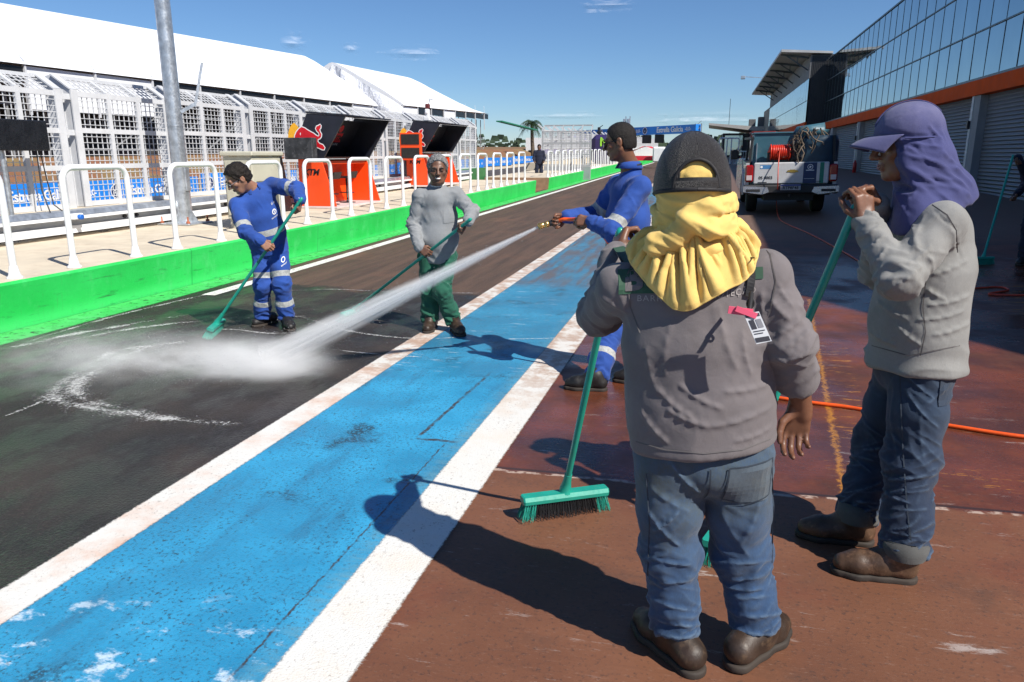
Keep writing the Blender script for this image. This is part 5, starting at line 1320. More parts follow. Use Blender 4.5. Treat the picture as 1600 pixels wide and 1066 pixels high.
def seen_strokes(V, Q, L, w=.012, amp=.012, n=4):
    """folds where they are seen: pixel segments laid on the cloth's near side"""
    bv = BVHTree.FromPolygons([tuple(v) for v in V], [tuple(int(i) for i in q) for q in Q]); out = []; o = Vector((0, 0, CAM_H))
    for s in L:
        x0, y0, x1, y1 = s[:4]; ww = s[4] if len(s) > 4 else w; aa = s[5] if len(s) > 5 else amp; prev = None
        for k in range(n+1):
            f = k/n; bow = math.sin(f*PI)*.06; h = bv.ray_cast(o, ray(x0+(x1-x0)*f - (y1-y0)*bow, y0+(y1-y0)*f + (x1-x0)*bow).normalized())[0]
            if h is not None and prev is not None and (h-prev).length < .2: out.append((A3(prev), A3(h), ww, aa*(.55 + .45*math.sin(PI*(f-.5/n)))))
            prev = h
    return out
def person(label, base, J, skin, torso, legs, shirt, trousers, boot, soles, head=True, hands=None, hres=.0048, cres=.007, seed=1, hem=None, cuff=True, sleeve_end=None, tape=None, fade_light=None, belly=0.0, folds=1.0, sleeve=1.0, neck_r=.056, xs=(), xt=()):
    root = thing('person', label, 'person', base)
    rng = random.Random(seed)
    for k in list(J):
        if isinstance(J[k], Vector): J[k] = A3(J[k])
    hB = basis(J['hf'], J['hu']); up = np.array([0, 0, 1.])
    shm = (J['shL'] + J['shR'])/2; hpm = (J['hipL'] + J['hipR'])/2; side = J['shR']-J['shL']; side /= np.linalg.norm(side); hs = J['hipR']-J['hipL']; hs /= np.linalg.norm(hs)
    ax = shm-hpm; Lt = np.linalg.norm(ax); ax /= Lt; fwd = np.cross(up, side); fwd /= np.linalg.norm(fwd)
    # ---- body: head, neck, arms and hands grown as one surface on a slim core
    pts = [J[k] for k in J if isinstance(J[k], np.ndarray) and k not in ('hf', 'hu')]
    lo = np.min(pts, 0) - .24; hi = np.max(pts, 0) + .24; lo[2] = max(lo[2], J['anL'][2]-.02)
    S = SDF(lo, hi, hres)
    S.chain([J['head'] + (np.array([0, -.018, -.05]))@hB, J['neck'], shm - ax*.08], [neck_r, neck_r*1.06, .07], .03)
    S.chain([shm-ax*.06, hpm], [.09, .09], .03, side=side, sc=1.3)
    for s in 'LR':
        S.chain([shm-ax*.05, J['sh'+s], J['el'+s], J['wr'+s]], [.05, .05, .043, .029], .02)
        S.chain([hpm, J['hip'+s], J['kn'+s], J['an'+s]], [.07, .07, .05, .035], .02)
    T = add_head(S, J['head'], hB)
    for s in 'LR':
        hh = hands[s]; add_hand(S, J['wr'+s], hh['d'], hh['pn'], hh.get('side', 1), hh.get('curl', (1.1, 1.3, .8)), hh.get('spread', .0), hh.get('thumb', .7), hh.get('k', 1.0))
    V, Q = S.mesh(1); put('body', (V, Q), skin, root)
    # ---- shirt
    lo = np.min([J['shL'], J['shR'], J['elL'], J['elR'], J['wrL'], J['wrR'], hpm, J['neck']], 0) - .26; hi = np.max([J['shL'], J['shR'], J['elL'], J['elR'], J['wrL'], J['wrR'], hpm, J['neck']], 0) + .22
    S = SDF(lo, hi, cres)
    dt, wt, dw, ww, dh, wh = torso          # chest, waist, hem: depth radius and width factor
    tp = lambda f, o=0.0: hpm + ax*Lt*f + fwd*o
    S.chain([tp(.86), tp(.66, .0)], [dt*.82, dt], .09, side=side, sc=wt)
    S.chain([tp(.66), tp(.30, belly)], [dt, dw], .09, side=side, sc=(wt+ww)/2)
    S.chain([tp(.30, belly), tp(hem if hem is not None else -.12)], [dw, dh], .08, side=hs, sc=(ww+wh)/2)
    S.chain([tp(.97), J['neck'] - (J['head']-J['neck'])*.10], [.085, neck_r+.010], .05)
    sl = sleeve
    for s in 'LR':
        S.chain([tp(.92), J['sh'+s]], [.078, .062*sl], .08)
        we = J['wr'+s] if not sleeve_end or s not in sleeve_end else J['el'+s] + (J['wr'+s]-J['el'+s])*sleeve_end[s]
        S.chain([J['sh'+s], (J['sh'+s]+J['el'+s])/2, J['el'+s]], [.064*sl, .060*sl, .055*sl], .03); S.chain([J['el'+s], we], [.055*sl, (.043 if not sleeve_end or s not in sleeve_end else .058)*sl], .025)
    hp = tp((hem if hem is not None else -.12)); S.cut(hp, -ax, .008)
    V, Q = S.mesh(1); N = normals(V, Q); st = []
    amp = .0125*folds
    for s in 'LR':
        a, b, c = J['sh'+s], J['el'+s], J['wr'+s]
        st += ring_strokes(rng, a, b, .066*sl, 10, .35, 1.05, amp, tilt=1.3, ln=(.4, 1.1)); st += ring_strokes(rng, b, c, .055*sl, 12, -.08, .55, amp*.9, ln=(.4, 1.2), tilt=.8); st += ring_strokes(rng, b, c, .05*sl, 8, .55, 1.0, amp*.8, (.007, .011), tilt=.3)
        st += ring_strokes(rng, tp(.9), a, .085, 7, .6, 1.2, amp*.8, tilt=.9)
    for _ in range(16):
        th = rng.uniform(0, 2*PI); f0 = rng.uniform(-.1, .45); q = lambda f, t: tp(f) + side*math.cos(t)*dw*ww + fwd*math.sin(t)*dw
        dth = rng.uniform(.25, .7)*rng.choice((-1, 1)); df = rng.uniform(-.16, .16)
        st.append((q(f0, th), q(f0+df, th+dth), rng.uniform(.012, .02), amp*rng.uniform(.5, 1.1)))
    for _ in range(12):
        th = rng.uniform(0, 2*PI); f0 = rng.uniform(.4, .75); df = rng.uniform(.1, .25)
        st.append((q(f0, th), q(f0+df, th+rng.uniform(-.4, .4)), rng.uniform(.014, .022), amp*rng.uniform(.3, .8)))
    V = creases(V, N, st); V = cloth_noise(V, N, .0015*folds, 9, (1, 1, .55), seed); V = cloth_noise(V, N, .006*folds, 4.5, (1, 1, .5), seed+3, False)
    for i, s in enumerate('LR'):
        V = limb_folds(V, N, J['sh'+s], J['el'+s], .11, lambda t: .001 + .0085*np.exp(-((t-1.)/.3)**2) + .004*np.exp(-((t-.1)/.25)**2), 13, seed+i, folds)
        V = limb_folds(V, N, J['el'+s], J['wr'+s], .09, lambda t: .003 + .008*np.exp(-(t/.25)**2) + .005*np.exp(-((t-.9)/.3)**2), 17, seed+4+i, folds)
    V = limb_folds(V, N, tp(-.2), tp(.9),    .34, lambda t: .0008 + .008*np.exp(-((t-.18)/.2)**2), 10, seed+9, folds)
    if xs: N = normals(V, Q); V = creases(V, N, seen_strokes(V, Q, xs))
    at_ = {}
    if tape:
        tv = np.zeros(len(V))
        for s in 'LR':
            t, d = seg_t(V, J['sh'+s], J['el'+s]); L = np.linalg.norm(J['el'+s]-J['sh'+s]); arm = (d < .1) & (np.abs((V-shm)@side) > .0)
            tv = np.maximum(tv, np.where((d < .095), 1-np.abs(t-.80)*L/.05, 0))
        f = ((V-hpm)@ax); body = np.abs((V-hpm-ax*f[:, None])@side) < dw*ww+.03
        tb = 1-np.abs(f-Lt*.36)/.056; m = np.ones(len(V), bool)
        for s in 'LR':
            for a, b in ((J['sh'+s], J['el'+s]), (J['el'+s], J['wr'+s])):
                t, d = seg_t(V, a, b); m &= ~((d < .075) & (t > .25))
        tv = np.where(m & body, np.maximum(tv, tb), tv); at_['tape'] = tv
    sV = (V, Q); so_ = put('shirt', sV, shirt, root, at_)
    # ---- trousers
    lo = np.min([J[k+s] for k in ('hip', 'kn', 'an') for s in 'LR'], 0) - .2; hi = np.max([J[k+s] for k in ('hip', 'kn', 'an') for s in 'LR'], 0) + .22
    S = SDF(lo, hi, cres); r0, r1, r2, r3 = legs
    S.chain([hpm + ax*.14, hpm - up*.02], [dh*.80, dh*.86], .05, side=hs, sc=wh*.95)
    for s in 'LR':
        S.chain([J['hip'+s] - up*.02, J['hip'+s]*.45+J['kn'+s]*.55, J['kn'+s], J['kn'+s]*.4+J['an'+s]*.6, J['an'+s] - up*.06], [r0, r1, r2, r3*1.03, r3], .035)
        S.cutbox(J['an'+s] + up*J.get('cuffz', -.005), -(J['kn'+s]-J['an'+s]) , .17)
    V, Q = S.mesh(1); N = normals(V, Q); st = []
    for s in 'LR':
        a, b, c = J['hip'+s], J['kn'+s], J['an'+s]
        st += ring_strokes(rng, a, b, r1, 12, -.1, .5, amp*1.3, (.009, .016), tilt=1.2, ln=(.3, .9)); st += ring_strokes(rng, a, b, r2*1.05, 9, .6, 1.0, amp*1.3, (.008, .013), tilt=.7); st += ring_strokes(rng, b, c, r2, 14, -.05, .5, amp*1.3, (.008, .013), tilt=.6); st += ring_strokes(rng, b, c, r3, 18, .55, 1.0, amp*1.4, (.007, .012), tilt=.3)
    V = creases(V, N, st)
    for i, s in enumerate('LR'):
        V = limb_folds(V, N, J['hip'+s], J['kn'+s], .13, lambda t: .002 + .006*np.exp(-(t/.3)**2) + .007*np.exp(-((t-1.)/.25)**2), 13, seed+20+i, folds)
        V = limb_folds(V, N, J['kn'+s], J['an'+s], .12, lambda t: .003 + .006*np.exp(-(t/.2)**2) + .011*np.exp(-((t-.95)/.35)**2), 17, seed+30+i, folds)
    V = cloth_noise(V, N, .003*folds, 8, (1, 1, .6), seed+5); V = cloth_noise(V, N, .007*folds, 4, (1, 1, .45), seed+6, False)
    if xt: N = normals(V, Q); V = creases(V, N, seen_strokes(V, Q, xt, .009, .016))
    at_ = {}
    if tape:
        tv = np.zeros(len(V))
        for s in 'LR':
            for a, b, f in ((J['hip'+s], J['kn'+s], .72), (J['kn'+s], J['an'+s], .52)):
                t, d = seg_t(V, a, b); tv = np.maximum(tv, np.where(d < .14, 1-np.abs(t-f)*np.linalg.norm(b-a)/.05, 0))
        at_['tape'] = tv
    if fade_light:
        fv = np.zeros(len(V))
        for s in 'LR':
            t, d = seg_t(V, J['hip'+s], J['kn'+s]); fv = np.maximum(fv, np.exp(-((t-.1)/.55)**2)); 
        at_['fade_light'] = fv
    at_['wear_light'] = wear_light_of(V, Q)
    tV = (V, Q); put('trousers', tV, trousers, root, at_)
    for s in 'LR': boots(root, J['an'+s], J['toe'+s], boot, soles, J['kn'+s], k=J.get('bk', 1.0))
    return root, T, hB, sV, tV, dict(tp=tp, side=side, fwd=fwd, ax=ax, hpm=hpm, shm=shm, shirt=so_)

def face_bits(root, T, hB, brow_mat, smile=False, eyes=True, squint=False):
    def ball(name, c, r, mat, par=None, n=10):
        mb = MB(); mb.lathe(c, [(0, -r), (r*.5, -r*.87), (r*.87, -r*.5), (r, 0), (r*.87, r*.5), (r*.5, r*.87), (0, r)], n, axis=(0, 0, 1)); return mb.build(name, mat, par or root)
    for s in (-1, 1):
        if eyes:
            e = ball('eye', T(s*.032, .0800, .004), .0118, m_eye); ball('iris', T(s*.032, .0862, .003), .0072, m_iris, e)
        if squint:
            mb = MB(); mb.tube([T(s*.019, .0885, .001), T(s*.031, .0915, .0035), T(s*.044, .0875, .0005)], [.001, .0021, .001], 6); mb.build('eyelid', m_lash, root)
        mb = MB(); mb.tube([T(s*.014, .0985, .023), T(s*.03, .0985, .029), T(s*.047, .088, .024)], [.004, .0048, .003], 6); mb.build('eyebrow', brow_mat, root)
    mb = MB()
    if smile:
        mb.tube([T(-.021, .089, -.058), T(-.01, .0955, -.063), T(.01, .0955, -.063), T(.021, .089, -.058)], [.003, .0062, .0062, .003], 8); mb.build('teeth', m_tooth, root)
    mb = MB(); mb.tube([T(-.024, .085, -.056), T(-.01, .0945, -.0535 if smile else -.057), T(.01, .0945, -.0535 if smile else -.057), T(.024, .085, -.056)], [.002, .004, .004, .002], 6)
    mb.tube([T(-.024, .085, -.0575), T(-.01, .0935, -.072 if smile else -.066), T(.01, .0935, -.072 if smile else -.066), T(.024, .085, -.0575)], [.002, .005, .005, .002], 6); mb.build('lips', m_lip, root)
def hair_cap(root, J, hB, mat, front=.060, side_z=-.03, thick=.014, curl=.006, seed=1, back_z=-.055, scale=60):
    """short hair: a shell over the skull, open over face and ears"""
    c = A3(J['head']); S = SDF(c-.17, c+.17, .0045); T = lambda x, y, z: c + np.array([x, y, z])@hB
    S.ell(T(0, -.014, .034), np.array([.077, .097, .088])+thick, hB, .01); S.ell(T(0, -.035, -.02), np.array([.068, .075, .07])+thick*.6, hB, .02)
    g = np.stack(np.meshgrid(*[S.lo[i]+S.h*np.arange(S.n[i]) for i in range(3)], indexing='ij'), -1); L = (g-c)@hB.T
    x, y, z = L[..., 0], L[..., 1], L[..., 2]
    face = np.minimum(y-.034 - np.clip((z-.02)*.55, -.03, .06), (.092-z)*.8)      # forehead line
    low = np.where(y > -.03, side_z, back_z) + np.where((y > -.03) & (y < .012), .02, 0) - z
    S.a = np.maximum(S.a, face).astype(np.float32)
    S.a = np.maximum(S.a, low).astype(np.float32)
    V, Q = S.mesh(1); N = normals(V, Q); n = noise3(V*scale+seed*11) ; V = V + N*(curl*n)[:, None]
    return put('hair', (V, Q), mat, root)

def drape(S_VQ):
    return BVHTree.FromPolygons([tuple(v) for v in S_VQ[0]], [tuple(int(i) for i in q) for q in S_VQ[1]])
def decal(bvh, root, parent, body, size, org, ux, uy, dirn, mat, lift=.003, name='lettering', poly=None, **kw):
    """lettering (or outline polygons) laid on a garment by casting it along dirn"""
    ux = Vector(ux).normalized(); uy = Vector(uy).normalized(); dn = Vector(dirn).normalized(); org = Vector(org)
    if poly is not None:
        vs, fs = poly
    else:
        me = text_mesh(body, size, **kw)
        import bmesh
        bm = bmesh.new(); bm.from_mesh(me); bmesh.ops.triangulate(bm, faces=bm.faces); bmesh.ops.subdivide_edges(bm, edges=[e for e in bm.edges if e.calc_length() > size*.35], cuts=1); bmesh.ops.triangulate(bm, faces=bm.faces)
        bm.verts.ensure_lookup_table(); vs = [(v.co.x, v.co.y) for v in bm.verts]; fs = [[v.index for v in f.verts] for f in bm.faces]; bm.free(); bpy.data.meshes.remove(me)
    out = []
    for x, y in vs:
        o = org + ux*x + uy*y - dn*.35; h, n, i, d = bvh.ray_cast(o, dn, 1.0); out.append((h if h else org + ux*x + uy*y) - dn*lift)
    m2 = bpy.data.meshes.new(name); m2.from_pydata([tuple(v) for v in out], [], fs); m2.update()
    return link_mesh(name, m2, mat, parent)
def grid_poly(w, h, nx, ny):
    vs = [(-w/2+w*i/nx, -h/2+h*j/ny) for j in range(ny+1) for i in range(nx+1)]; return vs, [(j*(nx+1)+i, j*(nx+1)+i+1, (j+1)*(nx+1)+i+1, (j+1)*(nx+1)+i) for j in range(ny) for i in range(nx)]
def ring_poly(r0, r1, n=24): return [(r0*math.cos(2*PI*i/n), r0*math.sin(2*PI*i/n)) for i in range(n)] + [(r1*math.cos(2*PI*i/n), r1*math.sin(2*PI*i/n)) for i in range(n)], [(i, n+i, n+(i+1) % n, (i+1) % n) for i in range(n)]

m_broom = M('broom_green', (.012, .30, .22), .35, .08, 12, dirt=(.1, .2, .16), dirt_amt=.3)
m_brush = M('bristle_green', (.02, .36, .27), .5, .15); m_bristle_k = M('bristle_black', (.012, .012, .014), .6, .2)
def broom(label, top, foot, along, width=.40, h=.055, black=True, lean=None, rad_=.0125, seed=1, bl=.075):
    """broom: pole from top to the head block over foot; along = direction of the block"""
    top = Vector(top); foot = Vector(foot); al = Vector(along); al.normalize()
    root = thing('broom', label, 'broom', foot); d = (top-foot).normalized()
    up_ = lean.normalized() if lean else Vector((0, 0, 1)); up_ = (up_ - al*up_.dot(al)).normalized(); cr = al.cross(up_)
    c = foot + up_*(bl + .018)
    sock = c + up_*.02 + d*.0
    mb = MB(); mb.tube([sock + d*.05, top], rad_, 14); mb.lathe(top, [(rad_*1.05, -.03), (rad_*1.15, -.005), (rad_*.7, .012), (0, .014)], 12, axis=d); mb.build('handle', m_broom, root)
    mb = MB(); prof = [(-.030, -.016), (.030, -.016), (.033, .0), (.024, .016), (-.024, .016), (-.033, 0)]
    vs = []; 
    for s, k in ((-1, .8), (-.97, 1), (.97, 1), (1, .8)): vs += [c + al*(s*width/2) + cr*(x*k) + up_*(z*k) for x, z in prof]
    n = 6; fs = [(j*n+i, j*n+(i+1) % n, (j+1)*n+(i+1) % n, (j+1)*n+i) for j in range(3) for i in range(n)] + [tuple(range(n))[::-1], tuple(range(3*n, 4*n))]
    mb.add(vs, fs); mb.build('head_block', m_broom, root)
    mb = MB(); mb.tube([c + up_*.01, c + up_*.03, sock + d*.055, sock + d*.10], [.03, .026, .0185, .0165], 14); mb.build('socket', m_broom, root)
    rb = random.Random(seed); g = MB(); kk = MB()
    for i in range(34):
        s = (i+.5)/34*2-1
        for j in range(5):
            x = (j-2)/2*.024; b0 = c + al*(s*width/2*.97) + cr*x - up_*.015
            for q in range(3):
                e = b0 - up_*(bl*rb.uniform(.92, 1.04)) + al*(s*.020 + rb.uniform(-.008, .008)) + cr*(x*.5+rb.uniform(-.008, .008))
                tgt = g if (abs(s) > .72 or not black) else kk; w = .0016; o = len(tgt.v)
                tgt.add([b0 + al*w, b0 - al*w, e - al*w*.6, e + al*w*.6, b0 + cr*w, b0 - cr*w, e - cr*w*.6, e + cr*w*.6], [(0, 1, 2, 3), (4, 5, 6, 7)])
    g.build('green_bristles', m_brush, root)
    if black: kk.build('black_bristles', m_bristle_k, root)
    return root
def G(px, py, z=0.0): p = gp(px, py); return Vector((p.x, p.y, p.z+z))
m_boot_br = M('boot_leather', (.075, .04, .022), .5, .4, 9, bump=.5, bscale=40, dirt=(.24, .13, .075), dirt_amt=.9); m_boot_k = M('boot_black', (.012, .011, .011), .55, .3, 9, dirt=(.06, .05, .045), dirt_amt=.5)
m_boot_dk = M('boot_dark_brown', (.035, .021, .014), .5, .4, 9, bump=.5, bscale=40, dirt=(.13, .08, .045), dirt_amt=.8)
m_jean1 = cloth_mat('faded_denim', (.020, .052, .118), .92, .3, stains=(.040, .045, .042), fade_light=(.070, .092, .098), grain=.28, wear_light=(.085, .135, .205)); m_jean2 = cloth_mat('dark_denim', (.009, .021, .050), .9, .3, stains=(.026, .025, .025), fade_light=(.020, .040, .072), grain=.25, wear_light=(.07, .11, .17))
m_sh_taupe = cloth_mat('taupe_shirt', (.150, .132, .135), .92, .1, stains=(.11, .095, .092)); m_sh_grey = cloth_mat('heather_grey', (.225, .222, .212), .92, .08, stains=(.17, .155, .135), grain=.12)
m_sh_lg = cloth_mat('grey_work_shirt', (.23, .24, .25), .9, .1, stains=(.16, .155, .15)); m_green_tr = cloth_mat('green_trousers', (.006, .085, .05), .85, .15)
m_cover = cloth_mat('blue_coverall', (.012, .060, .29), .85, .15, bands='tape', stains=(.01, .035, .16), bandcol=(.42, .43, .42)); m_navy = cloth_mat('navy_cloth', (.006, .01, .03), .9, .2)
m_yc = cloth_mat('yellow_cloth', (.72, .50, .15), .92, .08, stains=(.60, .38, .1)); m_purple = cloth_mat('purple_cloth', (.046, .051, .155), .9, .1, fade_light=(.135, .132, .24))  # the purple's paler tone paints the highlight on the cap top
m_capk = None

# ================= man seen from behind: black cap over yellow cloth
Jf = dict(head=at(1080, 287, 2.06), hf=D3(.12, 1, -.12), hu=D3(0, .12, 1), neck=at(1083, 385, 2.04), shL=at(970, 447, 2.09), shR=at(1194, 430, 2.0), elL=at(934, 494, 2.30), wrL=at(962, 398, 2.47), elR=at(1236, 535, 1.95), wrR=at(1252, 632, 2.03),
          hipL=at(1045, 700, 2.05), hipR=at(1152, 700, 2.03), knL=at(1046, 862, 2.06), knR=at(1158, 862, 2.08))
hl, tl = G(1078, 1046), G(996, 975); hr, tr = G(1160, 1035), G(1224, 985)
def ank_of(h, t, z=.10): d = (t-h); d.z = 0; d.normalize(); return h + d*.075 + Vector((0, 0, z))
Jf['bk'] = 1.12; Jf['cuffz'] = .0
Jf['anL'], Jf['toeL'], Jf['anR'], Jf['toeR'] = ank_of(hl, tl), tl, ank_of(hr, tr), tr
fg, T, hB, sV, tV, K = person('man seen from behind in black mesh cap, yellow head cloth, taupe shirt and faded jeans', G(1115, 1030), Jf, SK_MID,
    (.122, 1.42, .126, 1.42, .140, 1.44), (.098, .090, .079, .067), m_sh_taupe, m_jean1, m_boot_dk, m_sole, cres=.005, hres=.0045, seed=3,
    hands=dict(L=dict(d=D3(.25, .5, .6), pn=D3(.8, .2, -.4), side=-1, curl=(1.0, 1.2, .8), thumb=.6), R=dict(d=D3(-.05, .12, -1), pn=D3(-.15, -1, 0), side=1, curl=(.55, .75, .5), thumb=.35, spread=.05)),
    xs=[(1041, 639, 1109, 667, .014, .016), (1109, 667, 1205, 635, .013, .015), (1000, 639, 1045, 694), (1146, 690, 1205, 667), (1027, 607, 1082, 653), (1060, 600, 1130, 640), (1130, 612, 1200, 600),
        (1213, 550, 1265, 516, .010, .013), (1216, 565, 1269, 550, .009, .012), (1209, 558, 1262, 572, .009, .012), (1201, 528, 1250, 501, .010, .012), (1190, 453, 1201, 528, .012, .013), (1175, 372, 1213, 400), (1205, 470, 1235, 500), (1215, 440, 1240, 480, .010, .008),
        (965, 400, 988, 516, .014, .012), (912, 468, 980, 520, .012, .013), (909, 490, 965, 531, .011, .013), (925, 450, 985, 490), (1123, 475, 1153, 580, .016, .010), (1160, 513, 1175, 588, .013, .009), (1010, 540, 1030, 620, .016, .009), (1050, 500, 1040, 590, .018, .007)],
    xt=[(1013, 799, 1063, 854), (1018, 872, 1100, 881), (1013, 909, 1100, 900), (1018, 936, 1095, 954), (1027, 968, 1100, 977), (1036, 995, 1095, 991), (1050, 725, 1095, 770), (1118, 772, 1173, 872, .014, .010), (1114, 877, 1210, 872), (1118, 904, 1210, 895), (1127, 932, 1214, 927), (1146, 960, 1219, 958), (1150, 985, 1210, 990), (1155, 854, 1187, 781, .015, .009), (1020, 830, 1060, 800), (1015, 760, 1080, 800, .014, .01)],
    hem=.045, sleeve_end=dict(R=.55), fade_light=True, sleeve=.96, folds=.9)
bv = drape(sV); n_in = CFv
t_txt = M('print_green', (.03, .085, .05), .8, .15); t_gry = M('print_grey', (.33, .30, .29), .8, .15)
tp, side, fwd = K['tp'], K['side'], K['fwd']
bo = Vector(at(1083, 432, 2.0)); bu = Vector(side); bvv = UPv
b1_ = decal(bv, fg, K['shirt'], None, 0, bo - bu*.155 + UPv*.008, bu, UPv, CFv, t_txt, .0025, 'print_block', poly=grid_poly(.10, .075, 8, 6))
decal(bv, fg, K['shirt'], 'B', .085, bo - bu*.165 + UPv*.008, bu, UPv, CFv, m_sh_taupe, .0045, 'lettering', bold=.004)
decal(bv, fg, K['shirt'], None, 0, bo + bu*.135 + UPv*.0, bu, UPv, CFv, t_txt, .0025, 'print_block', poly=grid_poly(.075, .03, 8, 3))
decal(bv, fg, K['shirt'], 'BARREIRA DE PROTEÇÃO', .0235, bo - UPv*.043, bu, UPv, CFv, t_gry, .003, 'lettering', space=1.18)
# hem stitching and the back pocket of the jeans
btv = drape(tV); pk = Vector(at(1160, 742, 2.0))
def strip_on(bvh, parent, pts, w, mat, dirn, name, lift=.003, root=None):
    P = [Vector(p) for p in pts]; vs = []; dn = Vector(dirn).normalized()
    for i, p in enumerate(P):
        d = (P[min(i+1, len(P)-1)]-P[max(i-1, 0)]).normalized(); s = d.cross(dn).normalized()
        for k in (-.5, .5):
            o = p + s*w*k; h, n, _, _ = bvh.ray_cast(o - dn*.4, dn, 1.0); h = h or (vs and Vector(vs[-1]) + dn*lift) or o; vs.append(tuple(h - dn*lift))
    me = bpy.data.meshes.new(name); me.from_pydata(vs, [], [(2*i, 2*i+1, 2*i+3, 2*i+2) for i in range(len(P)-1)]); me.update()
    return link_mesh(name, me, mat, parent)
def lerp_path(pts, n=10):
    out = []
    for a, b in zip(pts[:-1], pts[1:]):
        for k in range(n): out.append(Vector(a)*(1-k/n) + Vector(b)*(k/n))
    return out + [Vector(pts[-1])]
m_pocket = cloth_mat('pocket_denim', (.075, .10, .125), .92, .2, stains=(.09, .085, .065))
decal(btv, fg, fg, None, 0, pk, Vector(side), UPv, CFv, m_pocket, .004, 'pocket', poly=([(-.068, .07), (.068, .07), (.064, -.045), (.0, -.068), (-.064, -.045)] and grid_poly(.132, .125, 8, 8)[0], grid_poly(.132, .125, 8, 8)[1]))
m_stitch = M('stitching', (.03, .042, .06), .9)
pq = [pk + Vector(side)*x + UPv*z for x, z in ((-.069, .066), (-.069, -.05), (0, -.068), (.069, -.05), (.069, .066), (-.069, .066))]
strip_on(btv, fg, lerp_path(pq, 6), .004, m_stitch, CFv, 'seam', .0055)
cen = [at(1098, y, 2.0) for y in (715, 745, 775)]; strip_on(btv, fg, lerp_path(cen, 6), .005, m_stitch, CFv, 'seam', .004)

m_seam = M('shirt_seam', (.105, .095, .093), .9)
def seam_px(bvh, parent, pts, mat, w=.0035, lift=.002):
    vs = []; o = Vector((0, 0, CAM_H)); P = []
    for (x0, y0), (x1, y1) in zip(pts[:-1], pts[1:]):
        for k in range(8): P.append((x0+(x1-x0)*k/8, y0+(y1-y0)*k/8))
    P.append(pts[-1]); H = []
    for q in P:
        d = ray(*q).normalized(); h = bvh.ray_cast(o, d)[0]
        if h is not None: H.append((h, d))
    if len(H) < 3: return
    for i, (h, d) in enumerate(H):
        t_ = H[min(i+1, len(H)-1)][0]-H[max(i-1, 0)][0]; s_ = t_.cross(d).normalized()*w*.5; vs += [h - s_ - d*lift, h + s_ - d*lift]
    me = bpy.data.meshes.new('seam'); me.from_pydata([tuple(v) for v in vs], [], [(2*i, 2*i+1, 2*i+3, 2*i+2) for i in range(len(H)-1)]); link_mesh('seam', me, mat, parent)
seam_px(bv, K['shirt'], [(1180, 372), (1203, 398), (1212, 440), (1203, 490)], m_seam); seam_px(bv, K['shirt'], [(998, 385), (980, 430), (985, 480), (1000, 520)], m_seam)
seam_px(bv, K['shirt'], [(993, 690), (1040, 703), (1100, 709), (1160, 703), (1204, 686)], m_seam, .003); seam_px(btv, fg, [(1206, 730), (1208, 800), (1206, 880)], m_stitch, .004); seam_px(btv, fg, [(1010, 740), (1015, 820), (1012, 900)], m_stitch, .004)

# cloth: hood on the head, wrap round the neck, cape over the shoulders
c0 = A3(Jf['head']); TH = lambda x, y, z: c0 + np.array([x, y, z])@hB
nk = A3(at(1082, 350, 2.05))
S = SDF(c0-.30, c0+.22, .0045)
S.ell(TH(0, -.018, .018), np.array([.086, .103, .090]), hB, .01); S.chain([TH(0, -.03, -.03), nk, nk - UPv*.0 + A3(-UPv)*.05], [.084, .074, .085], .03, side=side, sc=1.08)
rngc = random.Random(8)
def wrap(r, z0, tilt, rad0, ph=0.0, a0=0, a1=2*PI, n=18, ell=1.0):
    pts = []
    for k in range(n+1):
        a = a0 + (a1-a0)*k/n + ph
        pts.append(nk + np.array(A3(side))*math.cos(a)*r + A3(CFv)*math.sin(a)*r*.92 + A3(UPv)*(z0 + tilt*math.cos(a+.6)))
    S.chain(pts, [rad0*(.75+.5*abs(math.sin(2.3*k/n*PI+ph))) for k in range(n+1)], .005)
wrap(.090, .035, .026, .016); wrap(.095, .006, .038, .015, .9); wrap(.096, -.024, .034, .016, 2.2); wrap(.098, -.046, -.024, .015, 4.0); wrap(.086, .050, .012, .012, 1.6); wrap(.100, .018, -.03, .011, 2.9)
kn = nk - A3(CFv)*.110 + A3(side)*(-.035) + A3(UPv)*.022                      # the knot
S.ell(kn, (.030, .026, .034), None, .015); S.chain([kn, kn + A3(D3(.06, .0, .03)), kn + A3(D3(.10, .05, .02))], [.022, .018, .012], .015); S.chain([kn, kn + A3(D3(.05, -.012, -.02)), kn + A3(D3(.12, .03, -.03))], [.024, .022, .018], .015); S.chain([kn, kn + A3(D3(-.03, .02, -.05)), kn + A3(D3(-.075, .04, -.07))], [.022, .024, .03], .015); S.chain([kn, kn+A3(D3(.045, -.012, .05))], [.016, .010], .012)
V, Q = S.mesh(1); N = normals(V, Q); st = []
for _ in range(46):
    a = rngc.uniform(-PI, 0); z = rngc.uniform(-.07, .09); l = rngc.uniform(.2, .6); tl_ = rngc.uniform(-.04, .05)
    q = lambda aa, zz: nk + A3(side)*math.cos(aa)*.105 + A3(CFv)*math.sin(aa)*.1 + A3(UPv)*zz
    st.append((q(a, z), q(a+l, z+tl_), rngc.uniform(.004, .008), .009*rngc.uniform(.5, 1.2)))
for _ in range(9):
    x = rngc.uniform(-.07, .07); st.append((TH(x, -.115, -.02), TH(x*.7, -.11, .06), .007, .005))
V = creases(V, N, st); V = limb_folds(V, N, nk-A3(UPv)*.09, nk+A3(UPv)*.10, .2, lambda t: .0035 + .004*np.sin(np.clip(t, 0, 1)*PI), 34, 4); V = cloth_noise(V, N, .002, 16, (1, 1, 1.6), 4)
hc = put('head_cloth', (V, Q), m_yc, fg)
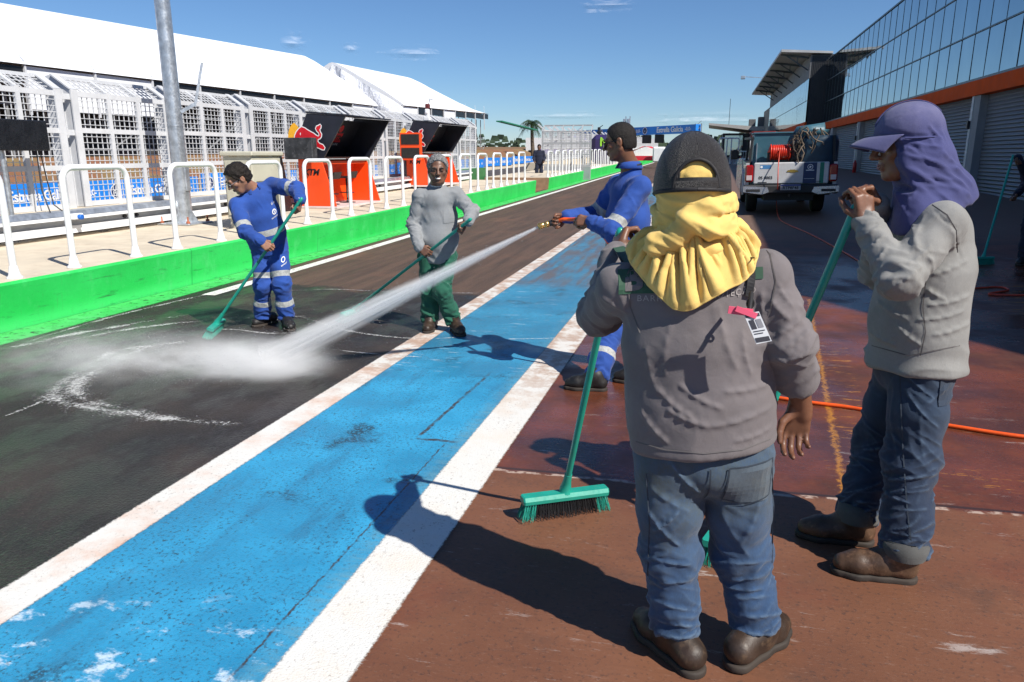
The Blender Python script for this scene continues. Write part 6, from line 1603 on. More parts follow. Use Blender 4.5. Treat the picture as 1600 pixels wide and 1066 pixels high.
# cape: laid over the shoulders first, then gathered into long pleats
nu, nv = 220, 80; bvs = drape(sV); pl_ = [(rngc.uniform(-PI-.5, .5), rngc.uniform(-.35, .35), rngc.uniform(.05, .13), rngc.uniform(.4, 1.0)) for _ in range(26)]
V = np.zeros(((nu+1)*(nv+1), 3)); H_ = np.zeros(len(V)); TH_ = []
for j in range(nv+1):
    v = j/nv
    for i in range(nu+1):
        th = -PI - .55 + i/nu*(PI+1.1); cs, sn = math.cos(th), math.sin(th); back = max(0.0, -sn)
        r = .078 + .086*v**.8; lob = 1 + .10*math.sin(2.7*th+.6) + .05*math.sin(6*th)
        drop = -.012 - .178*(v**1.05)*(.26 + .74*back**1.1)*lob
        p = Vector(nk + A3(side)*(cs*r*1.06) + A3(CFv)*(sn*(r*.86) - .0) + A3(UPv)*drop)
        loc, nrm, idx, dist = bvs.find_nearest(p)
        if loc is not None and (p-loc).dot(nrm) < .012: p = loc + nrm*.012
        k = j*(nu+1)+i; V[k] = A3(p)
        h = 0.0
        for c, sl_, w_, a_ in pl_:
            d = (th - c - sl_*(v-.2))/(w_*(.75 + .7*v)); h = max(h, a_*math.exp(-d*d*1.6)*(1-abs(d)*.12))
        H_[k] = h*(.010 + .026*math.sin(PI*min(1, (v*.86+.10)))) * (1 if v < .93 else 1-.35*(v-.93)/.07)
Q = np.array([(j*(nu+1)+i, j*(nu+1)+i+1, (j+1)*(nu+1)+i+1, (j+1)*(nu+1)+i) for j in range(nv) for i in range(nu)])
V = lap(V, Q, 6); N = normals(V, Q)
if ((V-nk)*N).sum() < 0: N = -N
V = V + N*H_[:, None]; N2 = normals(V, Q); N2 = N2*np.sign((N2*N).sum(1))[:, None]; V = cloth_noise(V, N2, .003, 14, (1, 1, .5), 2); st = []
for _ in range(40):
    i = rngc.randrange(10, nu-10); j = rngc.randrange(0, nv-30); i2 = min(nu, max(0, i+rngc.randrange(-9, 10))); j2 = j + rngc.randrange(12, 30)
    st.append((V[j*(nu+1)+i], V[j2*(nu+1)+i2], rngc.uniform(.004, .008), .007*rngc.uniform(.3, 1.1)))
V = creases(V, N2, st)
cape = put('cape', (V, Q), m_yc, fg, parent=hc)
sm = cape.modifiers.new('thick', 'SOLIDIFY'); sm.thickness = .004; sm.offset = 0
mb = MB(); mb.tube([V[nv*(nu+1)+i] for i in range(0, nu+1, 2)], .0035, 6); mb.build('hem', m_yc, cape)

# trucker cap: panels with seams, opening and strap at the back
t = NT('cap_mesh'); p = t.obj(); cell = t.vor(p, 520); sheen = t.noise(p, 7, 3)
c = t.mix(t.ramp(cell, .25, .6), (.05, .042, .036), (.007, .006, .007)); t.bump(cell, .9, .003); m_capk = t.fin(c, t.ramp(cell, .2, .7, .32, .6), spec=.7)  # paler cells: brown mesh threads with speckled highlights put into the colour
m_caps = M('cap_fabric', (.012, .011, .013), .7, .2, 20)
nu, nv = 96, 40; cv = []; hole = []
for j in range(nv+1):
    el = PI/2*(1 - j/nv) ; 
    for i in range(nu+1):
        a = 2*PI*i/nu; x = math.cos(el)*math.sin(a); y = -math.cos(el)*math.cos(a); z = math.sin(el)
        seam = min(abs(((a/(PI/3)) % 1)-.5), .5)
        k = 1 + (.012 if abs(((a + PI/6)/(PI/3)) % 1 - .5) > .46 else 0)
        cv.append(TH(x*.098*k, y*.118*k - .016, -.030 + (z**.85)*.160*k))
V = np.array(cv); Q = []
for j in range(nv):
    for i in range(nu):
        a = 2*PI*(i+.5)/nu; a = a if a < PI else a-2*PI; el = PI/2*(1-(j+.5)/nv); z = math.sin(el)
        zz = z; inside = (abs(a)/.62)**2 + ((zz)/.44)**2 < 1 and zz > .10
        if not inside: Q.append((j*(nu+1)+i, (j+1)*(nu+1)+i, (j+1)*(nu+1)+i+1, j*(nu+1)+i+1))
Q = np.array(Q); cap = put('cap', (V, Q), m_capk, fg); sm = cap.modifiers.new('thick', 'SOLIDIFY'); sm.thickness = .004; sm.offset = 1
mb = MB()
def CP(a, el, k=1.02): x = math.cos(el)*math.sin(a); y = -math.cos(el)*math.cos(a); z = math.sin(el); return TH(x*.098*k, y*.118*k-.016, -.030 + (max(z, 0)**.85)*.160*k)
for s in range(6):
    a = PI/6 + s*PI/3; mb.tube([CP(a, .02 + 1.5*k/14, 1.012) for k in range(15)], .0032, 6)
    a2 = a; mb.tube([CP(a+.05, .02 + 1.48*k/14, 1.004) for k in range(15)], .0022, 6)
mb.tube([CP(.62*math.cos(b), math.asin(min(1, .44*max(.1, math.sin(b)))), 1.012) for b in [PI*k/24 for k in range(25)]], .0055, 6)
mb.tube([CP(a, .015, 1.005) for a in [2*PI*k/40 for k in range(41)]], .006, 6); mb.lathe(TH(0, -.016, .129), [(.011, 0), (.010, .004), (.0, .007)], 10, axis=A3(hB[2])); mb.build('seam', m_caps, cap)
mb = MB(); P1 = [CP(-.66 + 1.32*k/12, .05, 1.0) for k in range(13)]; P2 = [CP(-.66 + 1.32*k/12, .165, 1.0) for k in range(13)]; mb.add(P1 + P2, [(k, k+1, 14+k, 13+k) for k in range(12)]); sp = mb.build('strap', m_caps, cap); sm = sp.modifiers.new('thick', 'SOLIDIFY'); sm.thickness = .004; sm.offset = 1
mb = MB(); br = []
for j in range(7):
    for i in range(17):
        a = PI + (-.85 + 1.7*i/16); r = j/6; q = CP(a, .03, 1.0) + hB[1]*(.075*r*math.cos((a-PI)*1.2)) - hB[2]*(.012*r + .02*((a-PI)**2)*r); br.append(q)
mb.add(br, [(j*17+i, j*17+i+1, (j+1)*17+i+1, (j+1)*17+i) for j in range(6) for i in range(16)], 0, True); bb = mb.build('peak', m_caps, cap); sm = bb.modifiers.new('thick', 'SOLIDIFY'); sm.thickness = .004
# lanyard with pink tag and pass
m_lan = M('lanyard_black', (.012, .012, .014), .7, .2); m_pink = M('ribbon_pink', (.75, .10, .18), .6, .1); m_card = M('pass_card', (.55, .56, .58), .35, .1)
lp = lerp_path([at(1184, 402, 1.9), at(1181, 435, 1.9), at(1174, 466, 1.9)], 6); ln = strip_on(bvs, fg, lp, .019, m_lan, CFv, 'lanyard', .006); sm = ln.modifiers.new('thick', 'SOLIDIFY'); sm.thickness = .003
mb = MB(); q = at(1173, 468, 1.83); mb.tube([at(1174, 458, 1.86), q, at(1171, 484, 1.81)], .006, 6); mb.tube([q + D3(.008*math.cos(a), 0, .012*math.sin(a) - .01) for a in [2*PI*k/12 for k in range(13)]], .003, 6); mb.build('clip', m_lan, ln)
mb = MB(); mb.bar(at(1138, 484, 1.81), at(1176, 489, 1.80), .018, .006, up=CFv); mb.bar(at(1150, 482, 1.80), at(1182, 494, 1.795), .014, .005, up=CFv); mb.build('ribbon', m_pink, ln)
ca, cb, cc, cd_ = at(1162, 491, 1.80), at(1186, 487, 1.80), at(1206, 533, 1.785), at(1182, 538, 1.785)
mb = MB(); mb.prism([ca, cb, cc, cd_], CFv*.003); card = mb.build('pass', m_card, ln)
mb = MB(); e1 = (cb-ca).normalized(); e2 = (cd_-ca).normalized(); L1 = (cb-ca).length; L2 = (cd_-ca).length
def onc(x0, x1, y0, y1, m): 
    o = ca - CFv*.0012; mb.add([o + e1*L1*x0 + e2*L2*y0, o + e1*L1*x1 + e2*L2*y0, o + e1*L1*x1 + e2*L2*y1, o + e1*L1*x0 + e2*L2*y1], [(0, 1, 2, 3)], m)
onc(.05, .95, .03, .13, 0); onc(.12, .45, .22, .52, 0); onc(.55, .9, .22, .5, 1); onc(.12, .88, .58, .61, 0); onc(.12, .7, .66, .69, 0); onc(.05, .95, .80, .95, 0)
mb.build('print', [M('print_dark', (.03, .03, .04), .5), M('print_mid', (.2, .2, .22), .5)], card)

# ================= man on the right: purple cap with neck flap
Jr = dict(head=at(1416, 226, 2.70), hf=D3(-.97, .12, -.16), hu=D3(-.16, 0, 1), neck=at(1452, 308, 2.70), shL=at(1474, 348, 2.53), shR=at(1444, 340, 2.88), elL=at(1405, 438, 2.44), wrL=at(1352, 348, 2.60), elR=at(1372, 425, 2.93), wrR=at(1368, 322, 2.72),
          hipL=at(1442, 556, 2.60), hipR=at(1418, 550, 2.78), knL=at(1424, 712, 2.56), knR=at(1376, 690, 2.83))
hl, tl = G(1442, 908), G(1303, 893); hr, tr = G(1366, 850), G(1248, 836)
Jr['anL'], Jr['toeL'], Jr['anR'], Jr['toeR'] = ank_of(hl, tl, .11), tl, ank_of(hr, tr, .11), tr
rm, T, hB, sV2, tV2, K2 = person('man in purple cap with neck flap, grey sweatshirt and dark jeans, leaning on his broom', G(1390, 900), Jr, SK_MID,
    (.135, 1.28, .142, 1.28, .168, 1.2), (.098, .092, .084, .076), m_sh_grey, m_jean2, m_boot_br, m_sole, cres=.005, hres=.0045, seed=11,
    hands=dict(L=dict(d=D3(-.12, .15, 1), pn=D3(-.25, .9, .15), side=1, curl=(.9, 1.1, .8), thumb=.5), R=dict(d=D3(-.55, -.2, .55), pn=D3(-.3, -.3, -.8), side=1, curl=(.95, 1.0, .7), thumb=.5)),
    hem=-.09, fade_light=True, belly=.01, sleeve=1.02, folds=1.0,
    xs=[(1338, 372, 1377, 351, .009, .012), (1349, 392, 1381, 366, .009, .013), (1357, 418, 1385, 386, .010, .013), (1401, 445, 1440, 414, .012, .014), (1416, 414, 1456, 382, .013, .013), (1452, 318, 1495, 359, .008, -.008), (1495, 359, 1500, 400, .008, -.008), (1456, 429, 1511, 406, .012, .013), (1440, 445, 1479, 469, .012, .014), (1448, 477, 1515, 461, .013, .015), (1432, 500, 1507, 485, .012, .014), (1401, 508, 1440, 540, .012, .014), (1456, 524, 1515, 504, .013, .015), (1357, 516, 1401, 540, .012, .013), (1424, 327, 1401, 390, .014, .012), (1445, 335, 1425, 400, .014, .010), (1370, 470, 1420, 500, .013, .013), (1365, 440, 1400, 470, .012, .012)],
    xt=[(1408, 572, 1459, 622), (1416, 610, 1467, 669), (1387, 749, 1467, 736), (1391, 770, 1471, 757), (1391, 795, 1467, 791), (1387, 829, 1459, 838), (1383, 855, 1450, 862), (1319, 770, 1378, 753), (1319, 804, 1374, 791), (1349, 703, 1383, 698), (1395, 600, 1410, 740, .012, .008), (1440, 640, 1445, 720, .014, .008)])
face_bits(rm, T, hB, hair_mat('brow_dark', (.015, .01, .008), (.03, .02, .015)), eyes=False)
c0 = A3(Jr['head']); TH = lambda x, y, z: c0 + np.array([x, y, z])@hB
shc = (A3(Jr['shL'])+A3(Jr['shR']))/2; nkp = A3(Jr['neck'])
S = SDF(c0-np.array([.36, .36, .42]), c0+np.array([.36, .36, .26]), .006)
S.ell(TH(0, -.012, .048), np.array([.092, .112, .092]), hB, .01)
S.chain([TH(0, -.030, .02), TH(0, -.045, -.06)], [.083, .092], .02, side=A3(hB[0]), sc=1.05)
S.chain([TH(0, -.045, -.06), nkp + A3(D3(.012, 0, .0))], [.098, .112], .04, side=K2['side'], sc=1.1)
S.chain([nkp + A3(D3(.012, 0, .0)), nkp + A3(D3(.01, 0, -.12))], [.112, .148], .04, side=K2['side'], sc=1.3)
S.chain([TH(-.06, .03, -.05), nkp + A3(D3(-.09, -.10, -.06)), nkp + A3(D3(-.115, -.12, -.13))], [.042, .055, .035], .05)
S.chain([nkp + A3(D3(.06, -.03, .0)), nkp + A3(D3(.105, -.04, -.04))], [.07, .052], .05)
g = np.stack(np.meshgrid(*[S.lo[i]+S.h*np.arange(S.n[i]) for i in range(3)], indexing='ij'), -1); L = (g-c0)@hB.T
# open the face and trim the lower edge
opening = np.minimum(np.minimum(L[..., 1]-.056 - .3*np.minimum(L[..., 2]+.05, 0), .030-L[..., 2]), L[..., 2]+.15)
S.a = S._smax(S.a, opening.astype(np.float32), .01)
Pn = nkp + A3(D3(.16, 0, .015)); nn = A3(D3(.41, .0, -.91)); S.cut(Pn, nn, .01)
V, Q = S.mesh(2); N = normals(V, Q); rngc = random.Random(21); st = []
def on_flap(fx, fz, out): return nkp + A3(D3(fx, -.16*out, fz))
for _ in range(26):
    z = rngc.uniform(-.10, .08); x = rngc.uniform(-.09, .12); dx = rngc.uniform(.06, .14); w = rngc.uniform(.008, .015)
    y0 = -.12; a = nkp + A3(D3(x-dx, y0, z + dx*.55)); b = nkp + A3(D3(x+dx*.6, y0 - .01, z - dx*.35)); st.append((a, b, w, .010*rngc.uniform(.4, 1.1)))
for (x0, z0, x1, z1, w, am) in ((-.10, .07, .05, -.06, .016, .016), (-.06, .10, .10, -.03, .014, .014), (-.09, .02, .03, -.12, .017, .015), (.02, .10, .12, .03, .012, .013), (-.03, .115, .07, .085, .012, .012), (.06, .13, .085, .055, .011, .012)):
    for yy in (-.10, -.14): st.append((nkp + A3(D3(x0, yy, z0)), nkp + A3(D3(x1, yy-.01, z1)), w*1.3, am))
# gather under the cap's edge
for k in range(16):
    a = rngc.uniform(-2.4, .2); st.append((TH(.1*math.sin(a), -.012-.11*math.cos(a), .03), TH(.105*math.sin(a+.15), -.02-.115*math.cos(a+.15), -.05), .008, .007))
V = creases(V, N, st); V = cloth_noise(V, N, .004, 8, (1, 1, 1), 8); N = normals(V, Q)
V = creases(V, N, seen_strokes(V, Q, [(1377, 206, 1472, 230, .009, .014), (1377, 222, 1468, 254, .010, .016), (1385, 248, 1507, 284, .012, .018), (1472, 236, 1519, 272, .010, .014), (1385, 276, 1464, 292, .012, .014), (1393, 335, 1432, 296, .012, .012), (1452, 196, 1472, 217, .008, .012), (1400, 214, 1480, 262, .008, .010), (1392, 262, 1450, 300, .010, .012), (1430, 270, 1500, 296, .010, .012), (1400, 300, 1420, 340, .010, .010), (1376, 200, 1474, 212, .006, -.012), (1395, 165, 1420, 152, .006, .005), (1380, 190, 1440, 158, .005, .004)]))
fd = np.clip(((V-c0)@hB[2] - .02)/.09, 0, 1)  # crown paler upwards: light from above put into the cloth colour
flap = put('cap_flap', (V, Q), m_purple, rm, dict(fade_light=fd))
pk_ = []; nu, nv = 22, 10
for j in range(nv+1):
    for i in range(nu+1):
        a = -1.12 + 2.24*i/nu; r = j/nv; b = TH(.096*math.sin(a), -.012 + .112*math.cos(a), .036 + .012*math.cos(a)); L_ = .088*math.cos(a*.82)**.6 if abs(a) < 1.6 else 0
        pk_.append(b + hB[1]*(L_*r) - hB[2]*(.022*r*r + .030*(a/1.12)**2*r) )
V = np.array(pk_); Q = np.array([(j*(nu+1)+i, j*(nu+1)+i+1, (j+1)*(nu+1)+i+1, (j+1)*(nu+1)+i) for j in range(nv) for i in range(nu)])
pb_ = put('peak', (V, Q), m_purple, rm, dict(fade_light=np.full(len(V), .35)), parent=flap); sm = pb_.modifiers.new('thick', 'SOLIDIFY'); sm.thickness = .006
mb = MB(); mb.tube([TH(.096*1.02*math.sin(a), -.012 - .114*math.cos(a), .022+.012*math.cos(a+PI)) for a in [-2.0+4.0*k/26 for k in range(27)]], .0035, 6); mb.tube([TH(.01*math.sin(k), -.012 + .118*math.cos(b)*1.0, .048 + .098*math.sin(b)) for k, b in [(0, PI*(.1+.75*q/16)) for q in range(17)]], .0026, 6); mb.build('seam', m_purple, flap)
# turned-up cuffs, belt keyring
for s in 'LR':
    a = A3(Jr['an'+s]); kx = A3(Jr['kn'+s]); d = kx-a; d /= np.linalg.norm(d); mb = MB(); mb.lathe(a + d*.0, [(.070, -.012), (.078, -.012), (.082, .03), (.078, .034), (.070, .02)], 24, axis=d); o = mb.build('turn_up', cloth_mat('denim_inside', (.075, .075, .072), .9, .2, stains=(.05, .04, .03)) if s == 'L' else bpy.data.materials['denim_inside'], rm)

bvr = drape(sV2); btr = drape(tV2)
seam_px(bvr, K2['shirt'], [(1456, 320), (1480, 336), (1494, 360), (1496, 395)], m_seam); seam_px(bvr, K2['shirt'], [(1446, 440), (1442, 480), (1446, 520), (1438, 556)], m_seam); seam_px(bvr, K2['shirt'], [(1362, 540), (1420, 556), (1500, 540)], m_seam)
seam_px(btr, rm, [(1406, 575), (1408, 640), (1412, 720), (1418, 800), (1424, 850)], m_stitch, .004); decal(btr, rm, rm, None, 0, at(1464, 592, 2.6), Vector(K2['fwd'])*-1, UPv, CFv, cloth_mat('pocket_dark_denim', (.02, .034, .06), .9, .25), .004, 'pocket', poly=grid_poly(.11, .13, 7, 7))

# ================= man with the hose
Js = dict(head=at(968, 222, 5.2), hf=D3(-.93, .30, -.20), hu=D3(-.2, .06, 1), neck=at(985, 262, 5.22), shL=at(1000, 292, 5.05), shR=at(966, 290, 5.40), elL=at(957, 362, 4.92), wrL=at(924, 347, 5.02), elR=at(935, 335, 5.48), wrR=at(886, 339, 5.30),
          hipL=at(984, 435, 5.12), hipR=at(972, 433, 5.30), knL=at(952, 520, 5.05), knR=at(992, 520, 5.33))
tl, hl = G(884, 607), G(948, 610); tr, hr = G(960, 596), G(1012, 598)
Js['anL'], Js['toeL'], Js['anR'], Js['toeR'] = ank_of(hl, tl, .10), tl, ank_of(hr, tr, .10), tr
sp_, T, hB, sV3, tV3, K3 = person('man in blue coverall and sunglasses, seen from the side, holding the spraying hose', G(960, 603), Js, SK_MID,
    (.125, 1.35, .128, 1.35, .125, 1.35), (.092, .088, .08, .078), m_cover, m_cover, m_boot_k, m_sole, cres=.008, hres=.005, seed=5, tape=True,
    hands=dict(L=dict(d=D3(-.95, .1, .15), pn=D3(.1, .95, -.2), side=1, curl=(1.1, 1.3, .8)), R=dict(d=D3(-.95, -.1, -.12), pn=D3(0, -.9, -.35), side=-1, curl=(1.0, 1.2, .8), thumb=.55)), hem=-.10, sleeve=1.08)
face_bits(sp_, T, hB, hair_mat('brow_black', (.012, .009, .008), (.02, .015, .012)), eyes=False)
hair_cap(sp_, Js, hB, hair_mat('short_black_hair', (.012, .010, .009), (.03, .026, .024)), thick=.007, curl=.0015, seed=2, side_z=-.01, back_z=-.06)
m_shade_ = M('sunglass_black', (.01, .01, .011), .15)
mb = MB()
for s in (-1, 1): mb.prism([T(s*.008, .108, .014), T(s*.05, .096, .016), T(s*.056, .088, -.006), T(s*.032, .103, -.020), T(s*.012, .11, -.012)], A3(hB[1])*.003)
mb.tube([T(-.012, .112, .010), T(.012, .112, .010)], .0028, 6)
for s in (-1, 1): mb.tube([T(s*.052, .092, .010), T(s*.072, .06, .010), T(s*.082, .0, .008), T(s*.08, -.02, -.004)], .0028, 6)
mb.build('sunglasses', m_shade_, sp_)
bv3 = drape(sV3); bd = -Vector(K3['fwd'])*1.0
for d_, nm in ((Vector(K3['fwd']), 'x'),):
    o = Vector(K3['tp'](.78)); decal(bv3, sp_, K3['shirt'], None, 0, o + UPv*.03, K3['side'], UPv, d_, m_txt_w, .004, 'emblem', poly=ring_poly(.045, .062)); decal(bv3, sp_, K3['shirt'], 'SANEAMENTO', .045, o - UPv*.07, K3['side'], UPv, d_, m_txt_w, .004, bold=.001)
mb = MB(); ring = []
for k in range(15):
    a = PI*(.05+.9*k/14) ; ring.append(A3(Js['neck']) + A3(K3['side'])*math.cos(a)*.074 - A3(K3['fwd'])*math.sin(a)*.07 + A3(UPv)*(.012 + .012*math.sin(a)))
mb.tube(ring, .009, 6); mb.build('neck_strap', m_lan, sp_)
def collar(root, J, K, mat, r=.066, h=.026, open_=.5):
    mb = MB(); vs = []; n = 28; nk_ = A3(J['neck']) + (A3(J['head'])-A3(J['neck']))*.10
    for k in range(n+1):
        a = PI/2 + open_/2 + (2*PI-open_)*k/n
        d = A3(K['side'])*math.cos(a) + A3(K['fwd'])*math.sin(a); e = .02*abs(math.sin(a)) 
        vs += [nk_ + d*r*1.0 + A3(UPv)*(-.005), nk_ + d*(r*.97) + A3(UPv)*h, nk_ + d*(r*1.12) + A3(UPv)*(h*.75), nk_ + d*(r*1.32 + e*.5) + A3(UPv)*(-.022)]
    mb.add(vs, [(4*k+j, 4*k+j+1, 4*k+j+5, 4*k+j+4) for k in range(n) for j in range(3)], 0, True); o = mb.build('collar', mat, root); sm = o.modifiers.new('thick', 'SOLIDIFY'); sm.thickness = .004; return o
m_coll = cloth_mat('blue_collar', (.012, .060, .29), .85, .12)
collar(sp_, Js, K3, m_coll)

# ================= smiling man in grey shirt and green trousers
Jg = dict(head=at(684, 266, 6.55), hf=D3(.12, -1, -.06), hu=D3(.02, -.06, 1), neck=at(683, 291, 6.60), shR=at(657, 307, 6.58), shL=at(712, 303, 6.60), elR=at(645, 350, 6.58), wrR=at(655, 386, 6.40), elL=at(737, 331, 6.50), wrL=at(732, 346, 6.24),
          hipR=at(668, 398, 6.64), hipL=at(699, 398, 6.66), knR=at(672, 455, 6.62), knL=at(690, 455, 6.52))
Jg['toeR'], Jg['toeL'] = G(666, 522), G(722, 527); hr, hl = G(676, 513), G(706, 514)
Jg['anL'], Jg['anR'] = ank_of(hl, Jg['toeL']), ank_of(hr, Jg['toeR'])
gm_, T, hB, sV4, tV4, K4 = person('smiling grey haired man in grey shirt and green trousers, pushing a broom', G(690, 516), Jg, SK_DARK,
    (.106, 1.38, .122, 1.28, .112, 1.36), (.086, .078, .070, .068), m_sh_lg, m_green_tr, m_boot_dk, m_sole, cres=.008, hres=.005, seed=7,
    hands=dict(L=dict(d=D3(-.85, -.2, -.35), pn=D3(-.2, -.3, -.9), side=-1, curl=(1.1, 1.3, .8)), R=dict(d=D3(.7, -.3, -.5), pn=D3(.3, .6, -.3), side=1, curl=(1.1, 1.3, .8))), hem=-.10, belly=.018, sleeve=.95, folds=1.3)
face_bits(gm_, T, hB, hair_mat('brow_grey', (.04, .035, .03), (.1, .09, .08)), smile=True, eyes=False, squint=True)
hair_cap(gm_, Jg, hB, hair_mat('curly_grey_hair', (.035, .035, .036), (.36, .36, .36)), thick=.014, curl=.006, seed=3, side_z=.0, back_z=-.05, scale=120)
bv4 = drape(sV4); o = Vector(K4['tp'](.66)); cx_ = -Vector(K4['side'])
decal(bv4, gm_, K4['shirt'], None, 0, o + cx_*.10, -Vector(K4['side']), UPv, -Vector(K4['fwd'])*1.0, m_sh_lg, .004, 'pocket', poly=grid_poly(.10, .12, 6, 6))
mb = MB(); mb.tube([A3(Jg['neck']) + A3(K4['side'])*math.cos(a)*.066 + A3(K4['fwd'])*math.sin(a)*.066 + A3(UPv)*(.018 - .02*math.sin(a)) for a in [2*PI*k/24 for k in range(25)]], .009, 8); mb.build('neckband', M('undershirt', (.62, .62, .60), .9), gm_)

# ================= man in blue coverall sweeping by the wall
Jb = dict(head=at(372, 279, 6.50), hf=D3(-.66, -.45, -.55), hu=D3(-.38, -.35, .85), neck=at(396, 297, 6.62), shR=at(371, 321, 6.52), shL=at(425, 290, 6.72), elR=at(383, 362, 6.36), wrR=at(407, 377, 6.30), elL=at(464, 295, 6.55), wrL=at(469, 312, 6.35),
          hipR=at(408, 388, 6.74), hipL=at(434, 386, 6.76), knR=at(411, 446, 6.70), knL=at(441, 445, 6.68))
Jb['toeR'], Jb['toeL'] = G(396, 512), G(455, 519); hr, hl = G(420, 506), G(446, 508)
Jb['anL'], Jb['anR'] = ank_of(hl, Jb['toeL']), ank_of(hr, Jb['toeR'])
bl_, T, hB, sV5, tV5, K5 = person('dark haired man in blue coverall bending over his broom beside the green wall', G(430, 508), Jb, SK_TAN,
    (.115, 1.35, .118, 1.35, .116, 1.35), (.086, .08, .074, .072), m_cover, m_cover, m_boot_k, m_sole, cres=.008, hres=.005, seed=9, tape=True,
    hands=dict(L=dict(d=D3(-.15, -.4, -.9), pn=D3(-.9, .2, .2), side=1, curl=(1.0, 1.2, .8)), R=dict(d=D3(.75, -.2, -.55), pn=D3(.3, .6, -.5), side=1, curl=(1.1, 1.3, .8))), hem=-.08, sleeve=1.05)
face_bits(bl_, T, hB, hair_mat('brow_black2', (.012, .009, .008), (.02, .015, .012)), eyes=False, squint=True)
hair_cap(bl_, Jb, hB, hair_mat('black_hair', (.010, .008, .007), (.028, .022, .018)), thick=.014, curl=.007, seed=5, side_z=.0, back_z=-.06, scale=35)
collar(bl_, Jb, K5, m_coll, open_=.9)
mb = MB()
for s in (-1, 1): mb.tube([T(s*.031 + .019*math.cos(a), .108 - .008*abs(math.cos(a)), .0 + .015*math.sin(a)) for a in [2*PI*k/14 for k in range(15)]], .0016, 5); mb.tube([T(s*.05, .098, .004), T(s*.08, .0, .006)], .0016, 5)
mb.tube([T(-.012, .11, .004), T(.012, .11, .004)], .0016, 5); mb.build('spectacles', m_galv, bl_)
bv5 = drape(sV5); fw5 = Vector(K5['fwd']); o = Vector(K5['tp'](.60)) - Vector(K5['side'])*.085
for f, par in ((1, 0),):
    decal(bv5, bl_, K5['shirt'], None, 0, o + UPv*.01, -Vector(K5['side']), K5['ax'], -fw5, m_txt_w, .004, 'emblem', poly=ring_poly(.016, .024)); decal(bv5, bl_, K5['shirt'], 'I', .03, o + UPv*.01, -Vector(K5['side']), K5['ax'], -fw5, m_txt_w, .004, bold=.002)
    decal(bv5, bl_, K5['shirt'], 'sanesul', .024, o - UPv*.035, -Vector(K5['side']), K5['ax'], -fw5, m_txt_w, .004); decal(bv5, bl_, K5['shirt'], 'IS A', .03, o + UPv*.085, -Vector(K5['side']), K5['ax'], -fw5, m_txt_w, .004)
bt5 = drape(tV5); o = Vector(Jb['hipL'])*.7 + Vector(Jb['knL'])*.3
decal(bt5, bl_, bl_, None, 0, o, -Vector(K5['side']), UPv, -fw5, m_txt_w, .004, 'emblem', poly=ring_poly(.016, .024)); decal(bt5, bl_, bl_, 'sanesul', .024, o - UPv*.04, -Vector(K5['side']), UPv, -fw5, m_txt_w, .004)
mb = MB(); w_ = A3(Jb['wrL']); d_ = w_-A3(Jb['elL']); d_ /= np.linalg.norm(d_); mb.lathe(w_ - d_*.005, [(.030, 0), (.035, .002), (.035, .018), (.030, .02)], 16, axis=d_); mb.lathe(w_ + A3(D3(.0, -.034, .0)), [(.018, 0), (.018, .008), (.0, .009)], 12, axis=D3(0, -1, 0)); mb.build('wristwatch', m_white, bl_)

# ================= brooms
def hold(J, s): return Vector(J['wr'+s])
broom('green broom with black centre bristles, held upright by the man in the black cap', at(969, 362, 2.52), G(882, 803), at(957, 795, 2.93) - at(808, 815, 2.80), .40, seed=1, rad_=.0135)
broom('green broom under the chin of the man in the purple cap', at(1338, 322, 2.62), G(1128, 850), D3(.5, .8, 0), .40, seed=2, rad_=.0145)
q1 = G(560, 500); broom('green broom of the smiling man in green trousers', at(735, 343, 6.14), G(548, 499), D3(.35, .9, 0), .40, black=False, lean=D3(.35, -.2, .8), seed=3, rad_=.0135)
broom('green broom of the bending man in blue, tilted on the wet lane', at(471, 311, 6.28), G(333, 522), D3(.12, -1, 0), .42, black=False, lean=D3(.35, .1, .85), seed=4, rad_=.0135)

# ================= two figures in the shade and one far off
def far_person(label, base, h, faceaway, top, bottom, skin, hat=None, seed=1, lean=0.0, arms=None, right=0.0):
    k = h/1.72; b = Vector(base); f = D3(*faceaway).normalized(); r = f.cross(UPv); P = lambda x, y, z: b + r*(x*k) + f*(y*k) + UPv*(z*k)
    J = dict(head=P(0, .05+lean, 1.60), hf=f - UPv*.2, hu=UPv + f*.1, neck=P(0, .01+lean*.8, 1.46), shL=P(-.19, lean*.7, 1.40), shR=P(.19, lean*.7, 1.40), elL=P(-.25, .02+lean*.5, 1.12), elR=P(.25, .02+lean*.5, 1.12), wrL=P(-.22, .2+lean*.5, 1.0), wrR=P(.22, .2+lean*.5, 1.0), hipL=P(-.09, 0, .92), hipR=P(.09, 0, .92), knL=P(-.1, .03, .50), knR=P(.1, .03, .50), anL=P(-.1, -.04, .1), anR=P(.1, -.04, .1), toeL=P(-.12, .17, 0), toeR=P(.12, .17, 0))
    if arms: 
        for q, v in arms.items(): J[q] = v
    root, T, hB, s_, t_, K = person(label, b, J, skin, (.12, 1.4, .118, 1.4, .115, 1.4), (.088, .08, .072, .068), top, bottom, m_boot_k, m_sole, cres=.011, hres=.009, seed=seed, hands=dict(L=dict(d=f*.6 - UPv*.6, pn=r, side=1), R=dict(d=f*.6 - UPv*.6, pn=-r, side=-1)))
    if hat: 
        c = A3(J['head']); mb = MB(); mb.lathe(c + A3(hB[2])*.05, [(.128, -.008), (.105, .0), (.10, .04), (.075, .075), (.03, .092), (0, .094)], 20, axis=A3(hB[2])); mb.build('helmet', hat, root)
    else: hair_cap(root, J, hB, bpy.data.materials['black_hair'], thick=.012, curl=.002, seed=seed)
    return root
yb = gp(1524, 297); far_person('shadowed worker in yellow helmet standing by the garage doors', yb, 1.74, (-.9, -.2, 0), m_navy, m_navy, SK_DARK, M('helmet_yellow', (.75, .30, .01), .4), seed=31)
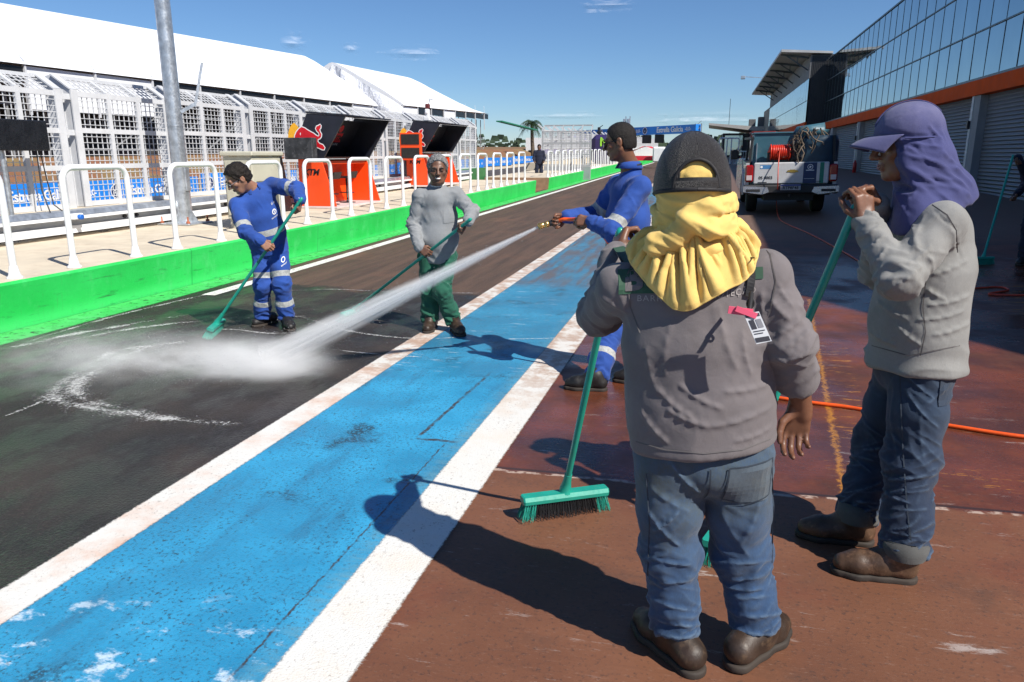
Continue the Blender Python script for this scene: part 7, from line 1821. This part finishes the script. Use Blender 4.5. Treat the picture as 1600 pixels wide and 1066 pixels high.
eb = gp(1612, 415); eh = at(1586, 246, 10.9)
far_person('worker in dark navy at the picture edge, hand on a broom top', eb, 1.72, (-.6, -.6, 0), m_navy, m_navy, SK_DARK, None, seed=32, arms=dict(wrR=eh + D3(.04, 0, .0), elR=at(1604, 280, 11.0), shR=at(1612, 262, 11.1), wrL=at(1589, 303, 10.8), elL=at(1602, 290, 11.0)))
broom('green broom standing in the shade at the picture edge', at(1583, 243, 10.9), G(1535, 414), D3(1, .2, 0), .3, black=False, seed=5, rad_=.016)
fb = PY(842, 284, 34); fb.z = zg(-7, 34); far_person('small dark figure standing in the wall opening beside the palm', fb, 1.7, (0, -1, 0), m_navy, m_navy, SK_DARK, None, seed=33)

# ================= hoses
m_hose = M('hose_orange', (.80, .10, .012), .35, .08, 20)
def hose(label, pts, r, mat, n=12):
    P = [Vector(p) for p in pts]; out = []
    for i in range(len(P)-1):
        p0, p1, p2, p3 = P[max(i-1, 0)], P[i], P[i+1], P[min(i+2, len(P)-1)]
        for k in range(n):
            s = k/n; out.append(.5*((2*p1)+(p2-p0)*s+(2*p0-5*p1+4*p2-p3)*s*s+(3*p1-p0-3*p2+p3)*s**3))
    out.append(P[-1]); mb = MB(); mb.tube(out, r, 8); return mb.solo('hose', mat, label, 'hose')
hose('orange hose lying across the red wet concrete behind the two near men', [G(x, y, .012) for x, y in ((1005, 606), (1060, 607), (1120, 610), (1200, 622), (1260, 631), (1330, 640), (1420, 657), (1500, 671), (1620, 688), (1800, 700))], .012, m_hose)
rl = truck.matrix_basis @ Vector((-.24, .06, 1.36)); rl2 = truck.matrix_basis @ Vector((-.27, -.17, 1.06))
hose('thin red hose trailing from the reel of the pickup over the dark concrete', [rl, rl2, truck.matrix_basis @ Vector((-.26, -.2, .6)), G(1212, 330, .2), G(1217, 342, .02), G(1232, 352, .012), G(1262, 365, .012), G(1300, 385, .012), G(1345, 412, .012), G(1365, 440, .012), G(1450, 452, .012), G(1520, 452, .012), G(1560, 450, .012), G(1575, 455, .012), G(1545, 461, .012), G(1600, 463, .012), G(1700, 460, .012)], .011, M('hose_red', (.55, .05, .02), .45))
nz = at(845, 353, 5.26); g1 = at(872, 346, 5.27); g2 = at(892, 343, 5.22)
hz = thing('spray_hose', 'orange hose with brass nozzle in the sprayer’s hands', 'hose', g1)
mb = MB(); out = []; P = [g1, at(880, 343, 5.25), g2, at(910, 343, 5.10), at(925, 350, 5.0), at(950, 378, 5.0), at(978, 430, 4.96), at(1005, 520, 4.95), G(1012, 600, .014), G(1005, 606, .014)]
for i in range(len(P)-1):
    p0, p1, p2, p3 = P[max(i-1, 0)], P[i], P[i+1], P[min(i+2, len(P)-1)]
    for k in range(8): s = k/8; out.append(.5*((2*p1)+(p2-p0)*s+(2*p0-5*p1+4*p2-p3)*s*s+(3*p1-p0-3*p2+p3)*s**3))
mb.tube(out, .013, 8); mb.build('tube', m_hose, hz)
mb = MB(); dz = (nz-g1).normalized(); mb.lathe(g1, [(.014, 0), (.02, .005), (.02, .06), (.016, .065)], 12, axis=dz); mb.build('grip', m_dplas, hz)
mb = MB(); mb.lathe(g1 + dz*.066, [(.016, 0), (.024, .004), (.024, .03), (.018, .034), (.022, .04), (.026, .07), (.02, .078), (.008, .079)], 14, axis=dz); mb.build('nozzle', M('brass', (.55, .35, .12), .3, .15, metal=.8), hz)

# ================= water: jet, mist and drops
def vol_mat(name, fn, step):
    t = NT(name); t.t.nodes.remove(t.bs); v = t.n('ShaderNodeVolumePrincipled'); v.inputs['Color'].default_value = (.99, .99, .99, 1); v.inputs['Anisotropy'].default_value = -.25
    t.set(v.inputs['Density'], fn(t)); t.l(v.outputs[0], t.out.inputs['Volume']); t.mat.cycles.volume_step_rate = step; return t.mat
jt = gp(425, 572); jt.z += .06; js = nz + (jt-nz).normalized()*.02; jd = jt-js; JL = jd.length
rad_at = lambda x: .013 + .064*x
def jet_density(t):
    X = t.xyz(t.obj()); x = X[0]
    R = t.math('ADD', .012, t.math('MULTIPLY', x, .062)); r = t.math('DIVIDE', t.math('SQRT', t.math('ADD', t.math('MULTIPLY', X[1], X[1]), t.math('MULTIPLY', X[2], X[2]))), R)
    ang = t.n('ShaderNodeCombineXYZ'); t.set(ang.inputs[0], t.math('MULTIPLY', x, .35)); t.set(ang.inputs[1], t.math('DIVIDE', X[1], R)); t.set(ang.inputs[2], t.math('DIVIDE', X[2], R))
    st = t.ramp(t.noise(ang.outputs[0], 5.5, 5, .7), .36, .66, .12, 2.1)
    core = t.math('POWER', t.ramp(r, 1.0, 0.0, smooth=False), 1.7)
    return t.math('MULTIPLY', t.math('DIVIDE', t.math('MULTIPLY', core, st), R), t.ramp(x, 0, 4.4, 3.0, 1.7))
m_jet = vol_mat('water_jet_mist', jet_density, .06)
mb = MB(); mb.lathe((0, 0, 0), [(rad_at(x), x) for x in [JL*k/20 for k in range(21)]], 24, axis=(1, 0, 0))
jet = mb.build('water_jet', m_jet); jet.location = js; jet.rotation_euler = jd.to_track_quat('X', 'Z').to_euler(); tag(jet, kind='stuff')
# mist thrown up where the jet lands, drifting towards the wall
mc = gp(330, 585)
def mist_density(t):
    p = t.obj(); X = t.xyz(p)
    def blob(cx, cy, cz, rx, ry, rz, d):
        e = t.math('SQRT', t.math('ADD', t.math('ADD', t.math('POWER', t.math('DIVIDE', t.math('SUBTRACT', X[0], cx), rx), 2), t.math('POWER', t.math('DIVIDE', t.math('SUBTRACT', X[1], cy), ry), 2)), t.math('POWER', t.math('DIVIDE', t.math('SUBTRACT', X[2], cz), rz), 2)))
        return t.math('MULTIPLY', t.math('POWER', t.ramp(e, 1, 0, smooth=False), 2.2), d)
    a = blob(.42, .03, .05, .62, .38, .28, 10.5)
    a = t.math('ADD', a, blob(.0, .12, .06, 1.1, .52, .28, 4.2)); a = t.math('ADD', a, blob(-.8, .0, .06, 1.5, .9, .36, 1.5))
    n = t.ramp(t.noise(t.mapping(p, (.8, 1.6, 1.6)), 3.2, 6, .66), .33, .68, .12, 1.7)
    return t.math('MULTIPLY', a, n)
m_mist = vol_mat('splash_mist', mist_density, .10)
mb = MB(); mb.box((-2.35, -1.0, .012), (1.9, 1.0, .42)); ms = mb.build('spray_mist', m_mist); dirj = Vector((jd.x, jd.y, 0)).normalized()
ms.location = (mc.x, mc.y, mc.z); ms.rotation_euler = (0, 0, math.atan2(-dirj.y, -dirj.x)); tag(ms, kind='stuff')
rw = random.Random(12); mb = MB()
def drop(p, r):
    mb.add([p + Vector(v)*r for v in ((1, 0, 0), (-1, 0, 0), (0, 1, 0), (0, -1, 0), (0, 0, 1), (0, 0, -1))], [(0, 2, 4), (2, 1, 4), (1, 3, 4), (3, 0, 4), (2, 0, 5), (1, 2, 5), (3, 1, 5), (0, 3, 5)], 0, True)
s_, u_ = frame(jd)[1:]
for k in range(3600):
    x = JL*rw.random()**.7; R = rad_at(x)*abs(rw.gauss(0, .5)); a = rw.uniform(0, 2*PI)
    drop(js + jd.normalized()*x + (s_*math.cos(a) + u_*math.sin(a))*R, rw.uniform(.001, .0028))
for k in range(2200):
    a = rw.uniform(0, 2*PI); r = abs(rw.gauss(0, .45)); q = jt + Vector((math.cos(a)*r, math.sin(a)*r, 0)) + Vector((jd.x, jd.y, 0)).normalized()*rw.uniform(-.2, 1.0); q.z = .012 + abs(rw.gauss(0, .10))
    drop(q, rw.uniform(.0009, .0026))
t = NT('water_drop'); m_drop = t.fin((.85, .88, .9), .08); t.bs.inputs['Transmission Weight'].default_value = .5; t.bs.inputs['IOR'].default_value = 1.33
tag(mb.build('water_drops', m_drop), kind='stuff')
# ---------------------------------------------------------------- sun, sky, camera
AZ, EL = rad(120.5), rad(45.5)
to_sun = Vector((math.sin(AZ)*math.cos(EL), math.cos(AZ)*math.cos(EL), math.sin(EL)))
sl = bpy.data.lights.new('sun', 'SUN'); sl.energy = 4.9; sl.angle = rad(.53); sl.color = (1.0, .955, .88)
so = bpy.data.objects.new('sun', sl); COL.objects.link(so); so.rotation_euler = to_sun.to_track_quat('Z', 'Y').to_euler(); so.location = (20, -12, 30)
w = bpy.data.worlds.new('World'); scene.world = w; w.use_nodes = True
nt = w.node_tree; nt.nodes.clear()
out = nt.nodes.new('ShaderNodeOutputWorld'); bg = nt.nodes.new('ShaderNodeBackground'); sky = nt.nodes.new('ShaderNodeTexSky')
sky.sky_type = 'NISHITA'; sky.sun_disc = False; sky.sun_elevation = EL; sky.sun_rotation = AZ; sky.altitude = 600; sky.air_density = 1.0; sky.dust_density = 0; sky.ozone_density = 10; sky.air_density = 1.0
nt.links.new(sky.outputs[0], bg.inputs[0]); bg.inputs[1].default_value = .078; nt.links.new(bg.outputs[0], out.inputs[0])
# small fair-weather clouds, far off and low
t = NT('cloud_wisp'); p = t.obj(); d = t.attr('dens')
n = t.noise(p, .035, 8, .66, .8); a = t.ramp(t.math('SUBTRACT', t.math('MULTIPLY', n, 1.2), t.math('MULTIPLY', d, .6)), .15, .8, 0, .26)
t.bs.inputs['Base Color'].default_value = (.9, .9, .92, 1); t.set(t.bs.inputs['Alpha'], a); t.bs.inputs['Roughness'].default_value = 1
m_cloud = t.mat
def cloud(px, py, w, h, seed):
    q = at(px, py, 1500); k = 1500/F_PX; d0 = q - Vector((0, 0, CAM_H)); d, s, u = frame(d0)
    vs = []; dn = []; n = 20; rc = random.Random(seed); ph = [rc.uniform(0, 6) for _ in range(4)]
    for i in range(n+1):
        for j in range(n+1):
            x, y = i/n*2-1, j/n*2-1; r = math.hypot(x, y)
            bl = .35*math.sin(5*x+ph[0]) + .25*math.sin(9*y+ph[1])
            vs.append(s*(x*w*k) + u*(y*h*k) + d*(60*bl - 90*(1-min(1, r)))); dn.append(min(1.2, r*1.05))
    me = bpy.data.meshes.new('cloud'); me.from_pydata([tuple(v) for v in vs], [], [(i*(n+1)+j, (i+1)*(n+1)+j, (i+1)*(n+1)+j+1, i*(n+1)+j+1) for i in range(n) for j in range(n)])
    me.attributes.new('dens', 'FLOAT', 'POINT').data.foreach_set('value', dn)
    o = link_mesh('cloud', me, m_cloud); o.location = q; tag(o, kind='stuff')
cloud(458, 68, 30, 24, 1); cloud(548, 76, 24, 14, 2); cloud(640, 84, 70, 16, 5); cloud(1100, 186, 110, 16, 4); cloud(880, 182, 90, 10, 6); cloud(950, 10, 60, 16, 3)

cd = bpy.data.cameras.new('camera'); cd.sensor_fit = 'HORIZONTAL'; cd.sensor_width = 36; cd.lens = F_PX/1600*36; cd.clip_end = 5000; cd.clip_start = .05
co = bpy.data.objects.new('camera', cd); COL.objects.link(co); co.location = (0, 0, CAM_H); co.rotation_euler = (PI/2 - PITCH, 0, YAW); scene.camera = co
scene.view_settings.view_transform = 'Standard'; scene.view_settings.look = 'None'; scene.view_settings.exposure = .42; scene.view_settings.gamma = 1
scene.render.engine = 'CYCLES'
scene.cycles.use_denoising = True; scene.cycles.max_bounces = 6; scene.cycles.transparent_max_bounces = 16
scene.cycles.volume_bounces = 2
scene.cycles.sample_clamp_indirect = 6
